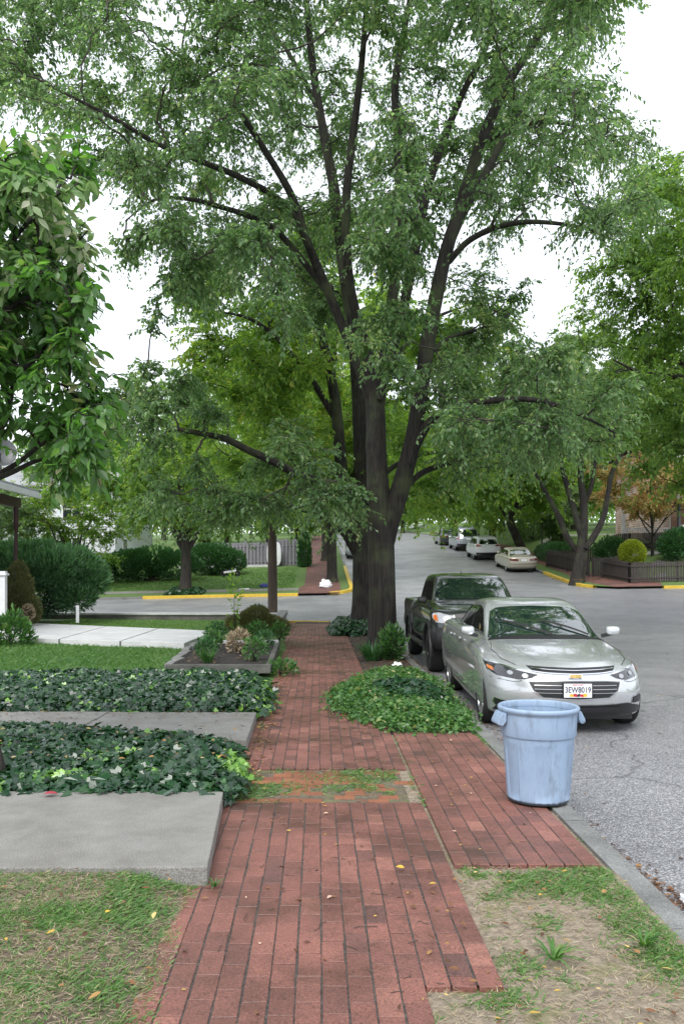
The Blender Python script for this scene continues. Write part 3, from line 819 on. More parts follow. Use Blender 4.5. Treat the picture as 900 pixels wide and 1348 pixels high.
def poly_clumps(poly, n, y0, y1, r=(.45, .8), holes=(), mode=None):
    P = in_poly_sample(poly, n * 3); out = []
    Y = y0 + (y1 - y0) * rng.random(len(P)); rr = r[0] + (r[1] - r[0]) * rng.random(len(P)); kept = []
    for p, y, q in zip(P, Y, rr):
        if any(inside(np.array([p]), np.array(h, float))[0] for h in holes) and rng.random() < .93: continue
        c = W(p[0], p[1], y)
        if kept and np.min(np.linalg.norm(np.array(kept) - c, axis=1)) < q * .55: continue
        kept.append(c); out.append(q)
        if len(kept) >= n: break
    return np.array(kept), np.array(out)


def trunk_limb(pts, radii, n=8):
    P = catmull(np.array(pts, float), n); Rr = catmull(np.array([[r, 0, 0] for r in radii], float), n)[:, 0]
    return P, Rr


def PL(path, Y, dy=None):                       # a limb traced along the photograph, with its own depth at every point
    if dy is None: dy = [0] * len(path)
    return [W(x, y, Y + d) for (x, y), d in zip(path, dy)]


def with_base(limb, z):
    return limb


# hero tree
Y1 = 17.0
L1 = []
base1 = W(503, 866, Y1); base1[2] = -.06
L1.append(trunk_limb([base1 + (0, 0, -.1), base1 + (0, 0, .08), base1 + (0, 0, .35), W(503, 800, Y1), W(502, 740, Y1), W(500, 690, Y1), W(497, 640, Y1), W(495, 590, Y1 + .1), W(493, 530, Y1 + .2), W(480, 465, Y1 + .3), W(462, 405, Y1 + .4), W(450, 330, Y1 + .6), W(440, 250, Y1 + .8), W(425, 170, Y1 + 1), W(412, 90, Y1 + 1.1), W(402, -20, Y1 + 1.3), W(395, -160, Y1 + 1.5)],
                     [.50, .40, .315, .275, .265, .265, .225, .205, .19, .17, .145, .125, .11, .095, .08, .06, .02]))
L1.append(trunk_limb(PL([(508, 715), (514, 685), (526, 645), (542, 585), (553, 520), (562, 455), (572, 400), (586, 335), (606, 270), (632, 190), (662, 120), (700, 60), (735, 5), (770, -90)], Y1, [0, -.05, -.1, -.2, -.3, -.4, -.5, -.6, -.6, -.7, -.8, -.9, -1, -1.2]),
                     [.17, .19, .185, .165, .15, .145, .14, .13, .115, .105, .09, .07, .055, .02]))
L1.append(trunk_limb(PL([(588, 330), (612, 275), (640, 225), (672, 165), (712, 110), (752, 60), (790, 10), (820, -60)], Y1 - .6, [0, .2, .5, .8, 1, 1.2, 1.4, 1.6]), [.08, .085, .08, .075, .068, .06, .045, .02]))
L1.append(trunk_limb(PL([(496, 560), (502, 510), (510, 440), (519, 370), (526, 300), (524, 200), (520, 110), (532, 40), (545, -40), (555, -140)], Y1 + .1, [0, .2, .4, .6, .6, .7, .8, .9, 1, 1.1]), [.1, .12, .115, .11, .1, .09, .08, .065, .05, .02]))
L1.append(trunk_limb(PL([(500, 525), (516, 460), (534, 390), (548, 320), (562, 250), (585, 180), (610, 120), (640, 60), (655, -30)], Y1, [0, -.3, -.5, -.8, -1, -1.2, -1.4, -1.5, -1.6]), [.08, .1, .095, .09, .085, .07, .06, .045, .02]))
L1.append(trunk_limb(PL([(480, 480), (472, 430), (460, 370), (455, 300), (458, 230), (468, 150), (478, 60), (485, -60)], Y1 + .3, [0, -.4, -.7, -1, -1.2, -1.4, -1.6, -1.9]), [.08, .095, .09, .085, .08, .07, .055, .02]))
L1.append(trunk_limb(PL([(492, 545), (478, 500), (455, 440), (430, 380), (405, 320), (385, 260), (350, 200), (310, 140), (270, 95), (215, 60)], Y1 + .2, [0, -.1, -.3, -.5, -.8, -1.0, -1.3, -1.6, -1.8, -2]), [.08, .1, .095, .09, .085, .075, .062, .05, .035, .015]))
L1.append(trunk_limb(PL([(438, 395), (400, 345), (365, 305), (330, 285), (290, 272), (250, 262), (205, 262), (165, 290)], Y1 - .2, [0, -.3, -.7, -1.1, -1.4, -1.7, -2, -2.2]), [.06, .062, .058, .052, .045, .036, .026, .01]))
L1.append(trunk_limb(PL([(410, 330), (375, 270), (320, 235), (260, 210), (210, 190), (140, 150), (60, 110)], Y1 - .8, [0, -.5, -1, -1.5, -2, -2.5, -3]), [.06, .06, .055, .048, .04, .03, .012]))
L1.append(trunk_limb(PL([(440, 240), (420, 150), (380, 70), (330, 10), (280, -60)], Y1 + .8, [0, .5, 1, 1.5, 2]), [.05, .055, .045, .035, .015]))
L1.append(trunk_limb(PL([(496, 668), (470, 648), (440, 638), (400, 628), (365, 610), (330, 594), (297, 578), (262, 570), (225, 563), (185, 545), (160, 528)], Y1, [0, -.2, -.4, -.6, -.8, -1, -1.2, -1.4, -1.5, -1.6, -1.7]), [.09, .1, .09, .082, .076, .07, .062, .05, .04, .026, .012]))
L1.append(trunk_limb(PL([(546, 590), (562, 560), (585, 543), (625, 530), (665, 526), (700, 526), (735, 534), (775, 552), (810, 570)], Y1 - .2, [0, -.2, -.5, -.9, -1.3, -1.6, -1.9, -2.2, -2.4]), [.085, .09, .082, .07, .058, .048, .038, .026, .01]))
L1.append(trunk_limb(PL([(530, 645), (556, 622), (590, 610), (620, 600), (650, 594), (685, 603)], Y1 - .1, [0, .3, .6, .9, 1.2, 1.5]), [.06, .06, .05, .04, .03, .01]))
L1.append(trunk_limb(PL([(590, 345), (615, 318), (650, 300), (690, 292), (735, 294), (775, 302), (812, 318)], Y1 - .6, [0, -.2, -.4, -.6, -.8, -1, -1.2]), [.06, .06, .054, .046, .036, .024, .01]))
L1.append(trunk_limb(PL([(560, 470), (590, 445), (625, 435), (660, 420), (690, 395)], Y1 - .4, [0, .4, .9, 1.3, 1.6]), [.04, .04, .032, .024, .01]))
L1.append(trunk_limb(PL([(632, 190), (668, 170), (712, 160), (755, 165), (800, 180)], Y1 - .7, [0, -.4, -.8, -1.2, -1.5]), [.045, .045, .036, .026, .01]))

P_up = [(-90, -260), (830, -260), (800, 40), (822, 120), (848, 160), (842, 240), (800, 300), (700, 285), (650, 320), (610, 400), (570, 330), (500, 400), (400, 420), (300, 390), (245, 335), (190, 305), (150, 265), (130, 205), (60, 150), (-90, 130)]
holes = [[(805, 20), (900, 20), (900, 215), (850, 200), (825, 100)], [(120, 370), (245, 400), (260, 500), (130, 490)], [(130, -5), (215, -5), (200, 30), (150, 40)], [(195, 40), (240, 35), (235, 75), (200, 80)], [(545, 150), (585, 140), (590, 210), (560, 230)], [(690, 310), (850, 330), (840, 420), (700, 420)]]
C, Cr = poly_clumps(P_up, 520, 12.0, 21.8, (.5, .85), holes)
pxs = CX + C[:, 0] / C[:, 1] * F; pys = CY - (C[:, 2] - H) / C[:, 1] * F
for i in np.where((pxs > 370) & (pxs < 700) & (pys > 60) & (C[:, 1] < 17.2))[0]:
    if rng.random() < .85: C[i] = W(pxs[i], pys[i], 17.6 + 4.5 * rng.random())
C2, Cr2 = poly_clumps([(140, 520), (200, 490), (280, 515), (380, 560), (470, 600), (475, 665), (400, 690), (300, 690), (200, 660), (150, 620)], 30, 14.2, 17.2, (.4, .65))
C3, Cr3 = poly_clumps([(575, 480), (700, 440), (830, 500), (850, 590), (760, 600), (640, 620), (580, 640)], 42, 13.5, 18, (.4, .65))
C4, Cr4 = poly_clumps([(450, 270), (590, 250), (560, 400), (530, 500), (480, 470)], 15, 13.8, 15.4, (.3, .5))
C5, Cr5 = poly_clumps([(160, 280), (260, 300), (300, 420), (240, 400), (190, 400)], 10, 13.5, 15.5, (.3, .5))
C6, Cr6 = poly_clumps([(190, 465), (245, 470), (250, 520), (180, 515)], 5, 14.5, 16, (.25, .4))
C7, Cr7 = poly_clumps([(590, 390), (700, 340), (715, 420), (640, 480), (580, 500)], 10, 16, 20, (.4, .6))
CC = np.concatenate([C, C2, C3, C4, C5, C6, C7]); RR = np.concatenate([Cr, Cr2, Cr3, Cr4, Cr5, Cr6, Cr7])
make_tree('street_tree', 'huge front street tree whose dark trunk forks low above a strap leaved tuft', L1, CC, RR, M['bark'], M['leaf_big'],
          group='street trees', twigs=27, per=20, leaf=(.09, .047), droop=.5, maxr=.11)

# second tree right behind it
Y2 = 24.6
L2 = []
b2 = W(480, 830, Y2); b2[2] = -.1
L2.append(trunk_limb([b2, b2 + (0, 0, .25), W(480, 790, Y2), W(479, 740, Y2), W(478, 690, Y2), W(477, 640, Y2), W(474, 560, Y2), W(468, 470, Y2 + .2), W(455, 380, Y2 + .4), W(440, 290, Y2 + .6), W(430, 200, Y2 + .8)], [.58, .46, .37, .33, .29, .25, .22, .19, .15, .1, .03]))
L2.append(trunk_limb(PL([(474, 725), (462, 690), (452, 650), (447, 590), (440, 520), (425, 450), (405, 380), (390, 320)], Y2, [0, -.2, -.4, -.6, -.8, -1, -1.2, -1.4]), [.2, .21, .19, .17, .15, .12, .08, .03]))
L2.append(trunk_limb(PL([(468, 728), (452, 700), (432, 684), (405, 672), (370, 664), (330, 655), (290, 645)], Y2, [0, -.4, -.8, -1.2, -1.6, -2, -2.4]), [.12, .12, .1, .085, .07, .05, .02]))
L2.append(trunk_limb(PL([(446, 560), (410, 500), (370, 450), (330, 420), (290, 410)], Y2 - .6, [0, -.4, -.8, -1.2, -1.6]), [.09, .09, .07, .05, .02]))
L2.append(trunk_limb(PL([(476, 600), (500, 520), (530, 460), (570, 420), (620, 400)], Y2, [0, .5, 1, 1.5, 2]), [.1, .1, .08, .06, .02]))
L2.append(trunk_limb(PL([(477, 660), (510, 620), (550, 600), (600, 590), (640, 575)], Y2, [0, .5, 1, 1.5, 2]), [.08, .08, .06, .045, .02]))
C, Cr = poly_clumps([(250, 330), (450, 280), (480, 480), (470, 690), (430, 660), (300, 650), (240, 560), (240, 440)], 80, 21.5, 29, (.6, 1.0))
C2, Cr2 = poly_clumps([(520, 420), (640, 360), (690, 400), (650, 540), (640, 640), (560, 700), (520, 560)], 40, 22.5, 29, (.6, .95))
C3, Cr3 = poly_clumps([(325, 420), (395, 420), (395, 640), (380, 690), (335, 690), (325, 640)], 20, 22.5, 27, (.6, .9))
C2, Cr2 = np.concatenate([C2, C3]), np.concatenate([Cr2, Cr3])
make_tree('street_tree', 'second dark street tree half hidden right behind the huge forked one, ivy round its foot', L2, np.concatenate([C, C2]), np.concatenate([Cr, Cr2]), M['bark'], M['leaf_back'],
          group='street trees', twigs=30, per=20, leaf=(.14, .075), droop=.35, maxr=.16)


def auto_tree(name, label, x, y, h, cr, cz, r0, bark, leafm, n_cl, leaf, split=.3, cry=None, twigs=22, per=18, crange=(.6, 1.1), group=None, lean=(0, 0), stems=6, squash=1., zbase=None, droop=.3, **kw):
    """a tree at (x, y): trunk, stems fanning into an ellipsoid crown of radius cr reaching up to h, crown centre at height cz"""
    zb = float(base_z(x, y)) + .1 if zbase is None else zbase
    B = np.array((x, y, zb)); hs = h * split
    limbs = []
    top = B + np.array((lean[0], lean[1], hs))
    limbs.append(trunk_limb([B + (0, 0, -.15), B + (0, 0, .1), B + (0, 0, .5), B * .5 + top * .5 + rng.normal(size=3) * .05, top, top + (rng.normal() * .3, rng.normal() * .3, (h - hs) * .45), top + (rng.normal() * .5, rng.normal() * .5, (h - hs) * .9)],
                            [r0 * 1.45, r0 * 1.2, r0, r0 * .88, r0 * .75, r0 * .45, .03]))
    for k in range(stems):
        a = 2 * math.pi * (k + rng.random() * .6) / stems; rr = cr * (.55 + .35 * rng.random()); zz = cz + (h - cz) * (rng.random() * 1.3 - .5)
        e = B + np.array((lean[0] + rr * math.cos(a), lean[1] + rr * math.sin(a), zz)); s = top + (0, 0, (rng.random() - .5) * hs * .4 - .1)
        mid = s + (e - s) * .45 + (0, 0, .12 * (h - hs)); 
        limbs.append(trunk_limb([s, s + (mid - s) * .4 + rng.normal(size=3) * .06, mid, e * .6 + mid * .4 + rng.normal(size=3) * .1, e], [r0 * .45, r0 * .42, r0 * .33, r0 * .2, .02]))
    d = rdir(n_cl * 3); rad = (.35 + .65 * rng.random(n_cl * 3) ** .6)
    Cc = d * rad[:, None] * np.array((cr, cry or cr, (h - cz))); Cc[:, 2] = np.where(Cc[:, 2] < 0, Cc[:, 2] * squash, Cc[:, 2])
    Cc += B + np.array((lean[0], lean[1], cz))
    f = fbm(Cc[:, 0] * .5 + x, Cc[:, 2] * .5 + Cc[:, 1] * .3); Cc = Cc[np.argsort(-f)][:int(n_cl * 2.1)]; rng.shuffle(Cc); Cc = Cc[:n_cl]
    Rr = crange[0] + (crange[1] - crange[0]) * rng.random(len(Cc))
    return make_tree(name, label, limbs, Cc, Rr, bark, leafm, group=group, origin=B, twigs=twigs, per=per, leaf=leaf, maxr=r0 * .5, droop=droop, **kw)


G = 'street trees'
# across the side street
auto_tree('street_tree', 'low round crowned tree in the grass strip behind the yellow kerb, ivy at its foot', -6.7, 43.3, 8.4, 4.6, 5.4, .30, M['bark2'], M['leaf_back'], 105, (.18, .1), .3, crange=(.6, 1.), group=G, squash=.75, twigs=22, per=17)
auto_tree('street_tree', 'tall yellow green street tree beside the far brick pavement by the white bag', .75, 47.5, 17.5, 5.8, 10.4, .30, M['bark'], M['leaf_back'], 170, (.24, .13), .3, crange=(.8, 1.4), group=G, twigs=20, per=17)
auto_tree('street_tree', 'farther street tree further up the left hand brick pavement', .5, 60, 16, 5.5, 9.5, .3, M['bark'], M['leaf_back'], 60, (.3, .17), .3, crange=(.9, 1.5), group=G, twigs=18, per=14)
# the corner tree with many stems
x_, y_ = 13.5, 44.6; zb = float(base_z(x_, y_)) + .1
LC = []
B = np.array((x_, y_, zb)); Y = y_
LC.append(trunk_limb([B + (-.1, 0, -.1), B + (-.08, 0, .3), W(764, 730, Y), W(767, 700, Y), W(768, 665, Y), W(764, 620, Y), W(770, 560, Y), W(776, 500, Y)], [.44, .32, .27, .24, .19, .15, .11, .03]))
LC.append(trunk_limb([B + (.15, .1, .1)] + PL([(768, 722), (762, 695), (752, 660), (742, 625), (735, 590), (725, 540)], Y), [.22, .2, .17, .15, .13, .09, .03]))
LC.append(trunk_limb(PL([(760, 728), (745, 705), (735, 680), (722, 655), (708, 630), (692, 600)], Y + .3), [.14, .16, .14, .12, .09, .03]))
LC.append(trunk_limb(PL([(770, 722), (782, 705), (794, 680), (800, 650), (806, 620), (820, 595), (840, 570)], Y - .2), [.16, .17, .15, .13, .12, .09, .03]))
LC.append(trunk_limb(PL([(768, 665), (778, 640), (785, 600), (800, 560)], Y + .2), [.12, .12, .09, .03]))
C, Cr = poly_clumps([(690, 470), (760, 430), (850, 450), (880, 560), (850, 600), (800, 585), (740, 590), (690, 620), (655, 600), (650, 480)], 125, 41, 50, (.7, 1.2))
make_tree('street_tree', 'grey green corner tree with several stems splitting from its foot beside the brown picket fence', LC, C, Cr, M['bark'], M['leaf_grey'], group=G, origin=B, twigs=22, per=17, leaf=(.2, .1), droop=.4, maxr=.2)
auto_tree('street_tree', 'bright green street tree whose trunk stands behind the gold sedan', 13.9, 58.5, 8.8, 4.6, 5.4, .33, M['bark'], M['leaf_back'], 95, (.24, .14), .34, crange=(.7, 1.2), group=G, lean=(-1.2, -1.), twigs=20, per=16)
for x, y, h, lab in ((13.4, 66, 9.5, 'bright green street tree beside the parked white hatchback'), (13.8, 75, 11, 'street tree beyond the silver van on the far right hand side of the road'), (14.2, 90, 13, 'small looking distant street tree at the top of the road on the right')):
    auto_tree('street_tree', lab, x, y, h, 4.8, h * .62, .3, M['bark'], M['leaf_back'], 70, (.28, .16), .26, crange=(.8, 1.4), group=G, twigs=18, per=15)
# nearer tree on the right pavement
auto_tree('street_tree', 'leafy tree reaching in from the right edge, darker at the bottom', 13.9, 24.8, 15.2, 5.2, 8.9, .3, M['bark2'], M['leaf_mid'], 330, (.13, .07), .3, crange=(.6, 1.), group=G, squash=.9, twigs=26, per=19, droop=.45, zbase=0., lean=(-1.3, 0))
auto_tree('street_tree', 'tree whose grey green twigs hang into the top right corner of the sky', 9.9 + 4.5, 17, 16.5, 4.6, 13.0, .3, M['bark2'], M['leaf_grey'], 90, (.1, .055), .4, crange=(.5, .9), group=G, twigs=24, per=18, droop=.45, zbase=0.)
# autumn coloured tree in front of the brick house
auto_tree('ornamental_tree', 'orange and olive leaved small tree in front of the brick house porch', 18.9, 48.6, 6.3, 4.2, 3.9, .085, M['bark'], M['leaf_autumn'], 120, (.15, .09), .22, crange=(.4, .75), twigs=18, per=14, droop=.2, squash=.65)
# trees filling the blocks behind
bg = [(-24, 50, 11, 5, 'leaf_back', 'light green tree between the yew and the white house'), (-15.5, 58, 12, 4.5, 'leaf_grey', 'grey green tree rising behind the dark hedge bush'), (-7, 66, 15, 5.5, 'leaf_mid', 'mid green tree standing behind the grey board fence'),
      (-4.5, 78, 17, 6, 'leaf_back', 'tall tree in the distance behind the grey board fence'), (-32, 70, 17, 7, 'leaf_mid', 'broad tree behind the white house on the left'), (22, 74, 13, 6, 'leaf_mid', 'round green tree on the lawn behind the lamp post'),
      (18, 84, 14, 6, 'leaf_grey', 'grey green tree on the lawn above the clipped hedge'), (30, 68, 16, 6, 'leaf_mid', 'tall green tree behind the brick house'), (25, 98, 17, 7, 'leaf_back', 'distant yellow green tree up the hill on the right'),
      (5, 130, 19, 8, 'leaf_mid', 'distant tree closing the end of the road'), (12, 122, 18, 7, 'leaf_back', 'distant bright tree at the end of the road on the right'), (-3, 115, 18, 7, 'leaf_back', 'distant bright tree at the end of the road on the left'), (-18, 100, 20, 9, 'leaf_mid', 'big distant tree on the left hill'), (40, 110, 20, 9, 'leaf_mid', 'big distant tree on the right hill'),
      (-11, 84, 9, 5, 'leaf_mid', 'low bushy tree behind the left part of the grey fence'), (-2.2, 92, 10, 4.5, 'leaf_mid', 'low bushy tree far up beside the brick pavement'), (-26, 84, 11, 6, 'leaf_back', 'low spreading tree behind the white house roof'), (-38, 56, 10, 5, 'leaf_mid', 'bushy tree at the far left beyond the porch'),
      (20, 100, 9, 5, 'leaf_back', 'low bushy tree far behind the lawn on the right'), (31, 88, 10, 6, 'leaf_mid', 'low bushy tree behind the brick house garden'), (7.5, 150, 14, 9, 'leaf_back', 'farthest low tree closing the top of the road'), (-8, 140, 14, 9, 'leaf_mid', 'farthest low tree at the top of the left pavement'), (17, 150, 15, 9, 'leaf_mid', 'farthest low tree at the top of the right pavement')]
for x, y, h, cr, lm, lab in bg:
    k = y / 50.
    auto_tree('background_tree', lab, x, y, h, cr, h * .58, .28, M['bark'], M[lm], int(56 + cr * 6), (.25 * k ** .5, .145 * k ** .5), .2, crange=(.9, 1.6), group='trees in the blocks behind', twigs=18, per=14, squash=1.25)
for x, y, h, cr, lm, lab in ((17.5, 62, 4.5, 1.7, 'leaf_grey', 'small blue green tree beside the dark lamp post'), (-13.4, 46.8, 7.2, 3.4, 'leaf_back', 'small light green tree in front of the white house'), (-17.5, 44.5, 6.5, 2.8, 'leaf_grey', 'loose grey green tree left of the small light green one')):
    auto_tree('background_tree', lab, x, y, h, cr, h * .55, .1, M['bark'], M[lm], 120, (.16, .085), .12, crange=(.4, .75), group='trees in the blocks behind', twigs=16, per=13, squash=1.1)

# the far wood that closes the horizon, one mass
nw = 60000; xa = -170 + 340 * rng.random(nw); ya = 165 + 30 * rng.random(nw) + .0004 * xa ** 2
ht = (7 + 9 * fbm(xa * .06, ya * .06)) ; za = base_z(xa, ya) + ht * rng.random(nw) ** .8 - .3
Pw = np.column_stack([xa, ya, za]); sw = .6 + .5 * rng.random(nw)
lv = leaves(Pw, rdir(nw) + np.array((0, 0, -.3)), rdir(nw) + np.array((0, -.5, .6)), .95 * sw, .6 * sw, np.clip(fbm(xa * .1 + 5, ya * .1 + za * .15) + rng.normal(size=nw) * .15, 0, 1))
tag(link('woods', np_mesh('woods', *lv), M['leaf_mid']), 'distant mass of trees closing the horizon', 'woods', kind='stuff')

# broad leaved tree leaning in from the left
def broad_tree():
    B = np.array((-2.53, 6.65, .08)); limbs = []
    limbs.append(trunk_limb([B + (0, 0, -.1), B + (0, 0, .15), B + (-.2, 0, .9), B + (-.3, .05, 1.8), B + (-.3, .05, 2.9), B + (-.2, 0, 3.9), B + (-.1, 0, 4.6)], [.12, .095, .08, .075, .055, .035, .012]))
    ends = [((-70, 680), (-25, 640), (25, 608), (62, 580), (110, 560), (150, 540)), ((-80, 660), (-30, 640), (15, 622), (50, 606), (100, 596), (140, 600)), ((-70, 580), (0, 565), (20, 500), (50, 470), (80, 450), (105, 440)), ((-80, 470), (-20, 430), (30, 395), (70, 380), (110, 330)), ((-70, 420), (-10, 350), (30, 300), (70, 260), (105, 240)), ((-80, 380), (-30, 280), (0, 230), (30, 190))]
    for e in ends:
        y0 = 6.7; pts = [W(px, py, y0 - .1 * i * rng.random()) for i, (px, py) in enumerate(e)]
        limbs.append(trunk_limb(pts, np.linspace(.03, .007, len(pts))))
    for k in range(7):                            # limbs on the other side, outside the picture
        a = R(100 + 160 * rng.random()); z = 1.8 + 2.4 * rng.random(); L = 1.0 + .6 * rng.random()
        s = B + (-.1, 0, z); limbs.append(trunk_limb([s, s + (L * .5 * math.cos(a), L * .5 * math.sin(a), .35), s + (L * math.cos(a), L * math.sin(a), .5)], [.03, .02, .008]))
    C, Cr = poly_clumps([(-160, 230), (-60, 170), (30, 185), (70, 180), (110, 215), (130, 260), (120, 320), (125, 400), (118, 430), (140, 490), (165, 545), (140, 590), (118, 615), (60, 612), (-30, 600), (-160, 590)], 150, 5.7, 7.5, (.2, .33))
    px_ = CX + C[:, 0] / C[:, 1] * F; py_ = CY - (C[:, 2] - H) / C[:, 1] * F; k_ = ~((px_ < 62) & (py_ > 545)); C, Cr = C[k_], Cr[k_]
    n = 40; a = rng.random(n) * 6.28; rr = .5 + .9 * rng.random(n)
    C2 = np.stack([B[0] - .7 + rr * np.cos(a), B[1] + .3 + rr * np.sin(a), 2.75 + 2.3 * rng.random(n)], -1)
    C2 = C2[C2[:, 0] < B[0] + .1]
    C = np.concatenate([C, C2]); Cr = np.concatenate([Cr, np.full(len(C2), .32)])
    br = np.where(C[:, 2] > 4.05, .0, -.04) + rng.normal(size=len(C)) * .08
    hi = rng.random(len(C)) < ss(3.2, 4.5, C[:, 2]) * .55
    root = thing('broadleaf_tree', 'small tree with large oval drooping leaves leaning in at the left edge', 'tree', tuple(B))
    V, Q = tube_arrays([l[0] - B for l in limbs], [l[1] for l in limbs], 8)
    link('trunk', np_mesh('trunk', V, Q, smooth=True), M['bark'], root)
    parts = []
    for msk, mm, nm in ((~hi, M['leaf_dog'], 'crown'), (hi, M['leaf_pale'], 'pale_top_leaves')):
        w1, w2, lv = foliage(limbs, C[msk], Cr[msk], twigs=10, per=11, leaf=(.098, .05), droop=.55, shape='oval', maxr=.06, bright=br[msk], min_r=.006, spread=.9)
        parts += [w1, w2]
        if nm == 'crown': link('crown', np_mesh('crown', lv[0] - B, lv[1], lv[2], smooth=True), mm, root)
        else:
            o = link('crown', np_mesh('crown', lv[0] - B, lv[1], lv[2], smooth=True), mm, root); o['label'] = 'pale pinkish leaves at the top of the crown'
    v, q = merge(parts); link('branches', np_mesh('branches', v - B, q, smooth=True), M['bark'], root)


broad_tree()


# ------------------------------------------------------------------ bushes
def bush(name, label, cat, c, rad, n, leaf, leafm, lobes=None, shape='diamond', up=.5, group=None, z0=None, inner=.55, stems=12, jit=.12):
    c = np.array(c, float); rad = np.array(rad, float)
    zb = float(base_z(c[0], c[1])) + .1 if z0 is None else z0
    root = thing(name, label, cat, (c[0], c[1], zb), 0, group)
    if lobes is None: lobes = [((0, 0, 0), 1.)]
    w = np.array([l[1] ** 2 for l in lobes]); idx = rng.choice(len(lobes), n, p=w / w.sum())
    LC = np.array([l[0] for l in lobes])[idx]; LS = np.array([l[1] for l in lobes])[idx]
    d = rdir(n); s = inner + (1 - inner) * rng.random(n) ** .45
    lump = 1 + jit * 2 * (fbm(d[:, 0] * 3 + d[:, 2] * 2 + c[0], d[:, 1] * 3 - d[:, 2] * 1.7 + 11) - .5) * 1.6
    P = (LC + d * (s * LS * lump)[:, None]) * rad + np.array((0, 0, c[2]))
    ok = P[:, 2] > .03; P, d = P[ok], d[ok]; s = s[ok]
    D = d + np.array((0, 0, up)) + rdir(len(P)) * .55
    sz = .6 + .8 * rng.random(len(P))
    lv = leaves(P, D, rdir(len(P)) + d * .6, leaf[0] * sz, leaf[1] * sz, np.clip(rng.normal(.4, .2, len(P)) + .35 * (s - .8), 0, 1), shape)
    link('foliage', np_mesh('foliage', lv[0], lv[1], lv[2]), leafm, root)
    st = []; 
    for k in range(stems):
        e = P[rng.integers(len(P))] * .8
        st.append(np.array([(rng.normal() * .06 * rad[0], rng.normal() * .06 * rad[1], 0), e * .5 + (0, 0, .05), e]))
    v, q = tube_arrays(st, [np.array([.02, .014, .006]) * max(.4, rad[0])] * stems, 5)
    link('stems', np_mesh('stems', v, q), M['bark'], root)
    return root


# big yew beside the porch, lumpy
lob = [((0, 0, 0), .78)] + [((.75 * math.cos(a), .6 * math.sin(a), .2 + .2 * rng.random()), .33 + .14 * rng.random()) for a in np.linspace(0, 6.0, 9)] + [((.55, -.1, .5), .42), ((-.4, -.2, .55), .5), ((.05, -.2, .62), .45), ((.9, -.2, .05), .35), ((.7, -.4, -.3), .35), ((-.75, -.4, .1), .4)]
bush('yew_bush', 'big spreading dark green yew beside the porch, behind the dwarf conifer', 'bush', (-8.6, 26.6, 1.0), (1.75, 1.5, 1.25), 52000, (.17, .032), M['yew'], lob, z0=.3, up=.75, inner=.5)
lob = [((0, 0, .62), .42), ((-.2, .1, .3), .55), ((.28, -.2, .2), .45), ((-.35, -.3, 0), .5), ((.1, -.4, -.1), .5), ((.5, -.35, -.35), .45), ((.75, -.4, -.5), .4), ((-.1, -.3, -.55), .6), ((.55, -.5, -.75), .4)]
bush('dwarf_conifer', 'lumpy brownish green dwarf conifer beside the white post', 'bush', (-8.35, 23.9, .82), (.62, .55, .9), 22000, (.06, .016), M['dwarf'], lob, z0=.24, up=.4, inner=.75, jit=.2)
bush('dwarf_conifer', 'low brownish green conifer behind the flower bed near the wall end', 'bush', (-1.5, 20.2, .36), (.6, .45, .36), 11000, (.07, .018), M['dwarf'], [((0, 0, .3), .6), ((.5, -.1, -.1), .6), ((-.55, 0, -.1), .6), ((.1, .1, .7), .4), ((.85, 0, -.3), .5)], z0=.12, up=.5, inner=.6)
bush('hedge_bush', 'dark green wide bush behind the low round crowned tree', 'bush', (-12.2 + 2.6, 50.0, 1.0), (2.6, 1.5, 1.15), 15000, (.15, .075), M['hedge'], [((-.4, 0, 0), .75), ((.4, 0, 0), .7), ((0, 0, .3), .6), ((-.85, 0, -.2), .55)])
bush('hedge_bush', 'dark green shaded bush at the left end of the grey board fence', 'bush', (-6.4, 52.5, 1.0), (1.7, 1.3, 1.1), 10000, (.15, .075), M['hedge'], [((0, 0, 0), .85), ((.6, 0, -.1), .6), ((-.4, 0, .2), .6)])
bush('globe_shrub', 'clipped round yellow green shrub behind the brown picket fence', 'bush', (16.55, 45.3, 1.42), (.68, .66, .7), 9000, (.075, .045), M['globe'], up=.3, inner=.8, jit=.03)
bush('shrub', 'dark green loose shrub beside the porch base at the right edge', 'bush', (19.4, 46.6, .9), (.95, .8, .95), 5000, (.16, .07), M['hedge'], [((0, 0, 0), .8), ((.4, 0, .3), .6), ((-.4, 0, -.2), .6)], jit=.25)
bush('clipped_hedge', 'clipped green hedge between the lamp post and the gold sedan', 'hedge', (15.4, 56.5, .6), (.9, 2.4, .75), 9000, (.1, .05), M['hedge'], [((0, 0, 0), .9), ((0, .5, .05), .8), ((0, -.5, .05), .8)], up=.3, inner=.8, jit=.05)
bush('shrub', 'dark evergreen shrub at the foot of the orange leaved tree', 'bush', (17.2, 50.2, .8), (1.0, .8, .8), 5000, (.14, .07), M['hedge'], jit=.25)
bush('shrub', 'vine covered shrub against the right end of the grey board fence', 'bush', (-.95, 56.3, .9), (.42, .6, 1.5), 4200, (.13, .08), M['hedge'], jit=.2)
bush('shrub', 'leafy green shrub at the foot of the white post on the left edge', 'bush', (-6.62, 18.5, .3), (.45, .45, .5), 1500, (.11, .055), M['cover'], jit=.3)
bush('shrub', 'pale shrub on the lawn beyond the lamp post', 'bush', (17.5, 70, 1.), (1.6, 1.5, 1.2), 4500, (.2, .1), M['leaf_grey'], jit=.25)


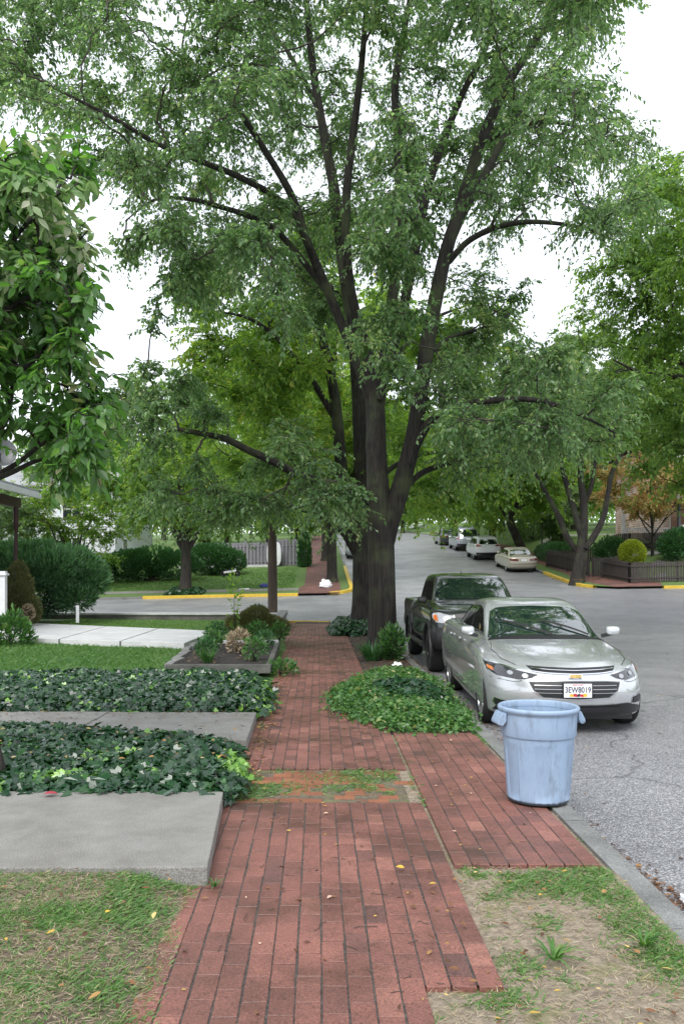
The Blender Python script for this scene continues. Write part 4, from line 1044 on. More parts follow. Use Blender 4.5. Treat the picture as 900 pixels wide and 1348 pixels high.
# ------------------------------------------------------------------ ivy, ground cover, grass: nobody could count them
def ground_leaves(name, label, outline, n, hfun, leaf, leafm, shape, zf, rndf=None, face=(0, -.55, 1.), jitter=.8, rag=.02):
    P2 = in_poly_sample(outline, n)
    hh = hfun(P2[:, 0], P2[:, 1]); ok = hh > .01; P2, hh = P2[ok], hh[ok]; n = len(P2)
    z = zf(P2[:, 0], P2[:, 1]) + hh * (1 - .55 * rng.random(n) ** 2)
    P = np.column_stack([P2 + rng.normal(size=P2.shape) * rag, z])
    az = rng.random(n) * 6.283; D = np.stack([np.cos(az), np.sin(az) - .35, -.35 * np.ones(n) + rng.normal(size=n) * .25], -1)
    e = .05
    gx = (hfun(P2[:, 0] + e, P2[:, 1]) - hfun(P2[:, 0] - e, P2[:, 1])) / (2 * e); gy = (hfun(P2[:, 0], P2[:, 1] + e) - hfun(P2[:, 0], P2[:, 1] - e)) / (2 * e)
    N = np.stack([-gx, -gy, np.ones(n)], -1) + rdir(n) * jitter * .7 + np.array((0, -.25, 0))
    sz = .4 + .95 * rng.random(n) ** 1.2
    r = np.clip(rng.normal(.42, .18, n), 0, .78) if rndf is None else rndf(P2, hh, n)
    lv = leaves(P, D, N, leaf[0] * sz, leaf[1] * sz, r, shape)
    o = link(name, np_mesh(name, lv[0], lv[1], lv[2]), leafm); o['kind'] = 'stuff'
    return tag(o, label, 'ground cover')


def edge_h(outline, h, soft=.28, nz=.4, fr=1.6):
    O = np.array(outline, float)
    def f(x, y):
        x = np.asarray(x, float); y = np.asarray(y, float); d = np.full(x.shape, 9.)
        for a, b in zip(O, np.roll(O, -1, 0)):
            ab = b - a; t = np.clip(((x - a[0]) * ab[0] + (y - a[1]) * ab[1]) / (ab @ ab), 0, 1)
            d = np.minimum(d, np.hypot(x - a[0] - t * ab[0], y - a[1] - t * ab[1]))
        return h * (1 - (1 - np.clip(d / soft, 0, 1)) ** 2) * (1 - nz + 2 * nz * fbm(x * fr, y * fr)) + .025
    return f


yz = lambda x, y: base_z(x, y) + .165
o1 = [(-5, 6.17), (-1.6, 6.17), (-.62, 6.17), (-.58, 6.7), (-.64, 7.3), (-.75, 7.9), (-1.3, 8.22), (-1.9, 8.45), (-2.5, 8.75), (-3.2, 8.95), (-5, 9.0)]


def ivy_rnd(P2, hh, n):
    r = np.clip(rng.normal(.42, .2, n), 0, .8)
    young = (vnoise(P2[:, 0] * 3.2, P2[:, 1] * 3.2) > .62) & ((P2[:, 1] < 6.55) | (P2[:, 0] > -.85) | (rng.random(n) < .13))
    r[young] = .86 + .14 * rng.random(young.sum()); return r


ground_leaves('ivy', 'dark glossy ivy bed between the two near concrete slabs', o1, 13500, edge_h(o1, .12, .3, .45), (.085, .095), M['ivy'], 'ivy', yz, ivy_rnd, rag=.045)
o2 = [(-7, 9.72), (-1.2, 9.72), (-.64, 9.75), (-.58, 10.6), (-.62, 11.6), (-.78, 12.6), (-.95, 13.2), (-1.8, 13.35), (-4, 13.2), (-7, 13.3)]


def ivy_rnd2(P2, hh, n):
    r = np.clip(rng.normal(.4, .2, n), 0, .8); young = (rng.random(n) < .05) | ((P2[:, 0] > -.85) & (rng.random(n) < .4)); r[young] = .84 + .16 * rng.random(young.sum()); return r


ground_leaves('ivy', 'dark glossy ivy bed beyond the second concrete slab', o2, 19000, edge_h(o2, .13, .3, .45), (.09, .1), M['ivy'], 'ivy', yz, ivy_rnd2, rag=.05)
sz0 = lambda x, y: base_z(x, y) + .12
o3 = [(.80, 9.06), (1.58, 9.08), (1.66, 9.6), (1.70, 10.6), (1.70, 11.8), (1.72, 13.0), (1.6, 13.7), (1.2, 13.9), (.75, 13.6), (.45, 12.7), (.22, 11.6), (.2, 10.5), (.5, 9.7)]


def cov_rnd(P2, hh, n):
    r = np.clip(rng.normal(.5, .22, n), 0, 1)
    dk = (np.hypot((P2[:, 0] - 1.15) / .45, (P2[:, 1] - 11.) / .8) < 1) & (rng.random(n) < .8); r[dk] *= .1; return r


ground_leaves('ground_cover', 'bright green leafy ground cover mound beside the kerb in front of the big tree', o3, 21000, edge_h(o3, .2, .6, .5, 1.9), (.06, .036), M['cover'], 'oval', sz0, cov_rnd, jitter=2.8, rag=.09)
o4 = [(1.28, 10.1), (1.6, 10.6), (1.5, 11.6), (1.0, 11.9), (.72, 11.2), (.85, 10.5)]
ground_leaves('ivy', 'darker ivy patch in the middle of the ground cover mound', o4, 900, lambda x, y: edge_h(o3, .2, .6, .5, 1.9)(x, y) + .03, (.1, .11), M['ivy'], 'ivy', sz0, lambda P, h, n: np.clip(rng.normal(.35, .15, n), 0, .75))
o5 = [(.35, 22.6), (.95, 22.2), (1.75, 22.8), (1.8, 24), (1.7, 26), (.9, 26.6), (.3, 25.5)]
ground_leaves('ivy', 'ivy patch round the foot of the second street tree', o5, 5200, edge_h(o5, .3, .4), (.11, .12), M['ivy'], 'ivy', sz0, lambda P, h, n: np.clip(rng.normal(.5, .18, n), 0, .8))
o6 = [(-7.6, 42.5), (-5.8, 42.5), (-5.8, 44), (-7.6, 44)]
ground_leaves('ivy', 'ivy ring round the foot of the low round crowned tree', o6, 1500, edge_h(o6, .25, .4), (.16, .17), M['ivy'], 'ivy', sz0, lambda P, h, n: np.clip(rng.normal(.6, .18, n), 0, .8))


def grass(name, label, outline, n, h, w, zf, leafm, mask=None, lean=.5, rnd=None, flat=False):
    P2 = in_poly_sample(outline, n)
    if mask is not None:
        k = mask(P2[:, 0], P2[:, 1]) > rng.random(len(P2)); P2 = P2[k]
    n = len(P2); P = np.column_stack([P2, zf(P2[:, 0], P2[:, 1]) + (.012 * rng.random(n) if flat else 0)])
    az = rng.random(n) * 6.283
    D = np.stack([np.cos(az) * lean, np.sin(az) * lean, np.full(n, .12 if flat else 1.) * (.4 + rng.random(n))], -1)
    N = np.stack([-np.sin(az) * 0 + np.cos(az) * .9, np.sin(az) * .9, np.full(n, -.4 if not flat else 1.)], -1)
    L = h * (.5 + rng.random(n)); ww = w * (.6 + .8 * rng.random(n))
    lv = leaves(P, D, N, L, ww, np.clip(rng.normal(.45, .2, n), 0, 1) if rnd is None else rnd(P2, n), 'blade' if not flat else 'diamond')
    o = link(name, np_mesh(name, lv[0], lv[1], lv[2]), leafm); o['kind'] = 'stuff'
    return tag(o, label, 'grass')


tuft = lambda s, t: (lambda x, y: np.clip((fbm(x * s + 31, y * s + 17) - t) * 6, .0, 1))
yn = [(-3.2, 1.5), (-.66, 1.5), (-.62, 3.3), (-.68, 4.2), (-.66, 4.62), (-3.2, 4.6)]
grass('grass', 'patchy green grass in the near left yard', yn, 85000, .04, .005, yard_z, M['grassblade'], lambda x, y: .22 + .78 * tuft(3.2, .44)(x, y), 1.1)
grass('grass', 'dead straw lying in the near left yard', yn, 30000, .045, .003, yard_z, M['straw'], lambda x, y: .25 + .75 * (1 - tuft(3.2, .5)(x, y)), 1., flat=True)
vg = [(.43, 1.6), (1.64, 1.6), (1.64, 4.92), (.79, 4.92), (.76, 3.47), (.43, 3.47)]
grass('grass', 'tufts of green grass on the dry verge beside the kerb', vg, 42000, .04, .0055, strip_z, M['grassblade'], lambda x, y: .02 + .98 * np.clip((fbm(x * 2.6 + 31, y * 2.6 + 17) - .42) * 3.5, 0, 1), 1.1)
grass('grass', 'dead straw lying on the dry verge', vg, 14000, .045, .003, strip_z, M['straw'], lambda x, y: .3 + .6 * vnoise(x * 5, y * 5), 1., flat=True)
ln1 = [(-9, 13.2), (-2.35, 13.4), (-2.3, 15.6), (-2.6, 17.8), (-7, 19.3), (-9, 19.9)]
grass('grass', 'mown green lawn between the ivy and the pale concrete walk', ln1, 52000, .07, .011, yard_z, M['grassblade'], lambda x, y: .25 + .75 * vnoise(x * 1.4, y * 1.4), .7, lambda P, n: np.clip(rng.normal(.38, .16, n) + .35 * (fbm(P[:, 0] * .7, P[:, 1] * .7) - .5), 0, 1))
ln2 = [(-8, 24.8), (-2.7, 22.0), (-1.15, 22.3), (-1.25, 27.8), (-8, 27.8)]
grass('grass', 'yellowish lawn between the pale walk and the low wall', ln2, 30000, .06, .013, yard_z, M['grassblade'], lambda x, y: .35 + .65 * vnoise(x * 1.1, y * 1.1), .7, lambda P, n: np.clip(rng.normal(.55, .15, n), 0, .9))
lf = [(-14, 45), (-1.3, 45), (-1.3, 55.5), (-14, 55.5)]
grass('grass', 'sloping lawn below the grey board fence', lf, 26000, .1, .03, lambda x, y: blk(x, y), M['grassblade'], lambda x, y: .3 + .7 * vnoise(x * .8, y * .8), .7, lambda P, n: np.clip(rng.normal(.5, .16, n), 0, .9))
sheet('soil', [(-.66, 6.31), (.68, 6.31), (.68, 7.38), (-.66, 7.38)], lambda x, y: base_z(x, y) + .1035 + .004 * (fbm(x * 5, y * 5) - .5), .08, M['yard'])
gp = [(-.62, 6.3), (.66, 6.3), (.66, 7.38), (-.62, 7.38)]
gapz = lambda x, y: base_z(x, y) + .105
grass('grass', 'weeds growing across the strip of old orange bricks', gp, 5200, .04, .007, gapz, M['grassblade'], lambda x, y: np.clip((fbm(x * 3.1 + 3, y * 3.1) - .46) * 6, 0, 1) * np.clip(np.abs(x + .05) * 2.2 + .15, 0, 1), 1.2)
for op, k, lab in (([(-.78, 9.2), (-.60, 9.2), (-.60, 13), (-.85, 13)], 260, 'small weeds along the left edge of the brick walk'), ([(.74, 4.9), (.80, 4.9), (.80, 9), (.74, 9)], 240, 'weeds in the joint between brick walk and apron'), ([(1.62, 5.0), (1.68, 5.0), (1.68, 9), (1.62, 9)], 420, 'weeds in the joint along the kerb')):
    grass('grass', lab, op, k, .04, .009, lambda x, y: base_z(x, y) + .118, M['grassblade'], tuft(1.7, .42), 1.2)


# weeds and strap leaved tufts
def tuft_plant(name, label, x, y, n, L, w, m, z=.0, lean=.8):
    root = thing(name, label, 'plant', (x, y, z))
    az = rng.random(n) * 6.283; rr = rng.random(n) ** .5 * L * .22
    st = np.stack([np.cos(az) * rr, np.sin(az) * rr, np.zeros(n)], -1)
    V = []; Q = []; b = 0
    for i in range(n):
        a = az[i] + rng.normal() * .4; d = np.array((math.cos(a), math.sin(a), 0)); s = np.array((-d[1], d[0], 0)); l = L * (.6 + .6 * rng.random()); ln = lean * (.3 + .9 * rng.random())
        for k in range(5):
            t = k / 4; c = st[i] + d * l * ln * t ** 1.3 + np.array((0, 0, l * (t * .95 - ln * .62 * t * t))); hw = w * (1 - t ** 2.2) * .5 + .0006
            V += [c - s * hw, c + s * hw]
        Q += [(b + 2 * k, b + 2 * k + 1, b + 2 * k + 3, b + 2 * k + 2) for k in range(4)]; b += 10
    link('leaves', np_mesh('leaves', V, Q, np.repeat(np.clip(rng.normal(.4, .2, n), 0, 1), 4)), m, root)
    return root


tuft_plant('strap_leaf_plant', 'dark strap leaved tuft at the foot of the huge forked tree', 1.02, 16.25, 150, .55, .026, M['hedge'], .0)
tuft_plant('weed', 'broad green weed in the dry verge near the bottom edge', 1.02, 3.72, 22, .12, .014, M['grassblade'], .02, 1.2)
tuft_plant('weed', 'broad green weed beside the kerb at the right edge', 1.46, 3.86, 18, .11, .013, M['grassblade'], .02, 1.2)
tuft_plant('weed', 'grass tuft at the corner of brick walk and concrete slab', -.56, 4.6, 26, .07, .006, M['cover'], .01, 1.1)
bush('shrub', 'small bright sapling growing from the big tree foot', 'plant', (1.42, 16.35, .32), (.22, .2, .32), 420, (.12, .055), M['cover'], z0=0., jit=.3, inner=.2, stems=6)

# leaf litter
def litter(name, label, P2, z, s=(.02, .05), m='litter', curl=.6, bias=0.):
    n = len(P2); P = np.column_stack([P2, z + .004 + .012 * rng.random(n)]); az = rng.random(n) * 6.283
    D = np.stack([np.cos(az), np.sin(az), rng.normal(size=n) * .12], -1); N = rdir(n) * .3 + np.array((0, 0, 1.))
    L = s[0] + (s[1] - s[0]) * rng.random(n) ** 2
    lv = leaves(P, D, N, L, L * (.35 + .35 * rng.random(n)), np.clip(rng.random(n) + bias, 0, .96), 'oval')
    o = link(name, np_mesh(name, lv[0], lv[1], lv[2], smooth=True), M[m]); o['kind'] = 'stuff'
    return tag(o, label, 'leaf litter')


U = lambda a, b, n: a + (b - a) * rng.random(n)
n = 520; litter('fallen_leaves', 'fallen leaves and specks scattered on the brick walk', np.column_stack([U(-.62, .74, n), U(3, 20, n) ** 1.0]), 0., (.012, .04))
n = 420; litter('fallen_leaves', 'drift of brown leaves along the left edge of the brick walk', np.column_stack([-.62 + np.abs(rng.normal(size=n)) * .11 - .02, U(6.3, 14, n)]), .0, (.02, .05), bias=-.1)
n = 130; litter('fallen_leaves', 'fallen leaves on the brick apron around the bin', np.column_stack([U(.8, 1.64, n), U(5, 9, n)]), .01, (.012, .04))
n = 900; litter('fallen_leaves', 'brown leaves and dirt gathered in the soil under the big tree', np.column_stack([U(.75, 1.75, n), U(13.6, 22.5, n)]), .02, (.03, .07), bias=-.25)
cl = np.concatenate([np.column_stack([rng.normal(size=k) * a + x, rng.normal(size=k) * b + y]) for x, y, a, b, k in ((1.95, 5.0, .05, .16, 130), (2.0, 4.62, .08, .1, 130), (1.98, 4.2, .06, .08, 60), (1.93, 5.6, .03, .3, 60), (2.15, 3.9, .08, .2, 60), (2.4, 5.3, .1, .15, 20), (1.93, 3.5, .05, .2, 60))]); cl = cl[cl[:, 0] > 1.85]
litter('fallen_leaves', 'wet brown leaf clumps in the gutter beside the kerb', cl, -.12, (.015, .05), bias=-.3)
n = 700; litter('fallen_leaves', 'leaves scattered over the asphalt', np.column_stack([U(1.9, 9, n), U(4, 26, n)]), -.12, (.02, .05), bias=-.05)
n = 900; litter('fallen_leaves', 'sodden leaves in the gutter under the parked cars', np.column_stack([1.86 + np.abs(rng.normal(size=n)) * .12, U(8, 24, n)]), -.12, (.03, .06), bias=-.25)
n = 130; litter('fallen_leaves', 'brown leaves lying in the near left yard', np.column_stack([U(-2.5, -.65, n), U(2.4, 4.6, n)]), .1, (.02, .06), bias=-.1)
n = 110; litter('fallen_leaves', 'brown leaves lying on the dry verge', np.column_stack([U(.45, 1.6, n), U(2.4, 4.9, n)]), .02, (.02, .05), bias=-.1)
n = 260; litter('fallen_leaves', 'leaf scraps on the second concrete slab', np.column_stack([U(-4, -.8, n), 9.75 - np.abs(rng.normal(size=n)) * .4]), .11, (.02, .045), bias=-.25)
n = 600; litter('fallen_leaves', 'leaves under the corner tree and along the far brick pavement', np.column_stack([U(12.9, 15, n), U(42.8, 50, n)]), base_z(13.5, 45) + .25, (.06, .12), bias=-.2)
n = 46; a_ = rng.random(n) * 6.283; P_ = np.column_stack([U(-.6, .72, n), U(3.2, 9, n), np.full(n, .006)]); L_ = .03 + .09 * rng.random(n) ** 2
T_ = P_[:, None] + np.stack([np.cos(a_), np.sin(a_), np.zeros(n)], -1)[:, None] * L_[:, None, None] * np.linspace(-.5, .5, 4)[None, :, None]; T_[:, 1:3, :2] += rng.normal(size=(n, 2, 2)) * .006
v, q = tubes_vec(T_, np.full((n, 4), .0018), 4); o_ = link('twig_litter', np_mesh('twig_litter', v, q), M['twig']); tag(o_, 'thin twigs lying about on the brick walk', 'leaf litter', kind='stuff')
n = 90; litter('fallen_leaves', 'tan dead leaves caught in the near ivy bed', np.column_stack([U(-3, -.65, n), U(6.3, 8.2, n)]), .27, (.03, .06), bias=-.1)
n = 60; litter('fallen_leaves', 'yellow leaves caught on the ground cover mound', np.column_stack([U(.5, 1.45, n), U(9.6, 12.8, n)]), .27, (.02, .045))
red = leaves(np.array([(-1.95, 6.08, .118)]), np.array([(1, .2, .05)]), np.array([(0, 0, 1.)]), np.array([.1]), np.array([.075]), np.array([1.]), 'oval')
tag(link('fallen_leaf', np_mesh('fallen_leaf', *red, smooth=True), M['litter']), 'red fallen leaf lying on the near concrete slab in front of the ivy', 'leaf')

# ------------------------------------------------------------------ vehicles
def paint(name, c, metal=.55, rough=.3, coat=.8, c2=None):
    return mat(name, c, rough, .03, 40, metal=metal, coat=coat, c2=c2)


M['silver'] = paint('silver_car_paint', (.5, .52, .525), .55, .24, 1.)
M['dark_green'] = paint('dark_grey_green_paint', (.03, .036, .036), .35, .25, 1.)
M['gold'] = paint('champagne_car_paint', (.5, .46, .38), .4, .35, .7)
M['white_car'] = paint('white_car_paint', (.72, .73, .76), 0., .3, .8)
M['silver2'] = paint('blue_silver_car_paint', (.4, .43, .5), .5, .33, .8)
M['car_glass'] = mat('car_glass', (.008, .02, .018), .02, .1, 3, spec=1., coat=1.)
[x for x in M['car_glass'].node_tree.nodes if x.type == 'BSDF_PRINCIPLED'][0].inputs['IOR'].default_value = 1.9
M['side_glass'] = mat('side_glass', (.006, .009, .009), .04, .1, 3, spec=.6)
M['black_plastic'] = mat('black_plastic', (.012, .012, .013), .45, .1, 30)
M['tyre'] = mat('tyre_rubber', (.013, .013, .013), .8, .1, 30)
M['alloy'] = mat('alloy', (.42, .43, .44), .3, .05, 10, metal=.8)
M['chrome'] = mat('chrome', (.75, .76, .78), .12, .03, 10, metal=1.)
M['lamp_clear'] = mat('lamp_clear', (.3, .31, .33), .08, .12, 60, coat=.8, c2=(.5, .52, .55))
M['lamp_dark'] = mat('lamp_housing', (.015, .016, .018), .12, .3, 30, coat=.9)
M['amber'] = mat('amber_lens', (.6, .16, .02), .15, .1, 30, coat=.7)
M['red_lens'] = mat('red_lens', (.3, .012, .012), .15, .1, 30, coat=.7)
M['dark_red_lens'] = mat('dark_red_lens', (.12, .02, .012), .15, .1, 30, coat=.7)
M['plate'] = mat('plate_white', (.75, .76, .78), .4, .02, 3)
M['plate_ink'] = mat('plate_ink', (.02, .02, .04), .5, .05, 3)
M['gold_emblem'] = mat('gold_emblem', (.42, .3, .1), .3, .05, 10, metal=.7)
M['seam'] = mat('panel_gap', (.02, .02, .022), .7, .05, 3)
M['flag_red'] = mat('flag_red', (.5, .03, .03), .5, .05, 3)
M['flag_yellow'] = mat('flag_yellow', (.65, .42, .03), .5, .05, 3)


def ring_loft(levels, nf=12, ns=10, nr=12, sub=5):
    rings = []
    for lv in levels:
        yf, yr, w = lv['yf'], lv['yr'], lv['w']; lf, lr = lv.get('lf', .7), lv.get('lr', .6); n1, n2 = lv.get('nf', 2.6), lv.get('nr', 2.8)
        pts = []
        for a in np.linspace(0, math.pi / 2, nf): pts.append((w * math.sin(a) ** (2 / n1), yf + lf * (1 - max(math.cos(a), 0) ** (2 / n1))))
        for t in np.linspace(0, 1, ns + 2)[1:-1]: pts.append((w, yf + lf + (yr - lr - yf - lf) * t))
        for a in np.linspace(math.pi / 2, 0, nr): pts.append((w * math.sin(a) ** (2 / n2), yr - lr * (1 - max(math.cos(a), 0) ** (2 / n2))))
        P = np.array(pts); zs = lv['z']
        u = (P[:, 1] - yf) / (yr - yf)
        if len(zs) == 3: ux = [0, .5, 1]
        else: ux = lv['u']
        if len(zs) == 3:
            a_, b_, c_ = zs; k = a_ - 2 * b_ + c_; z = a_ + u * (-3 * a_ + 4 * b_ - c_) + u * u * 2 * k
        else: z = np.interp(u, ux, zs)
        # sides pull in towards the nose and tail
        rings.append(np.column_stack([P[:, 0], P[:, 1], z]))
    Rg = np.array(rings); out = []
    for i in range(len(Rg) - 1):
        P0, P1 = Rg[i], Rg[i + 1]; d = np.linalg.norm(P1 - P0, axis=1, keepdims=True) + 1e-9
        def tan(j, side):
            if j == 0 or j == len(Rg) - 1 or levels[j].get('sharp'): v = P1 - P0
            else:
                a = Rg[j] - Rg[j - 1]; b = Rg[j + 1] - Rg[j]; a /= np.linalg.norm(a, axis=1, keepdims=True) + 1e-9; b /= np.linalg.norm(b, axis=1, keepdims=True) + 1e-9; v = a + b
            return v / (np.linalg.norm(v, axis=1, keepdims=True) + 1e-9) * d
        m0, m1 = tan(i, 0), tan(i + 1, 1)
        for t in np.linspace(0, 1, sub, endpoint=False):
            h = (2 * t**3 - 3 * t**2 + 1) * P0 + (t**3 - 2 * t**2 + t) * m0 + (-2 * t**3 + 3 * t**2) * P1 + (t**3 - t**2) * m1
            out.append(h)
    out.append(Rg[-1]); Rg = np.array(out)
    nl, n, _ = Rg.shape
    Rg[:, 0, 0] = 0; Rg[:, -1, 0] = 0
    left = Rg[:, 1:-1][:, ::-1] * np.array((-1, 1, 1)); full = np.concatenate([Rg, left], 1); k = full.shape[1]
    V = full.reshape(-1, 3).tolist(); Fc = []
    for i in range(nl - 1):
        for j in range(k): Fc.append((i * k + j, i * k + (j + 1) % k, (i + 1) * k + (j + 1) % k, (i + 1) * k + j))
    for row in (0, nl - 1):
        b = row * k; m = n - 1
        for j in range(m):
            r0, r1 = b + j, b + j + 1; l0, l1 = b + (k - j) % k, b + (k - j - 1) % k
            f = [r0, r1, l1, l0]; f = [x for q, x in enumerate(f) if x not in f[:q]]
            if len(f) > 2: Fc.append(tuple(f))
    return V, Fc


def body_mesh(name, parts, m, parent, arches=(), arch_r=.39, smooth=38):
    mb = MB()
    for V, Fc in parts: mb.add(V, Fc)
    o = mb.build(name, m, parent)
    if arches:
        o.data.materials.append(M['black_plastic'])
        cut = MB()
        for y, z, r, x0, x1 in arches:
            for s in (-1, 1):
                c = MB(); c.lathe([(0, s * x0), (r, s * x0), (r, s * x1), (0, s * x1)], (0, y, z), 40, 'x'); cut.add(c.v, c.f)
        co = cut.build('cutter', None, None)
        bm = bmesh.new(); bm.from_mesh(co.data); bmesh.ops.remove_doubles(bm, verts=bm.verts, dist=1e-5); bmesh.ops.recalc_face_normals(bm, faces=bm.faces); bm.to_mesh(co.data); bm.free()
        co.data.materials.append(m); co.data.materials.append(M['black_plastic'])
        co.data.polygons.foreach_set('material_index', [1] * len(co.data.polygons))
        md = o.modifiers.new('arch', 'BOOLEAN'); md.operation = 'DIFFERENCE'; md.object = co; md.solver = 'EXACT'
        bpy.context.view_layer.update()
        me = bpy.data.meshes.new_from_object(o.evaluated_get(bpy.context.evaluated_depsgraph_get()))
        o.modifiers.clear(); o.data = me; me.name = name
        bpy.data.objects.remove(co)
    me = o.data
    me.polygons.foreach_set('use_smooth', [True] * len(me.polygons)); me.set_sharp_from_angle(angle=R(smooth))
    return o


def bvh_of(*objs):
    V = []; Fc = []
    for o in objs:
        b = len(V); V += [v.co.copy() for v in o.data.vertices]; Fc += [tuple(i + b for i in p.vertices) for p in o.data.polygons]
    return BVHTree.FromPolygons(V, Fc)


VIEWS = {'front': (lambda a, b: (a, -3, b), (0, 1, 0)), 'rear': (lambda a, b: (a, 12, b), (0, -1, 0)), 'right': (lambda a, b: (4, a, b), (-1, 0, 0)), 'left': (lambda a, b: (-4, a, b), (1, 0, 0)), 'top': (lambda a, b: (a, b, 5), (0, 0, -1))}


def patch(bvh, outline, view, m, name, parent, off=.004, res=.05, rounded=0, smooth=True):
    O = np.array(outline, float)
    if rounded:
        Q = []
        for i in range(len(O)):
            p, a, b = O[i], O[i - 1], O[(i + 1) % len(O)]; da = (a - p) / np.linalg.norm(a - p); db = (b - p) / np.linalg.norm(b - p)
            r = min(rounded, np.linalg.norm(a - p) * .45, np.linalg.norm(b - p) * .45)
            for t in np.linspace(0, 1, 5): Q.append((1 - t) ** 2 * (p + da * r) + 2 * t * (1 - t) * p + t * t * (p + db * r))
        O = np.array(Q)
    pts = []
    for a, b in zip(O, np.roll(O, -1, 0)):
        n = max(1, int(np.ceil(np.linalg.norm(b - a) / res))); pts += [a + (b - a) * t for t in np.arange(n) / n]
    nb = len(pts); lo, hi = O.min(0), O.max(0)
    gx, gy = np.meshgrid(np.arange(lo[0] + res / 2, hi[0], res), np.arange(lo[1] + res / 2, hi[1], res)); Gp = np.stack([gx.ravel(), gy.ravel()], 1)
    if len(Gp):
        Gp = Gp[inside(Gp, O)]; B = np.array(pts)
        if len(Gp): Gp = Gp[np.linalg.norm(Gp[:, None] - B[None], axis=2).min(1) > res * .4]
    r = geometry.delaunay_2d_cdt([Vector(p) for p in pts] + [Vector(p) for p in Gp], [(i, (i + 1) % nb) for i in range(nb)], [], 1, 1e-6)
    fo, d = VIEWS[view]; d = Vector(d); V = []; N = []
    for p in r[0]:
        h = bvh.ray_cast(Vector(fo(p.x, p.y)), d)
        if h[0] is None: V.append(None); N.append(None)
        else: V.append(h[0]); N.append(h[1] if h[1].dot(d) < 0 else -h[1])
    Fc = [f for f in r[2] if all(V[i] is not None for i in f)]
    Vv = [tuple(v + n * off - d * off * .5) if v is not None else (0, 0, 0) for v, n in zip(V, N)]
    me = bpy.data.meshes.new(name); me.from_pydata(Vv, [], [tuple(f) for f in Fc])
    bm = bmesh.new(); bm.from_mesh(me); bmesh.ops.delete(bm, geom=[v for v in bm.verts if not v.link_faces], context='VERTS')
    for f in bm.faces:
        if f.normal.dot(d) > 0: f.normal_flip()
    bm.to_mesh(me); bm.free()
    if smooth: me.polygons.foreach_set('use_smooth', [True] * len(me.polygons))
    return link(name, me, m, parent)


def line_patch(bvh, pts, view, width, m, name, parent, off=.002, res=.06):
    P = np.array(pts, float); P = resample(P, res)
    O = np.concatenate([offset_path(P, width / 2), offset_path(P, -width / 2)[::-1]])
    return patch(bvh, O, view, m, name, parent, off, res * 2)


def mir(o): return [(-a, b) for a, b in o][::-1]


def wheel(parent, x, y, r, w, side, rim_m, spokes=5, rimr=None, style='alloy'):
    rimr = rimr or r * .68
    hub = bpy.data.objects.new('wheel', None); COL.objects.link(hub); hub.parent = parent; hub.location = (x, y, r); hub.empty_display_size = .1
    s = side
    t = MB(); t.lathe([(rimr * .97, -w / 2), (r * .93, -w / 2), (r * .985, -w * .4), (r, -w * .25), (r, w * .25), (r * .985, w * .4), (r * .93, w / 2), (rimr, w / 2 - .006), (rimr * .97, w / 2 - .02), (rimr * .97, -w / 2)], (0, 0, 0), 40, 'x')
    t.build('tyre', M['tyre'], hub, 35)
    b = MB(); b.lathe([(rimr * .99, s * (w / 2 - .006)), (rimr * .93, s * (w / 2 - .01)), (rimr * .9, s * (w / 2 - .06)), (rimr * .9, s * (-w * .3))], (0, 0, 0), 40, 'x')
    for k in range(spokes):
        for da in ((-.16, .16) if style == 'alloy' else (0,)):
            a = 2 * math.pi * k / spokes; a0, a1 = a + da * .35, a + da * 1.5
            p0 = (s * (w / 2 - .03), math.cos(a0) * rimr * .12, math.sin(a0) * rimr * .12); p1 = (s * (w / 2 - .014), math.cos(a1) * rimr * .94, math.sin(a1) * rimr * .94)
            b.bar(p0, p1, .042 if style == 'alloy' else .09, .02, (1, 0, 0))
    b.lathe([(0, s * (w / 2 - .012)), (rimr * .16, s * (w / 2 - .014)), (rimr * .2, s * (w / 2 - .04))], (0, 0, 0), 20, 'x')
    b.build('rim', rim_m, hub, 35)
    d = MB(); d.lathe([(0, s * (w / 2 - .09)), (rimr * .88, s * (w / 2 - .09))], (0, 0, 0), 32, 'x'); d.build('brake', M['black_plastic'], hub)
    return hub


def mirror(parent, x, y, z, s, m):
    mb = MB(); V, Fc = ring_loft([dict(yf=-.07, yr=.07, w=.02, lf=.06, lr=.06, z=(-.005, -.005, -.005)), dict(yf=-.08, yr=.07, w=.1, lf=.07, lr=.05, z=(.01, .01, .01)), dict(yf=-.085, yr=.07, w=.115, lf=.07, lr=.05, z=(.06, .06, .06)), dict(yf=-.07, yr=.065, w=.1, lf=.06, lr=.05, z=(.115, .12, .125)), dict(yf=-.02, yr=.03, w=.03, lf=.03, lr=.02, z=(.135, .135, .135))], 6, 3, 6, 3)
    mb.add([(x + s * .075 + p[0] * .76, y + p[1] * .9, z + p[2] * .84) for p in V], Fc)
    o = mb.build('wing_mirror', m, parent, 50)
    a = MB(); a.bar((x - s * .06, y + .01, z - .02), (x + s * .09, y, z + .02), .05, .045); a.build('mirror_arm', M['black_plastic'], o)
    return o


def text_obj(body, size, m, name, parent, loc, rot, ext=.0015, align='CENTER', sx=1.):
    cu = bpy.data.curves.new(name, 'FONT'); cu.body = body; cu.size = size; cu.align_x = align; cu.align_y = 'CENTER'; cu.extrude = ext; cu.offset = size * .012
    t = bpy.data.objects.new(name + '_tmp', cu); COL.objects.link(t); bpy.context.view_layer.update()
    me = bpy.data.meshes.new_from_object(t.evaluated_get(bpy.context.evaluated_depsgraph_get())); bpy.data.objects.remove(t)
    me.materials.clear(); o = link(name, me, m, parent); o.location = loc; o.rotation_euler = rot; o.scale = (sx, 1, 1)
    return o


def shade_shadow(parent): pass


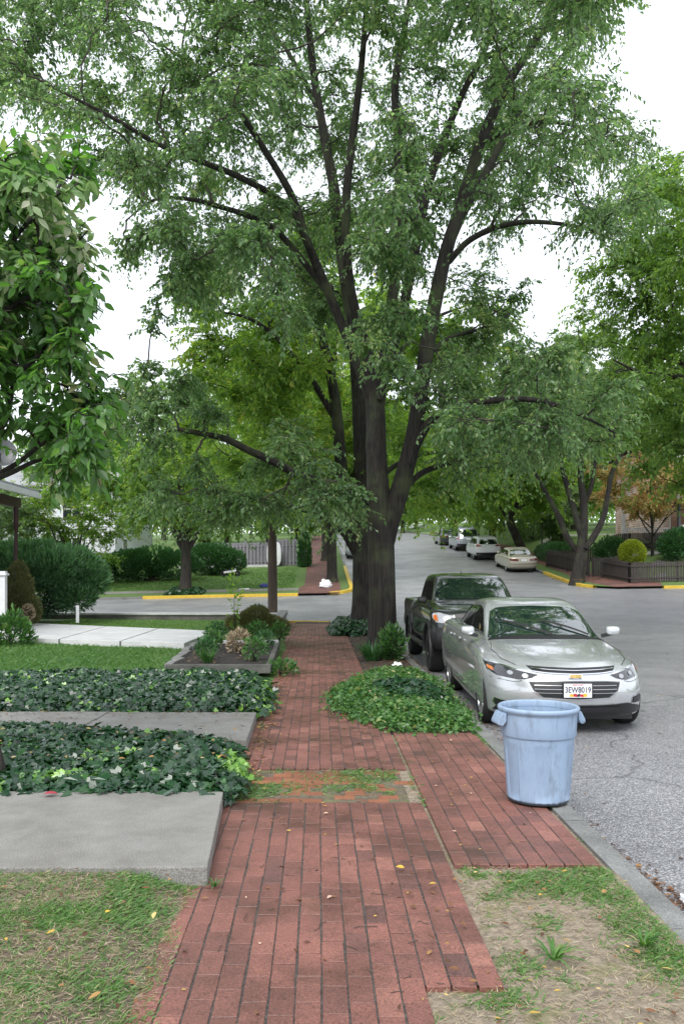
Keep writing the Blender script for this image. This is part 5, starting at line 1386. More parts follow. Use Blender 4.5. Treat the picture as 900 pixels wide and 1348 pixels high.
# ---- the silver sedan by the bin
def silver_sedan():
    c = thing('parked_car', 'silver four door sedan parked at the kerb behind the blue grey bin, facing the camera', 'car', (2.84, 9.42, -.12), R(-1.0), 'parked cars')
    body = ring_loft([
        dict(yf=.32, yr=4.7, w=.74, lf=.6, lr=.5, z=(.19, .17, .24)),
        dict(yf=.14, yr=4.84, w=.875, lf=.75, lr=.5, nf=2.7, z=(.20, .20, .30)),
        dict(yf=.05, yr=4.9, w=.905, lf=.85, lr=.5, nf=2.6, z=(.30, .33, .42)),
        dict(yf=.0, yr=4.92, w=.92, lf=.95, lr=.55, nf=2.5, z=(.47, .50, .58)),
        dict(yf=.03, yr=4.92, w=.927, lf=1.0, lr=.55, nf=2.4, z=(.60, .68, .78)),
        dict(yf=.10, yr=4.9, w=.905, lf=1.05, lr=.55, nf=2.4, z=(.695, .84, .93)),
        dict(yf=.17, yr=4.87, w=.872, lf=1.05, lr=.55, nf=2.3, z=(.745, .925, 1.02)),
        dict(yf=.30, yr=4.82, w=.80, lf=1.05, lr=.5, nf=2.4, z=(.80, .975, 1.055)),
        dict(yf=.75, yr=4.72, w=.765, lf=.75, lr=.6, nf=2.6, z=(.885, .99, 1.06)),
        dict(yf=1.36, yr=4.4, w=.73, lf=.28, lr=.6, nf=3.2, sharp=1, z=(.965, .985, 1.05)),
        dict(yf=1.40, yr=4.3, w=.72, lf=.28, lr=.6, nf=3.2, z=(.975, .99, 1.06)),
        dict(yf=1.80, yr=3.98, w=.665, lf=.26, lr=.6, nf=3.2, z=(1.19, 1.20, 1.20)),
        dict(yf=2.10, yr=3.72, w=.605, lf=.26, lr=.6, nf=3.2, z=(1.335, 1.365, 1.31)),
        dict(yf=2.18, yr=3.6, w=.57, lf=.26, lr=.6, nf=3.2, z=(1.365, 1.41, 1.345)),
        dict(yf=2.30, yr=3.4, w=.48, lf=.25, lr=.5, nf=3., z=(1.395, 1.437, 1.385)),
        dict(yf=2.6, yr=3.1, w=.22, lf=.2, lr=.2, z=(1.43, 1.452, 1.42)),
    ])
    wy = ((.93, 1.), (3.76, 1.))
    b = body_mesh('body', [body], M['silver'], c, [(.93, .335, .385, .56, 1.2), (3.76, .335, .385, .56, 1.2)])
    bv = bvh_of(b)
    for y in (.93, 3.76):
        for s in (-1, 1): wheel(c, s * (.915 - .115), y, .335, .215, s, M['alloy'], 5, .245)
    # glass
    ws = patch(bv, [(-.685, 1.475), (.685, 1.475), (.70, 1.56), (.585, 2.06), (.5, 2.12), (0, 2.14), (-.5, 2.12), (-.585, 2.06), (-.70, 1.56)], 'top', M['car_glass'], 'windscreen', c, .004, .04)
    # front edge of the glass follows the cowl curve
    patch(bv, [(-.56, 3.68), (.56, 3.68), (.66, 4.18), (.5, 4.28), (-.5, 4.28), (-.66, 4.18)], 'top', M['car_glass'], 'rear_window', c, .004, .06)
    for s, v in ((1, 'right'), (-1, 'left')):
        patch(bv, [(1.86, 1.02), (2.75, 1.03), (2.75, 1.345), (2.5, 1.345), (2.25, 1.30), (2.05, 1.19)], v, M['side_glass'], 'side_window', c, .004, .05)
        patch(bv, [(2.80, 1.03), (3.60, 1.055), (3.95, 1.13), (3.72, 1.22), (3.35, 1.32), (2.80, 1.345)], v, M['side_glass'], 'side_window', c, .004, .05)
        # bright strip round the side windows, door seams, handles, sill
        line_patch(bv, [(1.80, 1.005), (2.7, 1.012), (3.62, 1.035), (4.0, 1.13)], v, .014, M['chrome'], 'window_trim', c, .005)
        for ln in ([(1.42, .95), (1.38, .7), (1.40, .45), (1.5, .30)], [(2.77, 1.0), (2.79, .6), (2.77, .30)], [(3.55, 1.02), (3.62, .85), (3.45, .62)], [(1.5, .29), (3.3, .29)]):
            line_patch(bv, ln, v, .007, M['seam'], 'door_seam', c, .0015)
        for y in (2.55, 3.42):
            h = MB(); hx = s * .925; h.bar((hx, y - .10, .90), (hx, y + .10, .905), .03, .028); h.build('door_handle', M['silver'], c, None, .008)
        mirror(c, s * .86, 1.72, 1.0, s, M['silver'])
        # head lamp with amber corner and projector
        hl = [(s * .40, .665), (s * .47, .63), (s * .60, .605), (s * .80, .63), (s * .872, .675), (s * .885, .755), (s * .80, .745), (s * .6, .695)]
        if s < 0: hl = hl[::-1]
        hd = patch(bv, hl, 'front', M['lamp_dark'], 'headlight', c, .005, .035)
        am = [(s * .815, .668), (s * .862, .688), (s * .866, .722), (s * .82, .708)]; patch(bv, am if s > 0 else am[::-1], 'front', M['amber'], 'indicator', hd, .008, .03)
        for cx_, cz_, rr_ in ((s * .53, .645, .024), (s * .67, .668, .022)):
            patch(bv, [(cx_ + rr_ * 1.3 * math.cos(t), cz_ + rr_ * math.sin(t)) for t in np.linspace(0, 6.283, 14, endpoint=False)], 'front', M['alloy'], 'reflector', hd, .009, .03)
        tr = [(s * .42, .672), (s * .6, .705), (s * .8, .755), (s * .885, .768)]; line_patch(bv, tr, 'front', .012, M['chrome'], 'lamp_trim', hd, .008)
        # fog recess with bright surround
        fg = [(s * .655, .335), (s * .665, .42), (s * .83, .445), (s * .845, .40), (s * .80, .335)]
        if s < 0: fg = [(x, z - .07) for x, z in fg]
        fr = patch(bv, fg if s > 0 else fg[::-1], 'front', M['chrome'], 'fog_surround', c, .004, .04)
        f2 = [(s * .67, .345), (s * .68, .41), (s * .82, .43), (s * .83, .40), (s * .79, .345)]
        if s < 0: f2 = [(x, z - .07) for x, z in f2]
        patch(bv, f2 if s > 0 else f2[::-1], 'front', M['black_plastic'], 'fog_recess', fr, .008, .04)
        line_patch(bv, [(s * .50, .585), (s * .62, .55), (s * .83, .585)], 'front', .008, M['seam'], 'bumper_crease', c, .001) if False else None
    # grilles
    up = [(-.45, .708), (-.3, .692), (0, .682), (.3, .692), (.45, .708), (.50, .752), (.3, .745), (0, .738), (-.3, .745), (-.50, .752)]
    ug = patch(bv, up, 'front', M['black_plastic'], 'upper_grille', c, .004, .03)
    line_patch(bv, [(-.46, .728), (-.3, .716), (0, .708), (.3, .716), (.46, .728)], 'front', .006, M['chrome'], 'grille_bar', ug, .012)
    line_patch(bv, [(-.46, .70), (-.3, .684), (0, .674), (.3, .684), (.46, .70)], 'front', .008, M['chrome'], 'grille_bar', ug, .008)
    lo = [(-.50, .585), (-.34, .60), (0, .605), (.34, .60), (.50, .585), (.46, .50), (.36, .43), (0, .415), (-.36, .43), (-.46, .50)]
    lg = patch(bv, lo, 'front', M['black_plastic'], 'lower_grille', c, .004, .03)
    for z in (.475, .515, .555): line_patch(bv, [(-.45, z), (0, z + .004), (.45, z)], 'front', .006, M['alloy'], 'grille_bar', lg, .010)
    line_patch(bv, [(-.52, .595), (-.34, .612), (0, .617), (.34, .612), (.52, .595), (.475, .495), (.37, .42), (0, .405), (-.37, .42), (-.475, .495), (-.515, .588)], 'front', .009, M['chrome'], 'grille_surround', c, .006)
    patch(bv, [(-.80, .30), (-.6, .355), (-.3, .345), (0, .34), (.3, .345), (.6, .355), (.80, .30), (.84, .235), (.5, .205), (0, .2), (-.5, .205), (-.84, .235)], 'front', M['black_plastic'], 'front_lip', c, .006, .05)
    patch(bv, [(-.5, .325), (0, .32), (.5, .325), (.54, .27), (0, .26), (-.54, .27)], 'front', M['seam'], 'lower_intake', c, .010, .05)
    # emblem: gold cross bar in a bright frame
    e0 = [(-.10, .028), (-.035, .028), (-.035, .032), (.04, .032), (.04, .028), (.105, .028), (.088, -.024), (.035, -.024), (.035, -.03), (-.04, -.03), (-.04, -.024), (-.118, -.024)]
    em = patch(bv, [(x * .74, .65 + z * .8) for x, z in e0], 'front', M['chrome'], 'emblem', c, .012, .02, smooth=False)
    patch(bv, [(x * .6, .65 + z * .56) for x, z in e0], 'front', M['gold_emblem'], 'emblem_fill', em, .016, .02, smooth=False)
    # number plate
    h = bv.ray_cast(Vector((0, -3, .5)), Vector((0, 1, 0)))[0]; py = h.y - .022; pz = .51
    fm = MB(); fm.box(-.165, .165, py, py + .03, pz - .087, pz + .087); pl = fm.build('number_plate', M['black_plastic'], c, None, .006)
    w = MB(); w.box(-.152, .152, py - .004, py - .0005, pz - .076, pz + .076); w.build('plate_face', M['plate'], pl, None, .002)
    text_obj('3EW8019', .088, M['plate_ink'], 'lettering', pl, (0, py - .0052, pz + .006), (R(90), 0, 0), .001, sx=.80)
    text_obj('MARYLAND', .022, M['flag_red'], 'lettering', pl, (0, py - .0052, pz + .062), (R(90), 0, 0), .0008)
    for k, (x0, x1, mm) in enumerate(((-.09, -.05, 'flag_yellow'), (-.05, -.01, 'flag_red'), (-.01, .02, 'plate_ink'), (.02, .06, 'flag_red'), (.06, .1, 'flag_yellow'))):
        f = MB(); f.add([(x0, py - .0048, pz - .068 + .004 * (k % 2)), (x1, py - .0048, pz - .066 - .004 * (k % 2)), (x1, py - .0048, pz - .040 + .006 * (k % 3)), (x0, py - .0048, pz - .044 + .006 * ((k + 1) % 3))], [(0, 1, 2, 3)]); f.build('plate_flag', M[mm], pl)
    # wipers
    for x0, y0, x1, y1 in ((.56, 1.50, -.02, 1.76), (.10, 1.47, -.56, 1.80)):
        wb = MB()
        a = bv.ray_cast(Vector((x0, y0, 5)), Vector((0, 0, -1)))[0]; pts = []
        for t in np.linspace(0, 1, 7):
            hh = bv.ray_cast(Vector((x0 + (x1 - x0) * t, y0 + (y1 - y0) * t, 5)), Vector((0, 0, -1)))[0]; pts.append(tuple(hh + Vector((0, -.008, .022 + .012 * math.sin(t * 3.14)))))
        wb.tube(pts, [.011, .011, .012, .013, .012, .009, .006], 6); wb.build('wiper', M['black_plastic'], c)
    patch(bv, [(-.73, 1.40), (-.4, 1.375), (0, 1.37), (.4, 1.375), (.73, 1.40), (.70, 1.49), (-.70, 1.49)], 'top', M['black_plastic'], 'cowl', c, .003, .05)
    for s in (-1, 1): line_patch(bv, [(s * .70, 1.36), (s * .76, 1.0), (s * .72, .6), (s * .60, .36)] if s > 0 else [(s * .70, 1.36), (s * .76, 1.0), (s * .72, .6), (s * .60, .36)], 'top', .008, M['seam'], 'hood_seam', c, .0015)
    for s in (-1, 1):
        q_ = [(s * .52, 1.30), (s * .50, .9), (s * .42, .5), (s * .36, .34)]; line_patch(bv, q_, 'top', .010, M['silver'], 'hood_crease', c, .006)
        q_ = [(s * .47, .645), (s * .62, .575), (s * .86, .60)]; line_patch(bv, q_, 'front', .006, M['seam'], 'bumper_seam', c, .0015)
        q_ = [(s * .60, .50), (s * .74, .475), (s * .87, .52)]; line_patch(bv, q_, 'front', .016, M['silver'], 'bumper_crease', c, .008)
    for s in (-1, 1):                                # rear lamps
        tl = [(s * .5, .92), (s * .86, .93), (s * .88, .84), (s * .55, .83)]; patch(bv, tl if s > 0 else tl[::-1], 'rear', M['red_lens'], 'tail_light', c, .004, .05)
    un = MB(); un.box(-.7, .7, .3, 4.6, .15, .3); un.build('underbody', M['black_plastic'], c)


silver_sedan()


# ---- the dark pickup
def pickup():
    c = thing('parked_car', 'dark grey green double cab pickup truck parked behind the silver sedan beside the big tree', 'pickup truck', (2.93, 14.75, -.12), 0, 'parked cars')
    Lb = 5.3; rw = .40
    hood_cab = ring_loft([
        dict(yf=.15, yr=3.55, w=.80, lf=.5, lr=.1, nr=8, z=(.42, .42, .42)),
        dict(yf=.04, yr=3.58, w=.90, lf=.5, lr=.1, nr=8, z=(.52, .50, .50)),
        dict(yf=.06, yr=3.58, w=.925, lf=.55, lr=.1, nr=8, z=(.78, .78, .78)),
        dict(yf=.10, yr=3.58, w=.93, lf=.55, lr=.1, nr=8, z=(.98, 1.0, 1.02)),
        dict(yf=.16, yr=3.57, w=.895, lf=.55, lr=.1, nr=8, z=(1.09, 1.14, 1.16)),
        dict(yf=.26, yr=3.56, w=.82, lf=.55, lr=.1, nr=8, z=(1.14, 1.20, 1.22)),
        dict(yf=1.30, yr=3.55, w=.775, lf=.2, lr=.1, nf=3.6, nr=8, sharp=1, z=(1.245, 1.235, 1.23)),
        dict(yf=1.34, yr=3.55, w=.77, lf=.2, lr=.1, nf=3.6, nr=8, z=(1.255, 1.24, 1.24)),
        dict(yf=1.66, yr=3.5, w=.71, lf=.2, lr=.1, nf=3.6, nr=6, z=(1.49, 1.49, 1.48)),
        dict(yf=1.92, yr=3.44, w=.655, lf=.2, lr=.12, nf=3.6, nr=5, z=(1.66, 1.68, 1.67)),
        dict(yf=2.0, yr=3.4, w=.62, lf=.2, lr=.15, nf=3.6, nr=5, z=(1.705, 1.735, 1.72)),
        dict(yf=2.2, yr=3.3, w=.5, lf=.2, lr=.2, nf=3., nr=4, z=(1.745, 1.77, 1.75)),
        dict(yf=2.6, yr=3.0, w=.15, lf=.1, lr=.1, z=(1.775, 1.78, 1.775)),
    ])
    bed = ring_loft([
        dict(yf=3.62, yr=5.28, w=.86, lf=.05, lr=.12, nf=10, nr=5, z=(.50, .50, .52)),
        dict(yf=3.61, yr=5.3, w=.925, lf=.05, lr=.12, nf=10, nr=5, z=(.56, .56, .58)),
        dict(yf=3.61, yr=5.3, w=.935, lf=.05, lr=.12, nf=10, nr=5, z=(.9, .9, .9)),
        dict(yf=3.61, yr=5.29, w=.92, lf=.05, lr=.12, nf=10, nr=5, z=(1.17, 1.18, 1.18)),
        dict(yf=3.62, yr=5.27, w=.89, lf=.05, lr=.1, nf=10, nr=5, z=(1.20, 1.21, 1.21)),
        dict(yf=3.7, yr=5.2, w=.8, lf=.05, lr=.1, nf=10, nr=5, z=(1.19, 1.2, 1.2)),
    ])
    ar = [(.85, rw, .47, .55, 1.3), (4.1, rw, .47, .55, 1.3)]
    cab = body_mesh('cab', [hood_cab], M['dark_green'], c, ar[:1], smooth=40)
    bd = body_mesh('cargo_bed', [bed], M['dark_green'], c, ar[1:], smooth=40)
    bv = bvh_of(cab)
    for y in (.85, 4.1):
        for s in (-1, 1): wheel(c, s * .80, y, rw, .27, s, M['black_plastic'], 6, .22, 'plain')
    # wheel arch flares
    for y in (.85, 4.1):
        for s in (-1, 1):
            f = MB(); pts = [(s * .945, y + .49 * math.cos(a), rw + .49 * math.sin(a)) for a in np.linspace(-.15, math.pi + .15, 18)]
            f.tube(pts, .035, 6); f.build('arch_flare', M['black_plastic'], c, 60)
    patch(bv, [(-.70, 1.42), (.70, 1.42), (.715, 1.5), (.62, 1.87), (.5, 1.95), (-.5, 1.95), (-.62, 1.87), (-.715, 1.5)], 'top', M['car_glass'], 'windscreen', c, .004, .05)
    for s, v in ((1, 'right'), (-1, 'left')):
        patch(bv, [(1.72, 1.27), (2.45, 1.26), (2.45, 1.63), (2.1, 1.63), (1.95, 1.56)], v, M['side_glass'], 'side_window', c, .004, .06)
        patch(bv, [(2.53, 1.26), (3.2, 1.26), (3.38, 1.32), (3.3, 1.6), (2.53, 1.63)], v, M['side_glass'], 'side_window', c, .004, .06)
        for ln in ([(1.36, 1.18), (1.36, .6)], [(2.49, 1.2), (2.49, .55)], [(3.3, 1.2), (3.3, .9)]): line_patch(bv, ln, v, .009, M['seam'], 'door_seam', c, .0015)
        for y in (2.3, 3.12):
            h = MB(); h.bar((s * .94, y - .1, 1.08), (s * .94, y + .1, 1.08), .035, .03); h.build('door_handle', M['black_plastic'], c, None, .008)
        mirror(c, s * .88, 1.62, 1.22, s, M['black_plastic'])
        hl = [(s * .56, .90), (s * .86, .92), (s * .905, 1.0), (s * .90, 1.06), (s * .82, 1.09), (s * .60, 1.04)]
        hd = patch(bv, hl if s > 0 else hl[::-1], 'front', M['lamp_clear'], 'headlight', c, .006, .04)
        am = [(s * .83, .935), (s * .885, .96), (s * .895, 1.04), (s * .84, 1.05)]; patch(bv, am if s > 0 else am[::-1], 'front', M['amber'], 'indicator', hd, .010, .03)
        cc = [(s * .69 + .06 * math.cos(t), .985 + .05 * math.sin(t)) for t in np.linspace(0, 6.283, 14, endpoint=False)]; patch(bv, cc, 'front', M['chrome'], 'reflector', hd, .009, .03)
        st = MB(); st.tube([(s * .98, 1.45, .45), (s * .98, 3.5, .45)], .05, 8)
        for y in (1.7, 3.2): st.bar((s * .98, y, .45), (s * .7, y, .55), .05, .05)
        st.build('side_step', M['black_metal'], c, 50)
    patch(bv, [(-.52, .80), (.52, .80), (.56, 1.06), (.3, 1.10), (-.3, 1.10), (-.56, 1.06)], 'front', M['black_plastic'], 'grille', c, .006, .05)
    for z in (.88, .96): line_patch(bv, [(-.52, z), (.52, z)], 'front', .02, M['chrome'], 'grille_bar', c, .012)
    bp = MB(); V, Fc = ring_loft([dict(yf=-.03, yr=.5, w=.90, lf=.45, lr=.05, z=(.46, .46, .46)), dict(yf=-.08, yr=.5, w=.955, lf=.5, lr=.05, z=(.56, .56, .56)), dict(yf=-.08, yr=.5, w=.955, lf=.5, lr=.05, z=(.74, .74, .74)), dict(yf=-.02, yr=.45, w=.93, lf=.45, lr=.05, z=(.82, .83, .83))], 10, 3, 4, 3)
    bp.add(V, Fc); bo = body_mesh('bumper', [(V, Fc)], M['black_plastic'], c, ar[:1], smooth=40)
    line_patch(bv, [(-.66, 1.33), (-.7, .9), (-.62, .4)], 'top', .01, M['seam'], 'hood_seam', c, .0015); line_patch(bv, [(.66, 1.33), (.7, .9), (.62, .4)], 'top', .01, M['seam'], 'hood_seam', c, .0015)
    a = MB(); a.tube([(-.1, 2.3, 1.77), (-.1, 2.34, 1.82)], [.012, .006], 6); a.build('roof_aerial', M['black_plastic'], c)
    w_ = MB(); w_.box(-.62, .62, .3, 5.1, .36, .55); w_.build('underbody', M['black_plastic'], c)


pickup()


# ---- distant cars seen from behind or in front
def far_car(name, label, cat, loc, rz, pm, kind, L, Wd, Ht, facing='rear'):
    c = thing('parked_car', label, cat, loc, rz, 'parked cars')
    w = Wd / 2; k = Ht
    tilt = 0
    if kind == 'sedan':
        lv = [dict(yf=.2, yr=L - .2, w=w * .85, z=(.2, .2, .24)), dict(yf=.03, yr=L - .04, w=w * .98, lr=.4, z=(.32, .3, .36)), dict(yf=0, yr=L, w=w, lr=.4, z=(.5, .52, .55)), dict(yf=.06, yr=L - .02, w=w * .985, lr=.4, z=(.66, .78, .80)), dict(yf=.14, yr=L - .06, w=w * .93, lr=.4, z=(.72, .9, .93)),
              dict(yf=.3, yr=L - .14, w=w * .86, lr=.4, z=(.78, .93, .97)), dict(yf=1.3, yr=L - .75, w=w * .80, lf=.25, lr=.25, nr=3.2, sharp=1, z=(.92, .94, .98)), dict(yf=1.34, yr=L - .8, w=w * .79, lf=.25, lr=.25, nr=3.2, z=(.93, .95, .99)), dict(yf=1.95, yr=L - 1.25, w=w * .68, lf=.25, lr=.25, nr=3.2, z=(k * .92, k * .95, k * .92)), dict(yf=2.1, yr=L - 1.4, w=w * .6, lf=.25, lr=.25, z=(k * .96, k * .99, k * .96)), dict(yf=2.5, yr=L - 1.9, w=w * .2, lf=.2, lr=.2, z=(k * .99, k, k * .99))]
    else:
        lv = [dict(yf=.2, yr=L - .15, w=w * .85, z=(.26, .26, .3)), dict(yf=.04, yr=L - .02, w=w * .97, lr=.35, z=(.36, .34, .40)), dict(yf=0, yr=L, w=w, lr=.35, z=(.55, .56, .60)), dict(yf=.06, yr=L - .03, w=w * .99, lr=.4, z=(.75, .85, .86)), dict(yf=.14, yr=L - .08, w=w * .94, lr=.4, z=(.86, 1.0, 1.03)),
              dict(yf=.4, yr=L - .12, w=w * .88, lr=.4, z=(.94, 1.05, 1.08)), dict(yf=1.15, yr=L - .15, w=w * .85, lf=.3, lr=.35, nr=3.2, z=(1.03, 1.07, 1.1)), dict(yf=1.75, yr=L - .38, w=w * .76, lf=.3, lr=.3, nr=3.2, z=(k * .9, k * .91, k * .88)), dict(yf=1.9, yr=L - .5, w=w * .7, lf=.3, lr=.3, nr=3.2, z=(k * .955, k * .97, k * .945)), dict(yf=2.2, yr=L - .8, w=w * .5, lf=.3, lr=.3, z=(k * .985, k * .995, k * .975)), dict(yf=2.5, yr=L - 1.4, w=w * .15, lf=.2, lr=.2, z=(k, k, k))]
    r = .33 if kind == 'sedan' else .35
    ys = (.95, L - 1.0)
    b = body_mesh('body', [ring_loft(lv, 8, 6, 8, 3)], pm, c, [(y, r, r + .055, w * .6, w * 1.3) for y in ys])
    bv = bvh_of(b)
    for y in ys:
        for s in (-1, 1): wheel(c, s * (w - .12), y, r, .21, s, M['alloy'], 6, r * .66, 'plain')
    G1 = M['car_glass']
    if kind == 'sedan':
        patch(bv, [(-.56 * Wd / 1.78, L - 1.3), (.56 * Wd / 1.78, L - 1.3), (.66 * Wd / 1.78, L - .86), (-.66 * Wd / 1.78, L - .86)], 'top', G1, 'rear_window', c, .005, .08)
        patch(bv, [(-.68, 1.42), (.68, 1.42), (.58, 1.92), (-.58, 1.92)], 'top', G1, 'windscreen', c, .005, .08)
        z0, z1 = .985, k * .89; sw = ([(1.75, z0), (2.55, z0), (2.55, z1), (2.1, z1)], [(2.63, z0), (3.4, z0), (L - 1.4, z1), (2.63, z1)])
    else:
        zt = k * .88
        patch(bv, [(-w * .72, 1.10), (w * .72, 1.10), (w * .62, zt), (-w * .62, zt)], 'rear', G1, 'rear_window', c, .006, .07, rounded=.06)
        patch(bv, [(-.66, 1.3), (.66, 1.3), (.6, 1.72), (-.6, 1.72)], 'top', G1, 'windscreen', c, .005, .08)
        z0, z1 = 1.09, k * .88; sw = ([(1.6, z0), (2.35, z0), (2.35, z1), (1.9, z1)], [(2.43, z0), (3.2, z0), (3.2, z1), (2.43, z1)], [(3.28, z0), (L - .5, z0 + .05), (L - .7, z1), (3.28, z1)])
    for s, v in ((1, 'right'), (-1, 'left')):
        for q in sw: patch(bv, q, v, M['side_glass'], 'side_window', c, .005, .08)
        mirror(c, s * w * .92, 1.65, z0 - .02, s, pm)
        for y in (2.45, 3.2): line_patch(bv, [(y, z0 - .03), (y, .4)], v, .012, M['seam'], 'door_seam', c, .002, .1)
        if kind == 'sedan':
            tl = [(s * .34, .72), (s * (w - .12), .74), (s * (w - .05), .80), (s * (w - .1), .87), (s * .34, .86)]; m_ = M['dark_red_lens']
        elif kind == 'hatch':
            tl = [(s * .42, .98), (s * (w - .08), .94), (s * (w - .04), 1.1), (s * (w - .16), 1.12), (s * .5, 1.04)]; m_ = M['red_lens']
        else:
            tl = [(s * (w - .24), .92), (s * (w - .06), .92), (s * (w - .06), 1.18), (s * (w - .22), 1.18)]; m_ = M['red_lens']
        patch(bv, tl if s > 0 else tl[::-1], 'rear', m_, 'tail_light', c, .006, .06)
        hl = [(s * .45, .62), (s * (w - .1), .64), (s * (w - .06), .74), (s * .5, .70)]; patch(bv, hl if s > 0 else hl[::-1], 'front', M['lamp_clear'], 'headlight', c, .006, .06)
    patch(bv, [(-.45, .45), (.45, .45), (.5, .66), (-.5, .66)], 'front', M['black_plastic'], 'grille', c, .005, .08)
    pz = .78 if kind == 'sedan' else .93
    patch(bv, [(-.17, pz - .07), (.17, pz - .07), (.17, pz + .07), (-.17, pz + .07)], 'rear', M['plate'], 'number_plate', c, .012, .08)
    if kind != 'sedan':
        patch(bv, [(-w * .9, .32), (w * .9, .32), (w * .93, .55), (-w * .93, .55)], 'rear', M['black_plastic'], 'rear_bumper', c, .008, .08)
    else: line_patch(bv, [(-w * .92, .55), (w * .92, .55)], 'rear', .03, M['seam'], 'bumper_gap', c, .004, .1)
    un = MB(); un.box(-w * .75, w * .75, .3, L - .35, .17, .35); un.build('underbody', M['black_plastic'], c)
    c.rotation_mode = 'XYZ'
    x, y = loc[0], loc[1]
    sl = math.atan2(float(base_z(x, y + 2)) - float(base_z(x, y - 2)), 4.)
    c.rotation_euler = (sl if abs(rz) < 1 else -sl, math.atan(.02) * (-1 if abs(rz) < 1 else 1), rz)
    return c


def road_loc(x, y): return (x, y, float(base_z(x, y)))


# rear end towards the camera: the car's own front points up the hill, so it is turned half round
def back_to_us(xc, y_rear, L): return (xc, y_rear + L, float(base_z(xc, y_rear + L)) + .0)


far_car('c', 'champagne gold older sedan seen from behind, parked beside the yellow kerb across the junction', 'car', back_to_us(12.25, 51.2, 4.75), math.pi, M['gold'], 'sedan', 4.75, 1.78, 1.40)
far_car('c', 'white small hatchback suv seen from behind, between the gold sedan and the silver van', 'car', back_to_us(11.65, 58.8, 4.3), math.pi, M['white_car'], 'hatch', 4.3, 1.79, 1.62)
far_car('c', 'blue silver tall suv parked ahead of the white hatchback up the hill', 'car', back_to_us(11.7, 66.8, 4.7), math.pi, M['silver2'], 'suv', 4.7, 1.92, 1.86)
far_car('c', 'dark blue car half hidden by leaves at the head of the parked row', 'car', back_to_us(11.5, 74.6, 4.6), math.pi, M['dark_green'], 'sedan', 4.6, 1.8, 1.45)
far_car('c', 'silver car facing down the hill beyond the second trunk, mostly hidden', 'car', (2.95, 62, float(base_z(2.95, 62))), 0, M['silver2'], 'sedan', 4.6, 1.8, 1.42)


# ------------------------------------------------------------------ rubbish bin
def bin_():
    c = thing('rubbish_bin', 'open blue grey round plastic rubbish bin standing on the brick apron at the kerb', 'bin', (1.62, 6.33, .012), R(8))
    prof = [(.0, .004), (.205, .004), (.222, .012), (.228, .03), (.262, .485), (.272, .49), (.275, .50), (.2815, .655), (.284, .66)]
    prof = [(r * .985, z) for r, z in prof]
    inner = [(.268, .655), (.262, .5), (.25, .46), (.215, .03), (0, .02)]
    b = MB(); K = 96; V = []
    # vertical panels pressed into the lower wall
    zs = [0.004, .004, .012, .03] + list(np.linspace(.06, .44, 14)) + [.455, .47, .485, .49, .50, .58, .655]
    pf_r = lambda z: np.interp(z, [p[1] for p in prof[1:]], [p[0] for p in prof[1:]])
    for j, z in enumerate(zs):
        for i in range(K):
            a = 2 * math.pi * i / K; r = .0 if j == 0 else float(pf_r(z)) if j > 1 else .2
            ph = (a / (2 * math.pi) * 6 + .22) % 1.0
            if .05 < z < .40: r -= .0065 * min(1, max(0, (min(ph, 1 - ph) * 10 - 1.9))) * min(1, max(0, (.40 - z) * 60)) if False else 0
            if z < .412 and z > .05:
                e = abs(ph - .5); r += .0055 * (1 if e < .27 else max(0, 1 - (e - .27) * 40)) * 0
                if e < .26: r -= .009
            V.append((r * math.cos(a), r * math.sin(a), z))
    n = len(zs); b.add(V, [(j * K + i, j * K + (i + 1) % K, (j + 1) * K + (i + 1) % K, (j + 1) * K + i) for j in range(n - 1) for i in range(K)])
    b.build('bin_body', M['can'], c, 28, recalc=False)
    ii = MB(); ii.lathe(inner, (0, 0, 0), 64); ii.build('bin_inside', M['can'], c, 40)
    rm = MB(); rm.lathe([(.2655, .652), (.2655, .690), (.270, .698), (.285, .700), (.294, .694), (.296, .683), (.293, .668), (.283, .662), (.2795, .65)], (0, 0, 0), 72); rm.build('rim', M['can'], c, 60)
    for s in (-1, 1):
        h = MB(); pts = [(s * .272, .662), (s * .298, .660), (s * .335, .598), (s * .336, .578), (s * .320, .566), (s * .300, .568), (s * .276, .60)]
        wd = .085; V = [(x, -wd * (1.0 - .18 * (abs(x) > .3)), z) for x, z in pts] + [(x, wd * (1.0 - .18 * (abs(x) > .3)), z) for x, z in pts]; k = len(pts)
        h.add(V, [tuple(range(k)), tuple(range(k, 2 * k))[::-1]] + [(i, (i + 1) % k, k + (i + 1) % k, k + i) for i in range(k)])
        h.build('handle', M['can'], c, 40, .006)


bin_()

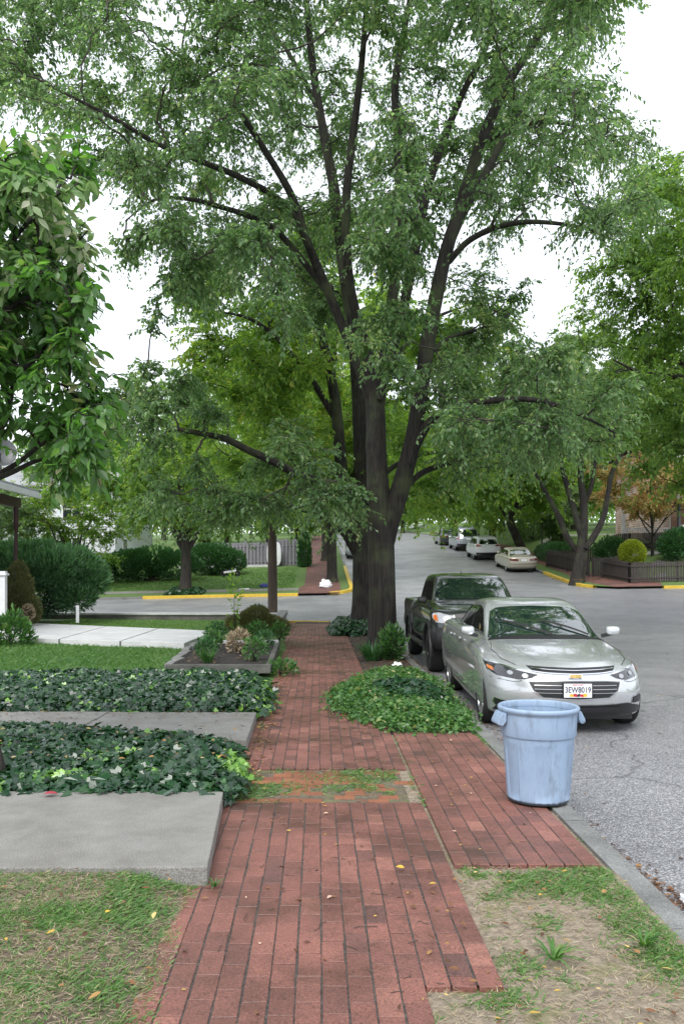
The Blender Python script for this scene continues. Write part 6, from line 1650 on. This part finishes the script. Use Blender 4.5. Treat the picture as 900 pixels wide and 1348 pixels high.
# ------------------------------------------------------------------ flower bed, wall, posts
def flower_bed():
    z0 = .12
    t = thing('raised_bed', 'low timber edged flower bed of dark mulch beside the brick walk', 'flower bed', (-1.5, 13.6, z0))
    def L(x, y, z): return (x + 1.5, y - 13.6, z - z0)
    mb = MB(); mb.bar(L(-2.42, 13.62, .15), L(-.76, 13.62, .15), .10, .14); mb.build('edging', M['timber'], t, None, .01)
    mb = MB(); mb.bar(L(-.80, 13.75, .14), L(-.86, 18.0, .14), .09, .12); mb.build('edging', M['timber'], t, None, .01)
    mb = MB()
    for k in range(9):
        y = 13.85 + k * .47; x = -2.42 - .02 * k + rng.normal() * .02; mb.bar(L(x, y, .14), L(x + rng.normal() * .03, y + .40, .15 + rng.normal() * .01), .13, .13)
    mb.build('stone_edging', M['stone'], t, None, .015)
    mb = MB(); mb.bar(L(-2.1, 18.0, .17), L(-.84, 18.1, .17), .1, .16); mb.build('edging', M['cap'], t, None, .01)
    xs = np.linspace(-2.40, -.80, 22); ys = np.linspace(13.66, 18.0, 40); X, Y = np.meshgrid(xs, ys); Z = .15 + .07 * (fbm(X * 2.5, Y * 2.5) - .35) + .03 * vnoise(X * 9, Y * 9)
    n, m = X.shape; i = np.arange(n - 1)[:, None] * m; j = np.arange(m - 1)[None]; q = np.stack([i + j, i + j + 1, i + m + j + 1, i + m + j], -1).reshape(-1, 4)
    link('mulch', np_mesh('mulch', np.stack([X + 1.5, Y - 13.6, Z - z0], -1).reshape(-1, 3), q, smooth=True), M['mulch'], t)


flower_bed()
n = 260; litter('fallen_leaves', 'fallen leaves on the dark mulch of the flower bed', np.column_stack([U(-2.3, -.9, n), U(13.8, 18, n)]), .2, (.02, .05))
k = 0
for x, y, r, n_, m_, lab in ((-1.95, 14.9, .26, 420, 'hedge', 'dark leafy plant near the front left of the flower bed'), (-1.5, 16.1, .32, 700, 'straw', 'brown dried plant in the middle of the flower bed'), (-1.05, 16.6, .26, 420, 'hedge', 'thin green plant at the back right of the flower bed'), (-1.1, 14.6, .3, 420, 'cover', 'light green plant near the front right of the flower bed'), (-2.05, 16.6, .26, 380, 'cover', 'pale green plant on the left side of the flower bed'), (-2.2, 18.6, .35, 700, 'hedge', 'bushy green plant at the end of the pale concrete walk'), (-1.35, 18.8, .35, 700, 'cover', 'light green plant behind the back edge of the flower bed'), (-.86, 19.0, .3, 500, 'cover', 'green plant at the corner of bed and brick walk')):
    bush('plant', lab, 'plant', (x, y, .22), (r * .62, r * .62, r * .62), int(n_ * .6), (.075, .036), M[m_], z0=.16, jit=.3, inner=.25, stems=7)
tuft_plant('strap_leaf_plant', 'small strap leaved tuft in the front of the flower bed', -1.85, 14.3, 70, .34, .02, M['cover'], .18, .7)
bush('weed', 'green weed spilling from the bed corner onto the brick walk', 'plant', (-.62, 14.0, .08), (.28, .35, .16), 420, (.075, .04), M['cover'], z0=.0, inner=.2, stems=5)
# tall thin sapling in front of the wall
bush('plant', 'tall thin sapling standing before the low wall end', 'plant', (-1.95, 20.0, .9), (.14, .12, .75), 70, (.13, .06), M['leaf_back'], z0=.16, inner=.1, stems=5)

w = thing('retaining_wall', 'low mossy wall with a pale capping along the side street', 'wall', (-1.05, 28.1, 0))
mb = MB(); mb.box(-14, .0, -.12, .13, -.15, .27); mb.build('wall_body', M['wall'], w, None, .01)
mb = MB(); mb.box(-14, .06, -.17, .17, .272, .335); mb.build('wall_cap', M['cap'], w, None, .01)
mb = MB(); mb.box(-.16, .0, -4.4, -.19, -.15, .36); mb.build('wall_body', M['wall'], w, None, .012)
mb = MB()
for k in range(4): mb.box(-.20, .06, -4.45 + k * 1.07, -4.45 + k * 1.07 + 1.05, .362, .43)
mb.build('wall_cap', M['stone'], w, None, .012)

p = thing('white_post', 'white square post with a cap standing at the left edge by the pale walk', 'post', (-7.13, 19.4, .1))
mb = MB(); mb.box(-.075, .075, -.075, .075, 0, 1.5); mb.build('post', M['white_paint'], p, None, .008)
mb = MB(); mb.box(-.11, .11, -.11, .11, 1.502, 1.55); mb.box(-.08, .08, -.08, .08, 1.55, 1.6); mb.build('post_cap', M['white_paint'], p, None, .01)
p = thing('garden_sign', 'small white slat sign stuck in front of the yew bush', 'garden sign', (-6.9, 24.6, .1), R(20))
mb = MB(); mb.box(-.045, .045, -.01, .01, .12, .62); mb.build('panel', M['white_paint'], p, None, .004)
mb = MB(); mb.tube([(0, 0.016, -.05), (0, .016, .5)], .008, 6); mb.build('stake', M['black_metal'], p)
hy = bush('dried_hydrangea', 'dried beige flower head at the foot of the dwarf conifer', 'plant', (-7.9, 23.35, .38), (.19, .17, .22), 700, (.035, .03), M['straw'], z0=.2, inner=.7, jit=.1, stems=4)

# utility pole with cross arm and cable
ux, uy = -1.52, 28.0
ux = (359 - CX) / F * 28.42; uy = 28.42
u = thing('utility_pole', 'weathered brown wooden utility pole at the corner behind the low wall', 'utility pole', (ux, uy, -.05))
mb = MB(); mb.tube([(0, 0, 0), (-.02, 0, 3), (-.04, 0, 6), (-.05, 0, 9.4)], [.165, .15, .135, .115], 14); mb.build('pole', M['wood_pole'], u, 50)
mb = MB(); mb.bar((-1.1, -.14, 8.9), (1.1, -.14, 8.9), .1, .12); mb.build('cross_arm', M['wood_pole'], u, None, .01)
for x in (-1., -.4, .4, 1.): mb = MB(); mb.lathe([(.0, 8.96), (.04, 8.96), (.045, 9.0), (.03, 9.03), (.045, 9.06), (.03, 9.12), (0, 9.13)], (x, -.14, 0), 10); mb.build('insulator', M['stone'], u)
A = W(640, 596, 44.); B_ = W(832, 602, 44.)
cb = MB(); pts = [A + (B_ - A) * t + np.array((0, 0, -.5 * (t * (1 - t) - .0) * .9)) for t in np.linspace(-1.05, 2.2, 24)]; o_ = np.array(pts[0])
cb.tube([tuple(q - o_) for q in pts], .022, 5); ob = cb.build('overhead_cable', M['dish'], None); ob.location = o_; tag(ob, 'thin overhead cable crossing in front of the corner tree', 'cable')

# toys and litter on the far lawn
def tricycle():
    x, y = (303 - CX) / F * 51.5, 51.5; z = float(blk(x, y))
    t = thing('toy_motorbike', 'small dark and white ride on toy motorbike left on the far lawn', 'toy', (x, y, z), R(15))
    for yx in ((-.42, .17), (.42, .17)):
        mb = MB(); mb.lathe([(.07, -.06), (.17, -.06), (.18, 0), (.17, .06), (.07, .06), (.07, -.06)], (yx[0], 0, yx[1]), 16, 'y'); mb.build('wheel', M['tyre'], t, 40)
    mb = MB(); mb.bar((-.4, 0, .24), (.32, 0, .34), .16, .14); mb.bar((.42, 0, .17), (.28, 0, .52), .06, .06); mb.build('body', M['white_plastic'], t, None, .03)
    mb = MB(); mb.bar((-.38, 0, .38), (.05, 0, .40), .18, .08); mb.build('seat', M['black_plastic'], t, None, .02)
    mb = MB(); mb.tube([(.26, -.22, .56), (.3, 0, .54), (.26, .22, .56)], .025, 6); mb.build('handlebar', M['black_plastic'], t)


tricycle()


def crumple(name, label, cat, c, s, m, seed):
    r = np.random.default_rng(seed); bm = bmesh.new(); bmesh.ops.create_icosphere(bm, subdivisions=3, radius=1)
    for v in bm.verts:
        q = v.co; f = 1 + .22 * math.sin(4 * q.x + seed) * math.cos(5 * q.y) + .14 * math.sin(9 * q.z + 3 * q.x)
        v.co = Vector((q.x * s[0] * f, q.y * s[1] * f, max(0, (q.z + .55) * s[2] * f)))
    me = bpy.data.meshes.new(name); bm.to_mesh(me); bm.free(); me.polygons.foreach_set('use_smooth', [True] * len(me.polygons))
    o = link(name, me, m); o.location = c; return tag(o, label, cat)


x, y = (428 - CX) / F * 44.6, 44.6; crumple('plastic_bag', 'full white plastic bag lying on the far brick pavement', 'bag', (x, y, float(blk(x, y)) + .01), (.33, .25, .24), M['white_plastic'], 3)
x, y = (347 - CX) / F * 45.4, 45.4; crumple('crumpled_wrapper', 'small blue scrap lying on the far lawn', 'litter', (x, y, float(blk(x, y)) + .01), (.2, .14, .12), M['blue_plastic'], 5)
x, y = (322 - CX) / F * 44.3, 44.3; crumple('crumpled_wrapper', 'flat white scrap on the narrow far path', 'litter', (x, y, float(blk(x, y)) + .02), (.28, .12, .04), M['white_plastic'], 6)
crumple('crumpled_napkin', 'white crumpled scrap among wet leaves in the gutter', 'litter', (2.03, 4.7, -.118), (.045, .035, .035), M['white_plastic'], 8)
crumple('crushed_can', 'crushed pale cup in the soil between big tree and ground cover', 'litter', (1.35, 14.75, .03), (.1, .07, .06), M['white_plastic'], 9)

# manhole cover on the far asphalt
mb = MB(); mb.lathe([(0, .008), (.36, .008), (.38, .004), (.38, -.02)], (0, 0, 0), 28); ob = mb.build('manhole_cover', M['black_metal'], None); ob.location = (8.55, 32.5, float(base_z(8.55, 32.5))); tag(ob, 'round dark manhole cover in the junction', 'manhole cover')


# ------------------------------------------------------------------ fences
def board_fence():
    Yf = 57.2; x0, x1 = -8.8, -.95
    t = thing('board_fence', 'weathered grey shadow board fence at the top of the far lawn', 'fence', (x0, Yf, 0))
    mb = MB(); k = 0; x = x0
    while x < x1:
        zb = float(blk(x, Yf)) - .05; h = 1.62 + (.18 if x > -2.9 else 0); d = .05 if k % 2 else -.05
        mb.box(x - x0, x - x0 + .135, d - .011, d + .011, zb, zb + h + rng.normal() * .012); x += .118; k += 1
    mb.build('boards', M['grey_fence'], t)
    mb = MB()
    for zz in (.3, 1.35): mb.bar((0, 0, float(blk(x0, Yf)) + zz), (x1 - x0, 0, float(blk(x1, Yf)) + zz), .05, .09)
    mb.build('rails', M['grey_fence'], t)
    for x in np.linspace(x0, x1, 5):
        mb = MB(); zb = float(blk(x, Yf)); mb.box(x - x0 - .05, x - x0 + .05, .07, .17, zb - .1, zb + 1.75); mb.build('post', M['grey_fence'], t)
    s = thing('timber_edging', 'long pale timber lying along the foot of the grey board fence', 'timber', (x0, Yf - .5, 0))
    mb = MB(); mb.bar((-.5, 0, float(blk(x0, Yf - .5)) + .06), (5.6, 0, float(blk(x0 + 5.6, Yf - .5)) + .06), .16, .16); mb.build('beam', M['cap'], s, None, .01)


board_fence()
# white rounded board standing against the fence behind the pole
x, y = (360.5 - CX) / F * 56.6, 56.6; z = float(blk(x, y))
t = thing('oval_board', 'white rounded panel leaning on the grey board fence behind the pole', 'panel', (x, y, z))
mb = MB(); o_ = [(.47 * np.sign(math.cos(a)) * abs(math.cos(a)) ** .6, .85 + .8 * np.sign(math.sin(a)) * abs(math.sin(a)) ** .6) for a in np.linspace(0, 6.283, 28, endpoint=False)]; k = len(o_)
mb.add([(px, -.04, pz) for px, pz in o_] + [(px, .04, pz) for px, pz in o_], [tuple(range(k)), tuple(range(k, 2 * k))[::-1]] + [(i, (i + 1) % k, k + (i + 1) % k, k + i) for i in range(k)]); mb.build('panel', M['white_plastic'], t, 50, .015)


def picket(name, label, P, h, gap=.125, bw=.095, parent=None, top=True):
    P = np.array(P, float); o = (*P[0], float(blk(*P[0])))
    t = thing('picket_fence', label, 'fence', o, 0, 'brown picket fences')
    for a, b in zip(P[:-1], P[1:]):
        n = int(np.linalg.norm(b - a) / gap); d = (b - a) / np.linalg.norm(b - a); nn = np.array((-d[1], d[0]))
        mb = MB()
        for i in range(n):
            q = a + d * gap * (i + .5); zb = float(blk(*q)) + .06 - o[2]; hh = h + rng.normal() * .008
            u0, u1 = q - d * bw / 2 - P[0], q + d * bw / 2 - P[0]; e = nn * .01
            V = []
            for s in (-1, 1):
                f = e * s
                V += [(*(u0 + f), zb), (*(u1 + f), zb), (*(u1 + f), zb + hh - .05), (*((u0 + u1) / 2 + d * .02 + f), zb + hh), (*((u0 + u1) / 2 - d * .02 + f), zb + hh), (*(u0 + f), zb + hh - .05)]
            mb.add(V, [(0, 1, 2, 3, 4, 5), (11, 10, 9, 8, 7, 6)] + [(i, (i + 1) % 6, 6 + (i + 1) % 6, 6 + i) for i in range(6)])
        mb.build('pickets', M['brown_fence'], t)
        mb = MB()
        za, zb = float(blk(*a)) - o[2], float(blk(*b)) - o[2]
        for zz in (.25, h - .15): mb.bar((*(a - P[0] + nn * .035), za + zz), (*(b - P[0] + nn * .035), zb + zz), .04, .08)
        mb.build('rails', M['brown_fence'], t)
    for q in np.concatenate([resample(P[i:i + 2], 2.2) for i in range(len(P) - 1)]):
        mb = MB(); zb = float(blk(*q)) - o[2]; mb.box(q[0] - P[0][0] - .05, q[0] - P[0][0] + .05, q[1] - P[0][1] + .02, q[1] - P[0][1] + .12, zb - .05, zb + h + .02); mb.build('post', M['brown_fence'], t)


picket('f', 'brown picket fence along the side street in front of the round yellow green shrub', [(28, 43.95), (15.95, 43.95), (15.5, 46.9)], 1.02)
picket('f', 'dark brown picket fence running up behind the corner tree', [(15.0, 47.6), (13.35 + .9, 53.2)], 1.0)
picket('f', 'low brown picket fence across the garden behind the gate path', [(14.2, 53.3), (27, 53.3)], .95)
picket('f', 'brown picket gate panel between the corner tree and the round shrub', [(15.2, 47.5), (17.0, 47.9)], 1.0)

# ------------------------------------------------------------------ lamp post
lx, ly = (713 - CX) / F * 61., 61.
lp = thing('lamp_post', 'slim dark lamp post on the lawn behind the clipped hedge', 'lamp post', (lx, ly, float(blk(lx, ly))))
mb = MB(); mb.tube([(0, 0, 0), (0, 0, .5), (0, 0, 2.9)], [.09, .055, .045], 10); mb.build('post', M['black_metal'], lp, 50)
mb = MB(); mb.lathe([(0, 2.9), (.09, 2.92), (.15, 3.25), (.17, 3.28), (.06, 3.42), (0, 3.48)], (0, 0, 0), 8); mb.build('lantern', M['white_plastic'], lp)

# ------------------------------------------------------------------ houses
def window(parent, x0, x1, z0, z1, y, ny=-1, fm='white_paint', axis='x'):
    """a window in a wall facing -y (axis x) or +x (axis y)"""
    def bx(mb, a0, a1, d0, d1, c0, c1):
        if axis == 'x': mb.box(a0, a1, y + min(d0, d1), y + max(d0, d1), c0, c1)
        else: mb.box(y - max(d0, d1), y - min(d0, d1), a0, a1, c0, c1)
    f = MB(); e = .1
    bx(f, x0 - e, x1 + e, -.06, .0, z1, z1 + e); bx(f, x0 - e, x1 + e, -.08, .0, z0 - e, z0); bx(f, x0 - e, x0, -.06, 0, z0, z1); bx(f, x1, x1 + e, -.06, 0, z0, z1)
    zm = (z0 + z1) / 2; bx(f, x0, x1, -.045, 0, zm - .03, zm + .03); bx(f, (x0 + x1) / 2 - .02, (x0 + x1) / 2 + .02, -.04, 0, z0, zm - .03); bx(f, (x0 + x1) / 2 - .02, (x0 + x1) / 2 + .02, -.04, 0, zm + .03, z1)
    fr = f.build('window', M[fm], parent)
    g = MB(); bx(g, x0, x1, -.02, -.004, z0, z1); g.build('pane', M['window_glass'], fr)


def gable(parent, x0, x1, y0, y1, ze, zr, ov, m, name='roof', along='y'):
    mb = MB(); th = .12
    if along == 'y':
        xm = (x0 + x1) / 2
        for s, xe in ((-1, x0 - ov), (1, x1 + ov)):
            mb.add([(xe, y0 - ov, ze - .15), (xm, y0 - ov, zr), (xm, y1 + ov, zr), (xe, y1 + ov, ze - .15), (xe, y0 - ov, ze - .15 + th), (xm, y0 - ov, zr + th), (xm, y1 + ov, zr + th), (xe, y1 + ov, ze - .15 + th)],
                   [(0, 1, 2, 3), (4, 5, 6, 7), (0, 1, 5, 4), (1, 2, 6, 5), (2, 3, 7, 6), (3, 0, 4, 7)])
    else:
        ym = (y0 + y1) / 2
        for s, ye in ((-1, y0 - ov), (1, y1 + ov)):
            mb.add([(x0 - ov, ye, ze - .15), (x0 - ov, ym, zr), (x1 + ov, ym, zr), (x1 + ov, ye, ze - .15), (x0 - ov, ye, ze - .15 + th), (x0 - ov, ym, zr + th), (x1 + ov, ym, zr + th), (x1 + ov, ye, ze - .15 + th)],
                   [(0, 1, 2, 3), (4, 5, 6, 7), (0, 1, 5, 4), (1, 2, 6, 5), (2, 3, 7, 6), (3, 0, 4, 7)])
    return mb.build(name, m, parent)


def siding(parent, x0, x1, y0, y1, z0, z1, m, step=.14):
    mb = MB(); z = z0
    while z < z1:
        e = .018; h = min(step, z1 - z)
        mb.add([(x0 - e, y0 - e, z), (x1 + e, y0 - e, z), (x1 + e, y1 + e, z), (x0 - e, y1 + e, z), (x0, y0, z + h), (x1, y0, z + h), (x1, y1, z + h), (x0, y1, z + h)], [(0, 3, 2, 1), (4, 5, 6, 7), (0, 1, 5, 4), (1, 2, 6, 5), (2, 3, 7, 6), (3, 0, 4, 7)]); z += step
    return mb.build('wall', m, parent)


# white sided house across the side street
wx, wy = -12.6, 53.2; zb = float(base_z(-14, 53)) + .0
h = thing('white_house', 'white clapboard house half hidden by trees across the side street on the left', 'house', (wx, wy, zb))
siding(h, -11, 0, 0, 12, -.3, 5.6, M['white_siding'])
gable(h, -11, 0, 0, 12, 5.8, 8.0, .5, M['roof'], along='x')
mb = MB(); mb.box(-11.2, .25, -.35, -.05, 5.45, 5.62); mb.build('eave_board', M['white_paint'], h)
for x0 in (-9.6, -6.6, -3.2): window(h, x0, x0 + 1.1, .9, 2.5, -.02); window(h, x0, x0 + 1.1, 3.6, 5.0, -.02)
window(h, 2, 3.1, .9, 2.5, .02, axis='y'); window(h, 6, 7.1, 3.6, 5.0, .02, axis='y')
mb = MB(); mb.box(-11.1, .1, -.1, 12.1, -.6, -.3); mb.build('foundation', M['wall'], h)

# house with the brown porch at the left edge
h = thing('porch_house', 'house at the left edge with dark brown turned porch posts', 'house', (-8.85, 19.0, .1))
siding(h, -9.5, -3.2, -3.5, 7, .0, 7.0, M['white_siding'])
gable(h, -9.5, -3.2, -3.5, 7, 7.2, 9.6, .45, M['dark_roof'])
mb = MB(); mb.box(-3.18, .35, -1.2, 6.0, .55, .75); mb.build('porch_floor', M['brown_paint'], h)
mb = MB(); mb.box(-3.15, .25, -1.1, 5.9, -.2, .548); mb.build('porch_skirt', M['wall'], h)
mb = MB(); mb.add([(-3.18, -1.5, 4.6), (.62, -1.5, 3.86), (.62, 6.3, 3.86), (-3.18, 6.3, 4.6), (-3.18, -1.5, 4.72), (.62, -1.5, 3.98), (.62, 6.3, 3.98), (-3.18, 6.3, 4.72)], [(0, 3, 2, 1), (4, 5, 6, 7), (0, 1, 5, 4), (1, 2, 6, 5), (2, 3, 7, 6), (3, 0, 4, 7)]); mb.build('porch_roof', M['roof'], h)
mb = MB(); mb.box(.58, .68, -1.55, 6.35, 3.74, 3.9); mb.add([(-3.18, -1.56, 4.42), (.6, -1.56, 3.72), (.6, -1.47, 3.72), (-3.18, -1.47, 4.42), (-3.18, -1.56, 4.6), (.6, -1.56, 3.9), (.6, -1.47, 3.9), (-3.18, -1.47, 4.6)], [(0, 3, 2, 1), (4, 5, 6, 7), (0, 1, 5, 4), (1, 2, 6, 5), (2, 3, 7, 6), (3, 0, 4, 7)]); mb.build('fascia', M['white_paint'], h)
mb = MB(); mb.box(.0, .16, -1.3, 6.1, 3.45, 3.73); mb.box(-3.15, -.002, -1.3, -1.14, 3.45, 3.73); mb.build('porch_beam', M['brown_paint'], h)
for y in (-1.22, 2.4, 5.9):
    mb = MB(); mb.lathe([(.075, .752), (.075, 1.0), (.05, 1.05), (.075, 1.1), (.075, 1.55), (.05, 1.6), (.072, 1.66), (.048, 1.75), (.062, 2.2), (.05, 2.7), (.045, 2.78), (.075, 2.84), (.075, 3.45)], (.08, y, 0), 12); mb.build('porch_post', M['brown_paint'], h, 50)
for dy in (0,):
    mb = MB(); pts = [(-.62 + .66 * math.sin(a), -1.22, 3.44 - .62 * (1 - math.cos(a))) for a in np.linspace(0, 1.5, 9)]; mb.tube(pts, .03, 6)
    for k in range(2, 8): mb.bar(pts[k], (pts[k][0], -1.22, 3.45), .025, .025)
    mb.build('porch_bracket', M['brown_paint'], h)
mb = MB(); mb.bar((-3.1, -1.22, 1.5), (.02, -1.22, 1.5), .07, .06); mb.bar((-3.1, -1.22, .92), (.02, -1.22, .92), .06, .05)
for x in np.linspace(-3., -.1, 22): mb.bar((x, -1.22, .92), (x, -1.22, 1.5), .035, .035)
mb.build('railing', M['brown_paint'], h)
window(h, -2.0, -.9, 1.5, 3.1, -3.16, axis='y') if False else window(h, -2.2, -1.0, 1.4, 3.0, -3.17, axis='y')
window(h, -7.6, -6.5, 1.4, 3.0, -3.52); window(h, -7.6, -6.5, 4.6, 6.1, -3.52)
d = thing('satellite_dish', 'grey satellite dish above the porch roof at the left edge', 'satellite dish', (-8.6, 23.2, 4.1))
mb = MB(); prof = [(.0, .02), (.15, .03), (.28, .065), (.4, .13), (.42, .128), (.4, .115), (.28, .05), (.15, .015), (0, .005)]; mb.lathe(prof, (0, 0, 0), 28)
ds = mb.build('dish', M['dish'], d, 60); ds.rotation_euler = (R(72), 0, R(28)); ds.location = (0, 0, .78)
mb = MB(); mb.tube([(0, .05, .0), (0, .05, .72)], .025, 8); mb.bar((0, 0, .55), (.2, -.5, .75), .03, .03); mb.build('mast', M['dish'], d)

# brick house with white porch, right
hx, hy = 19.6, 54.2; zb = float(base_z(22, 54)) + .1
h = thing('brick_house', 'red brick house with a white railed porch behind the orange leaved tree', 'house', (hx, hy, zb))
mb = MB(); mb.box(3.3, 14, 1.8, 12, -.4, 6.8); mb.build('wall', M['house_brick'], h)
gable(h, 3.3, 14, 1.8, 12, 7., 9.6, .4, M['dark_roof'], along='x')
for x in (4.2, 6.6, 9.0): window(h, x, x + 1., 4.2, 5.8, 1.78); window(h, x, x + 1., 1.2, 2.9, 1.78)
mb = MB(); mb.box(-.6, 2.6, -.6, 1.75, .1, .32); mb.build('porch_floor', M['white_paint'], h)
mb = MB(); mb.box(-.55, 2.55, -.5, 1.7, -.4, .098); mb.build('porch_skirt', M['white_siding'], h)
mb = MB(); mb.box(-.9, 2.9, -.9, 1.76, 3.0, 3.25); mb.build('porch_roof', M['white_paint'], h, None, .02)
for x in (-.5, 2.5): mb = MB(); mb.box(x - .09, x + .09, -.55, -.37, .322, 2.998); mb.build('porch_post', M['white_paint'], h)
mb = MB(); mb.box(-.41, 2.41, -.50, -.42, 1.15, 1.24); mb.box(-.41, 2.41, -.50, -.42, .42, .5)
for x in np.linspace(-.35, 2.35, 21): mb.box(x - .025, x + .025, -.485, -.435, .5, 1.15)
mb.build('railing', M['white_paint'], h)
# nearer porch corner at the right edge
hx, hy = 20.1, 48.2; zb = float(base_z(22, 48)) + .1
h = thing('porch_house', 'white trimmed porch of the neighbouring house cut off by the right edge', 'house', (hx, hy, zb))
mb = MB(); mb.box(1.8, 12, 2.2, 5.2, -.4, 6.6); mb.build('wall', M['house_brick'], h)
gable(h, 1.8, 12, 2.2, 5.2, 6.8, 8.0, .3, M['dark_roof'], along='x')
mb = MB(); mb.box(.0, 8, -.2, 2.18, .7, .9); mb.build('porch_floor', M['white_paint'], h)
mb = MB(); mb.box(.1, 8, -.1, 2.1, -.4, .698); mb.build('porch_skirt', M['brown_paint'], h)
mb = MB(); mb.add([(-.45, -.6, 3.5), (8, -.6, 3.5), (8, 2.18, 3.95), (.4, 2.18, 3.95), (-.45, -.6, 3.66), (8, -.6, 3.66), (8, 2.18, 4.1), (.4, 2.18, 4.1)], [(0, 3, 2, 1), (4, 5, 6, 7), (0, 1, 5, 4), (1, 2, 6, 5), (2, 3, 7, 6), (3, 0, 4, 7)]); mb.build('porch_roof', M['roof'], h)
mb = MB(); mb.box(-.1, 8, -.35, -.15, 3.15, 3.45); mb.build('porch_beam', M['white_paint'], h)
for x in (.1, 2.6, 5.2): mb = MB(); mb.lathe([(.13, .9), (.13, 1.05), (.1, 1.1), (.085, 3.0), (.12, 3.05), (.12, 3.15)], (x, -.08, 0), 14); mb.build('porch_post', M['dish'], h, 50)
mb = MB(); mb.box(.2, 8, -.13, -.05, 1.65, 1.74); mb.box(.2, 8, -.13, -.05, 1.0, 1.08)
for x in np.linspace(.3, 7.9, 52): mb.box(x - .03, x + .03, -.12, -.06, 1.08, 1.65)
mb.build('railing', M['white_paint'], h)
mb = MB(); mb.box(-.35, 8, -.5, 2.0, 5.0, 5.6); mb.build('upper_bay', M['white_paint'], h, None, .02)
window(h, .8 + 1.2, 3.0, 1.6, 3.0, 2.18)

# ------------------------------------------------------------------ camera, light, sky
cam = bpy.data.cameras.new('camera'); co = bpy.data.objects.new('camera', cam); COL.objects.link(co)
co.location = (0, 0, H); co.rotation_euler = (R(90), 0, 0)
cam.sensor_fit = 'HORIZONTAL'; cam.sensor_width = 36; cam.lens = 36 * F / 900.
cam.shift_x = (450 - CX) / 900.; cam.shift_y = (CY - 674) / 900.
cam.clip_end = 2000; cam.clip_start = .05
SC.camera = co

sun = bpy.data.lights.new('sun', 'SUN'); so = bpy.data.objects.new('sun', sun); COL.objects.link(so)
ELEV, AZ = 50., 200.
sun.energy = 1.5; sun.angle = R(30); sun.color = (1., .98, .95)
d = Vector((math.cos(R(ELEV)) * math.sin(R(AZ)), math.cos(R(ELEV)) * math.cos(R(AZ)), math.sin(R(ELEV))))
so.rotation_euler = d.to_track_quat('Z', 'Y').to_euler()

wd = bpy.data.worlds.new('World'); SC.world = wd; wd.use_nodes = True
n, l = wd.node_tree.nodes, wd.node_tree.links
bg = n['Background']; sk = n.new('ShaderNodeTexSky'); sk.sky_type = 'NISHITA'; sk.sun_disc = False
sk.sun_elevation = R(ELEV); sk.sun_rotation = R(AZ); sk.air_density = 1.; sk.dust_density = 4.; sk.ozone_density = 1.
# overcast: the clouds even the sky out towards a pale grey
mx = n.new('ShaderNodeMix'); mx.data_type = 'RGBA'; mx.inputs[0].default_value = .82
l.new(sk.outputs[0], mx.inputs[6]); mx.inputs[7].default_value = (8.2, 8.5, 9.2, 1)
l.new(mx.outputs[2], bg.inputs[0]); bg.inputs[1].default_value = .12

vs = SC.view_settings; vs.view_transform = 'Standard'; vs.look = 'None'; vs.gamma = 1; vs.exposure = .88; vs.use_curve_mapping = False
SC.display_settings.display_device = 'sRGB'
cy = SC.cycles; cy.max_bounces = 12; cy.diffuse_bounces = 9; cy.glossy_bounces = 3; cy.transmission_bounces = 4; cy.transparent_max_bounces = 4
cy.use_denoising = True
try: cy.denoiser = 'OPENIMAGEDENOISE'
except Exception: pass
cy.sample_clamp_indirect = 8
SC.render.film_transparent = False
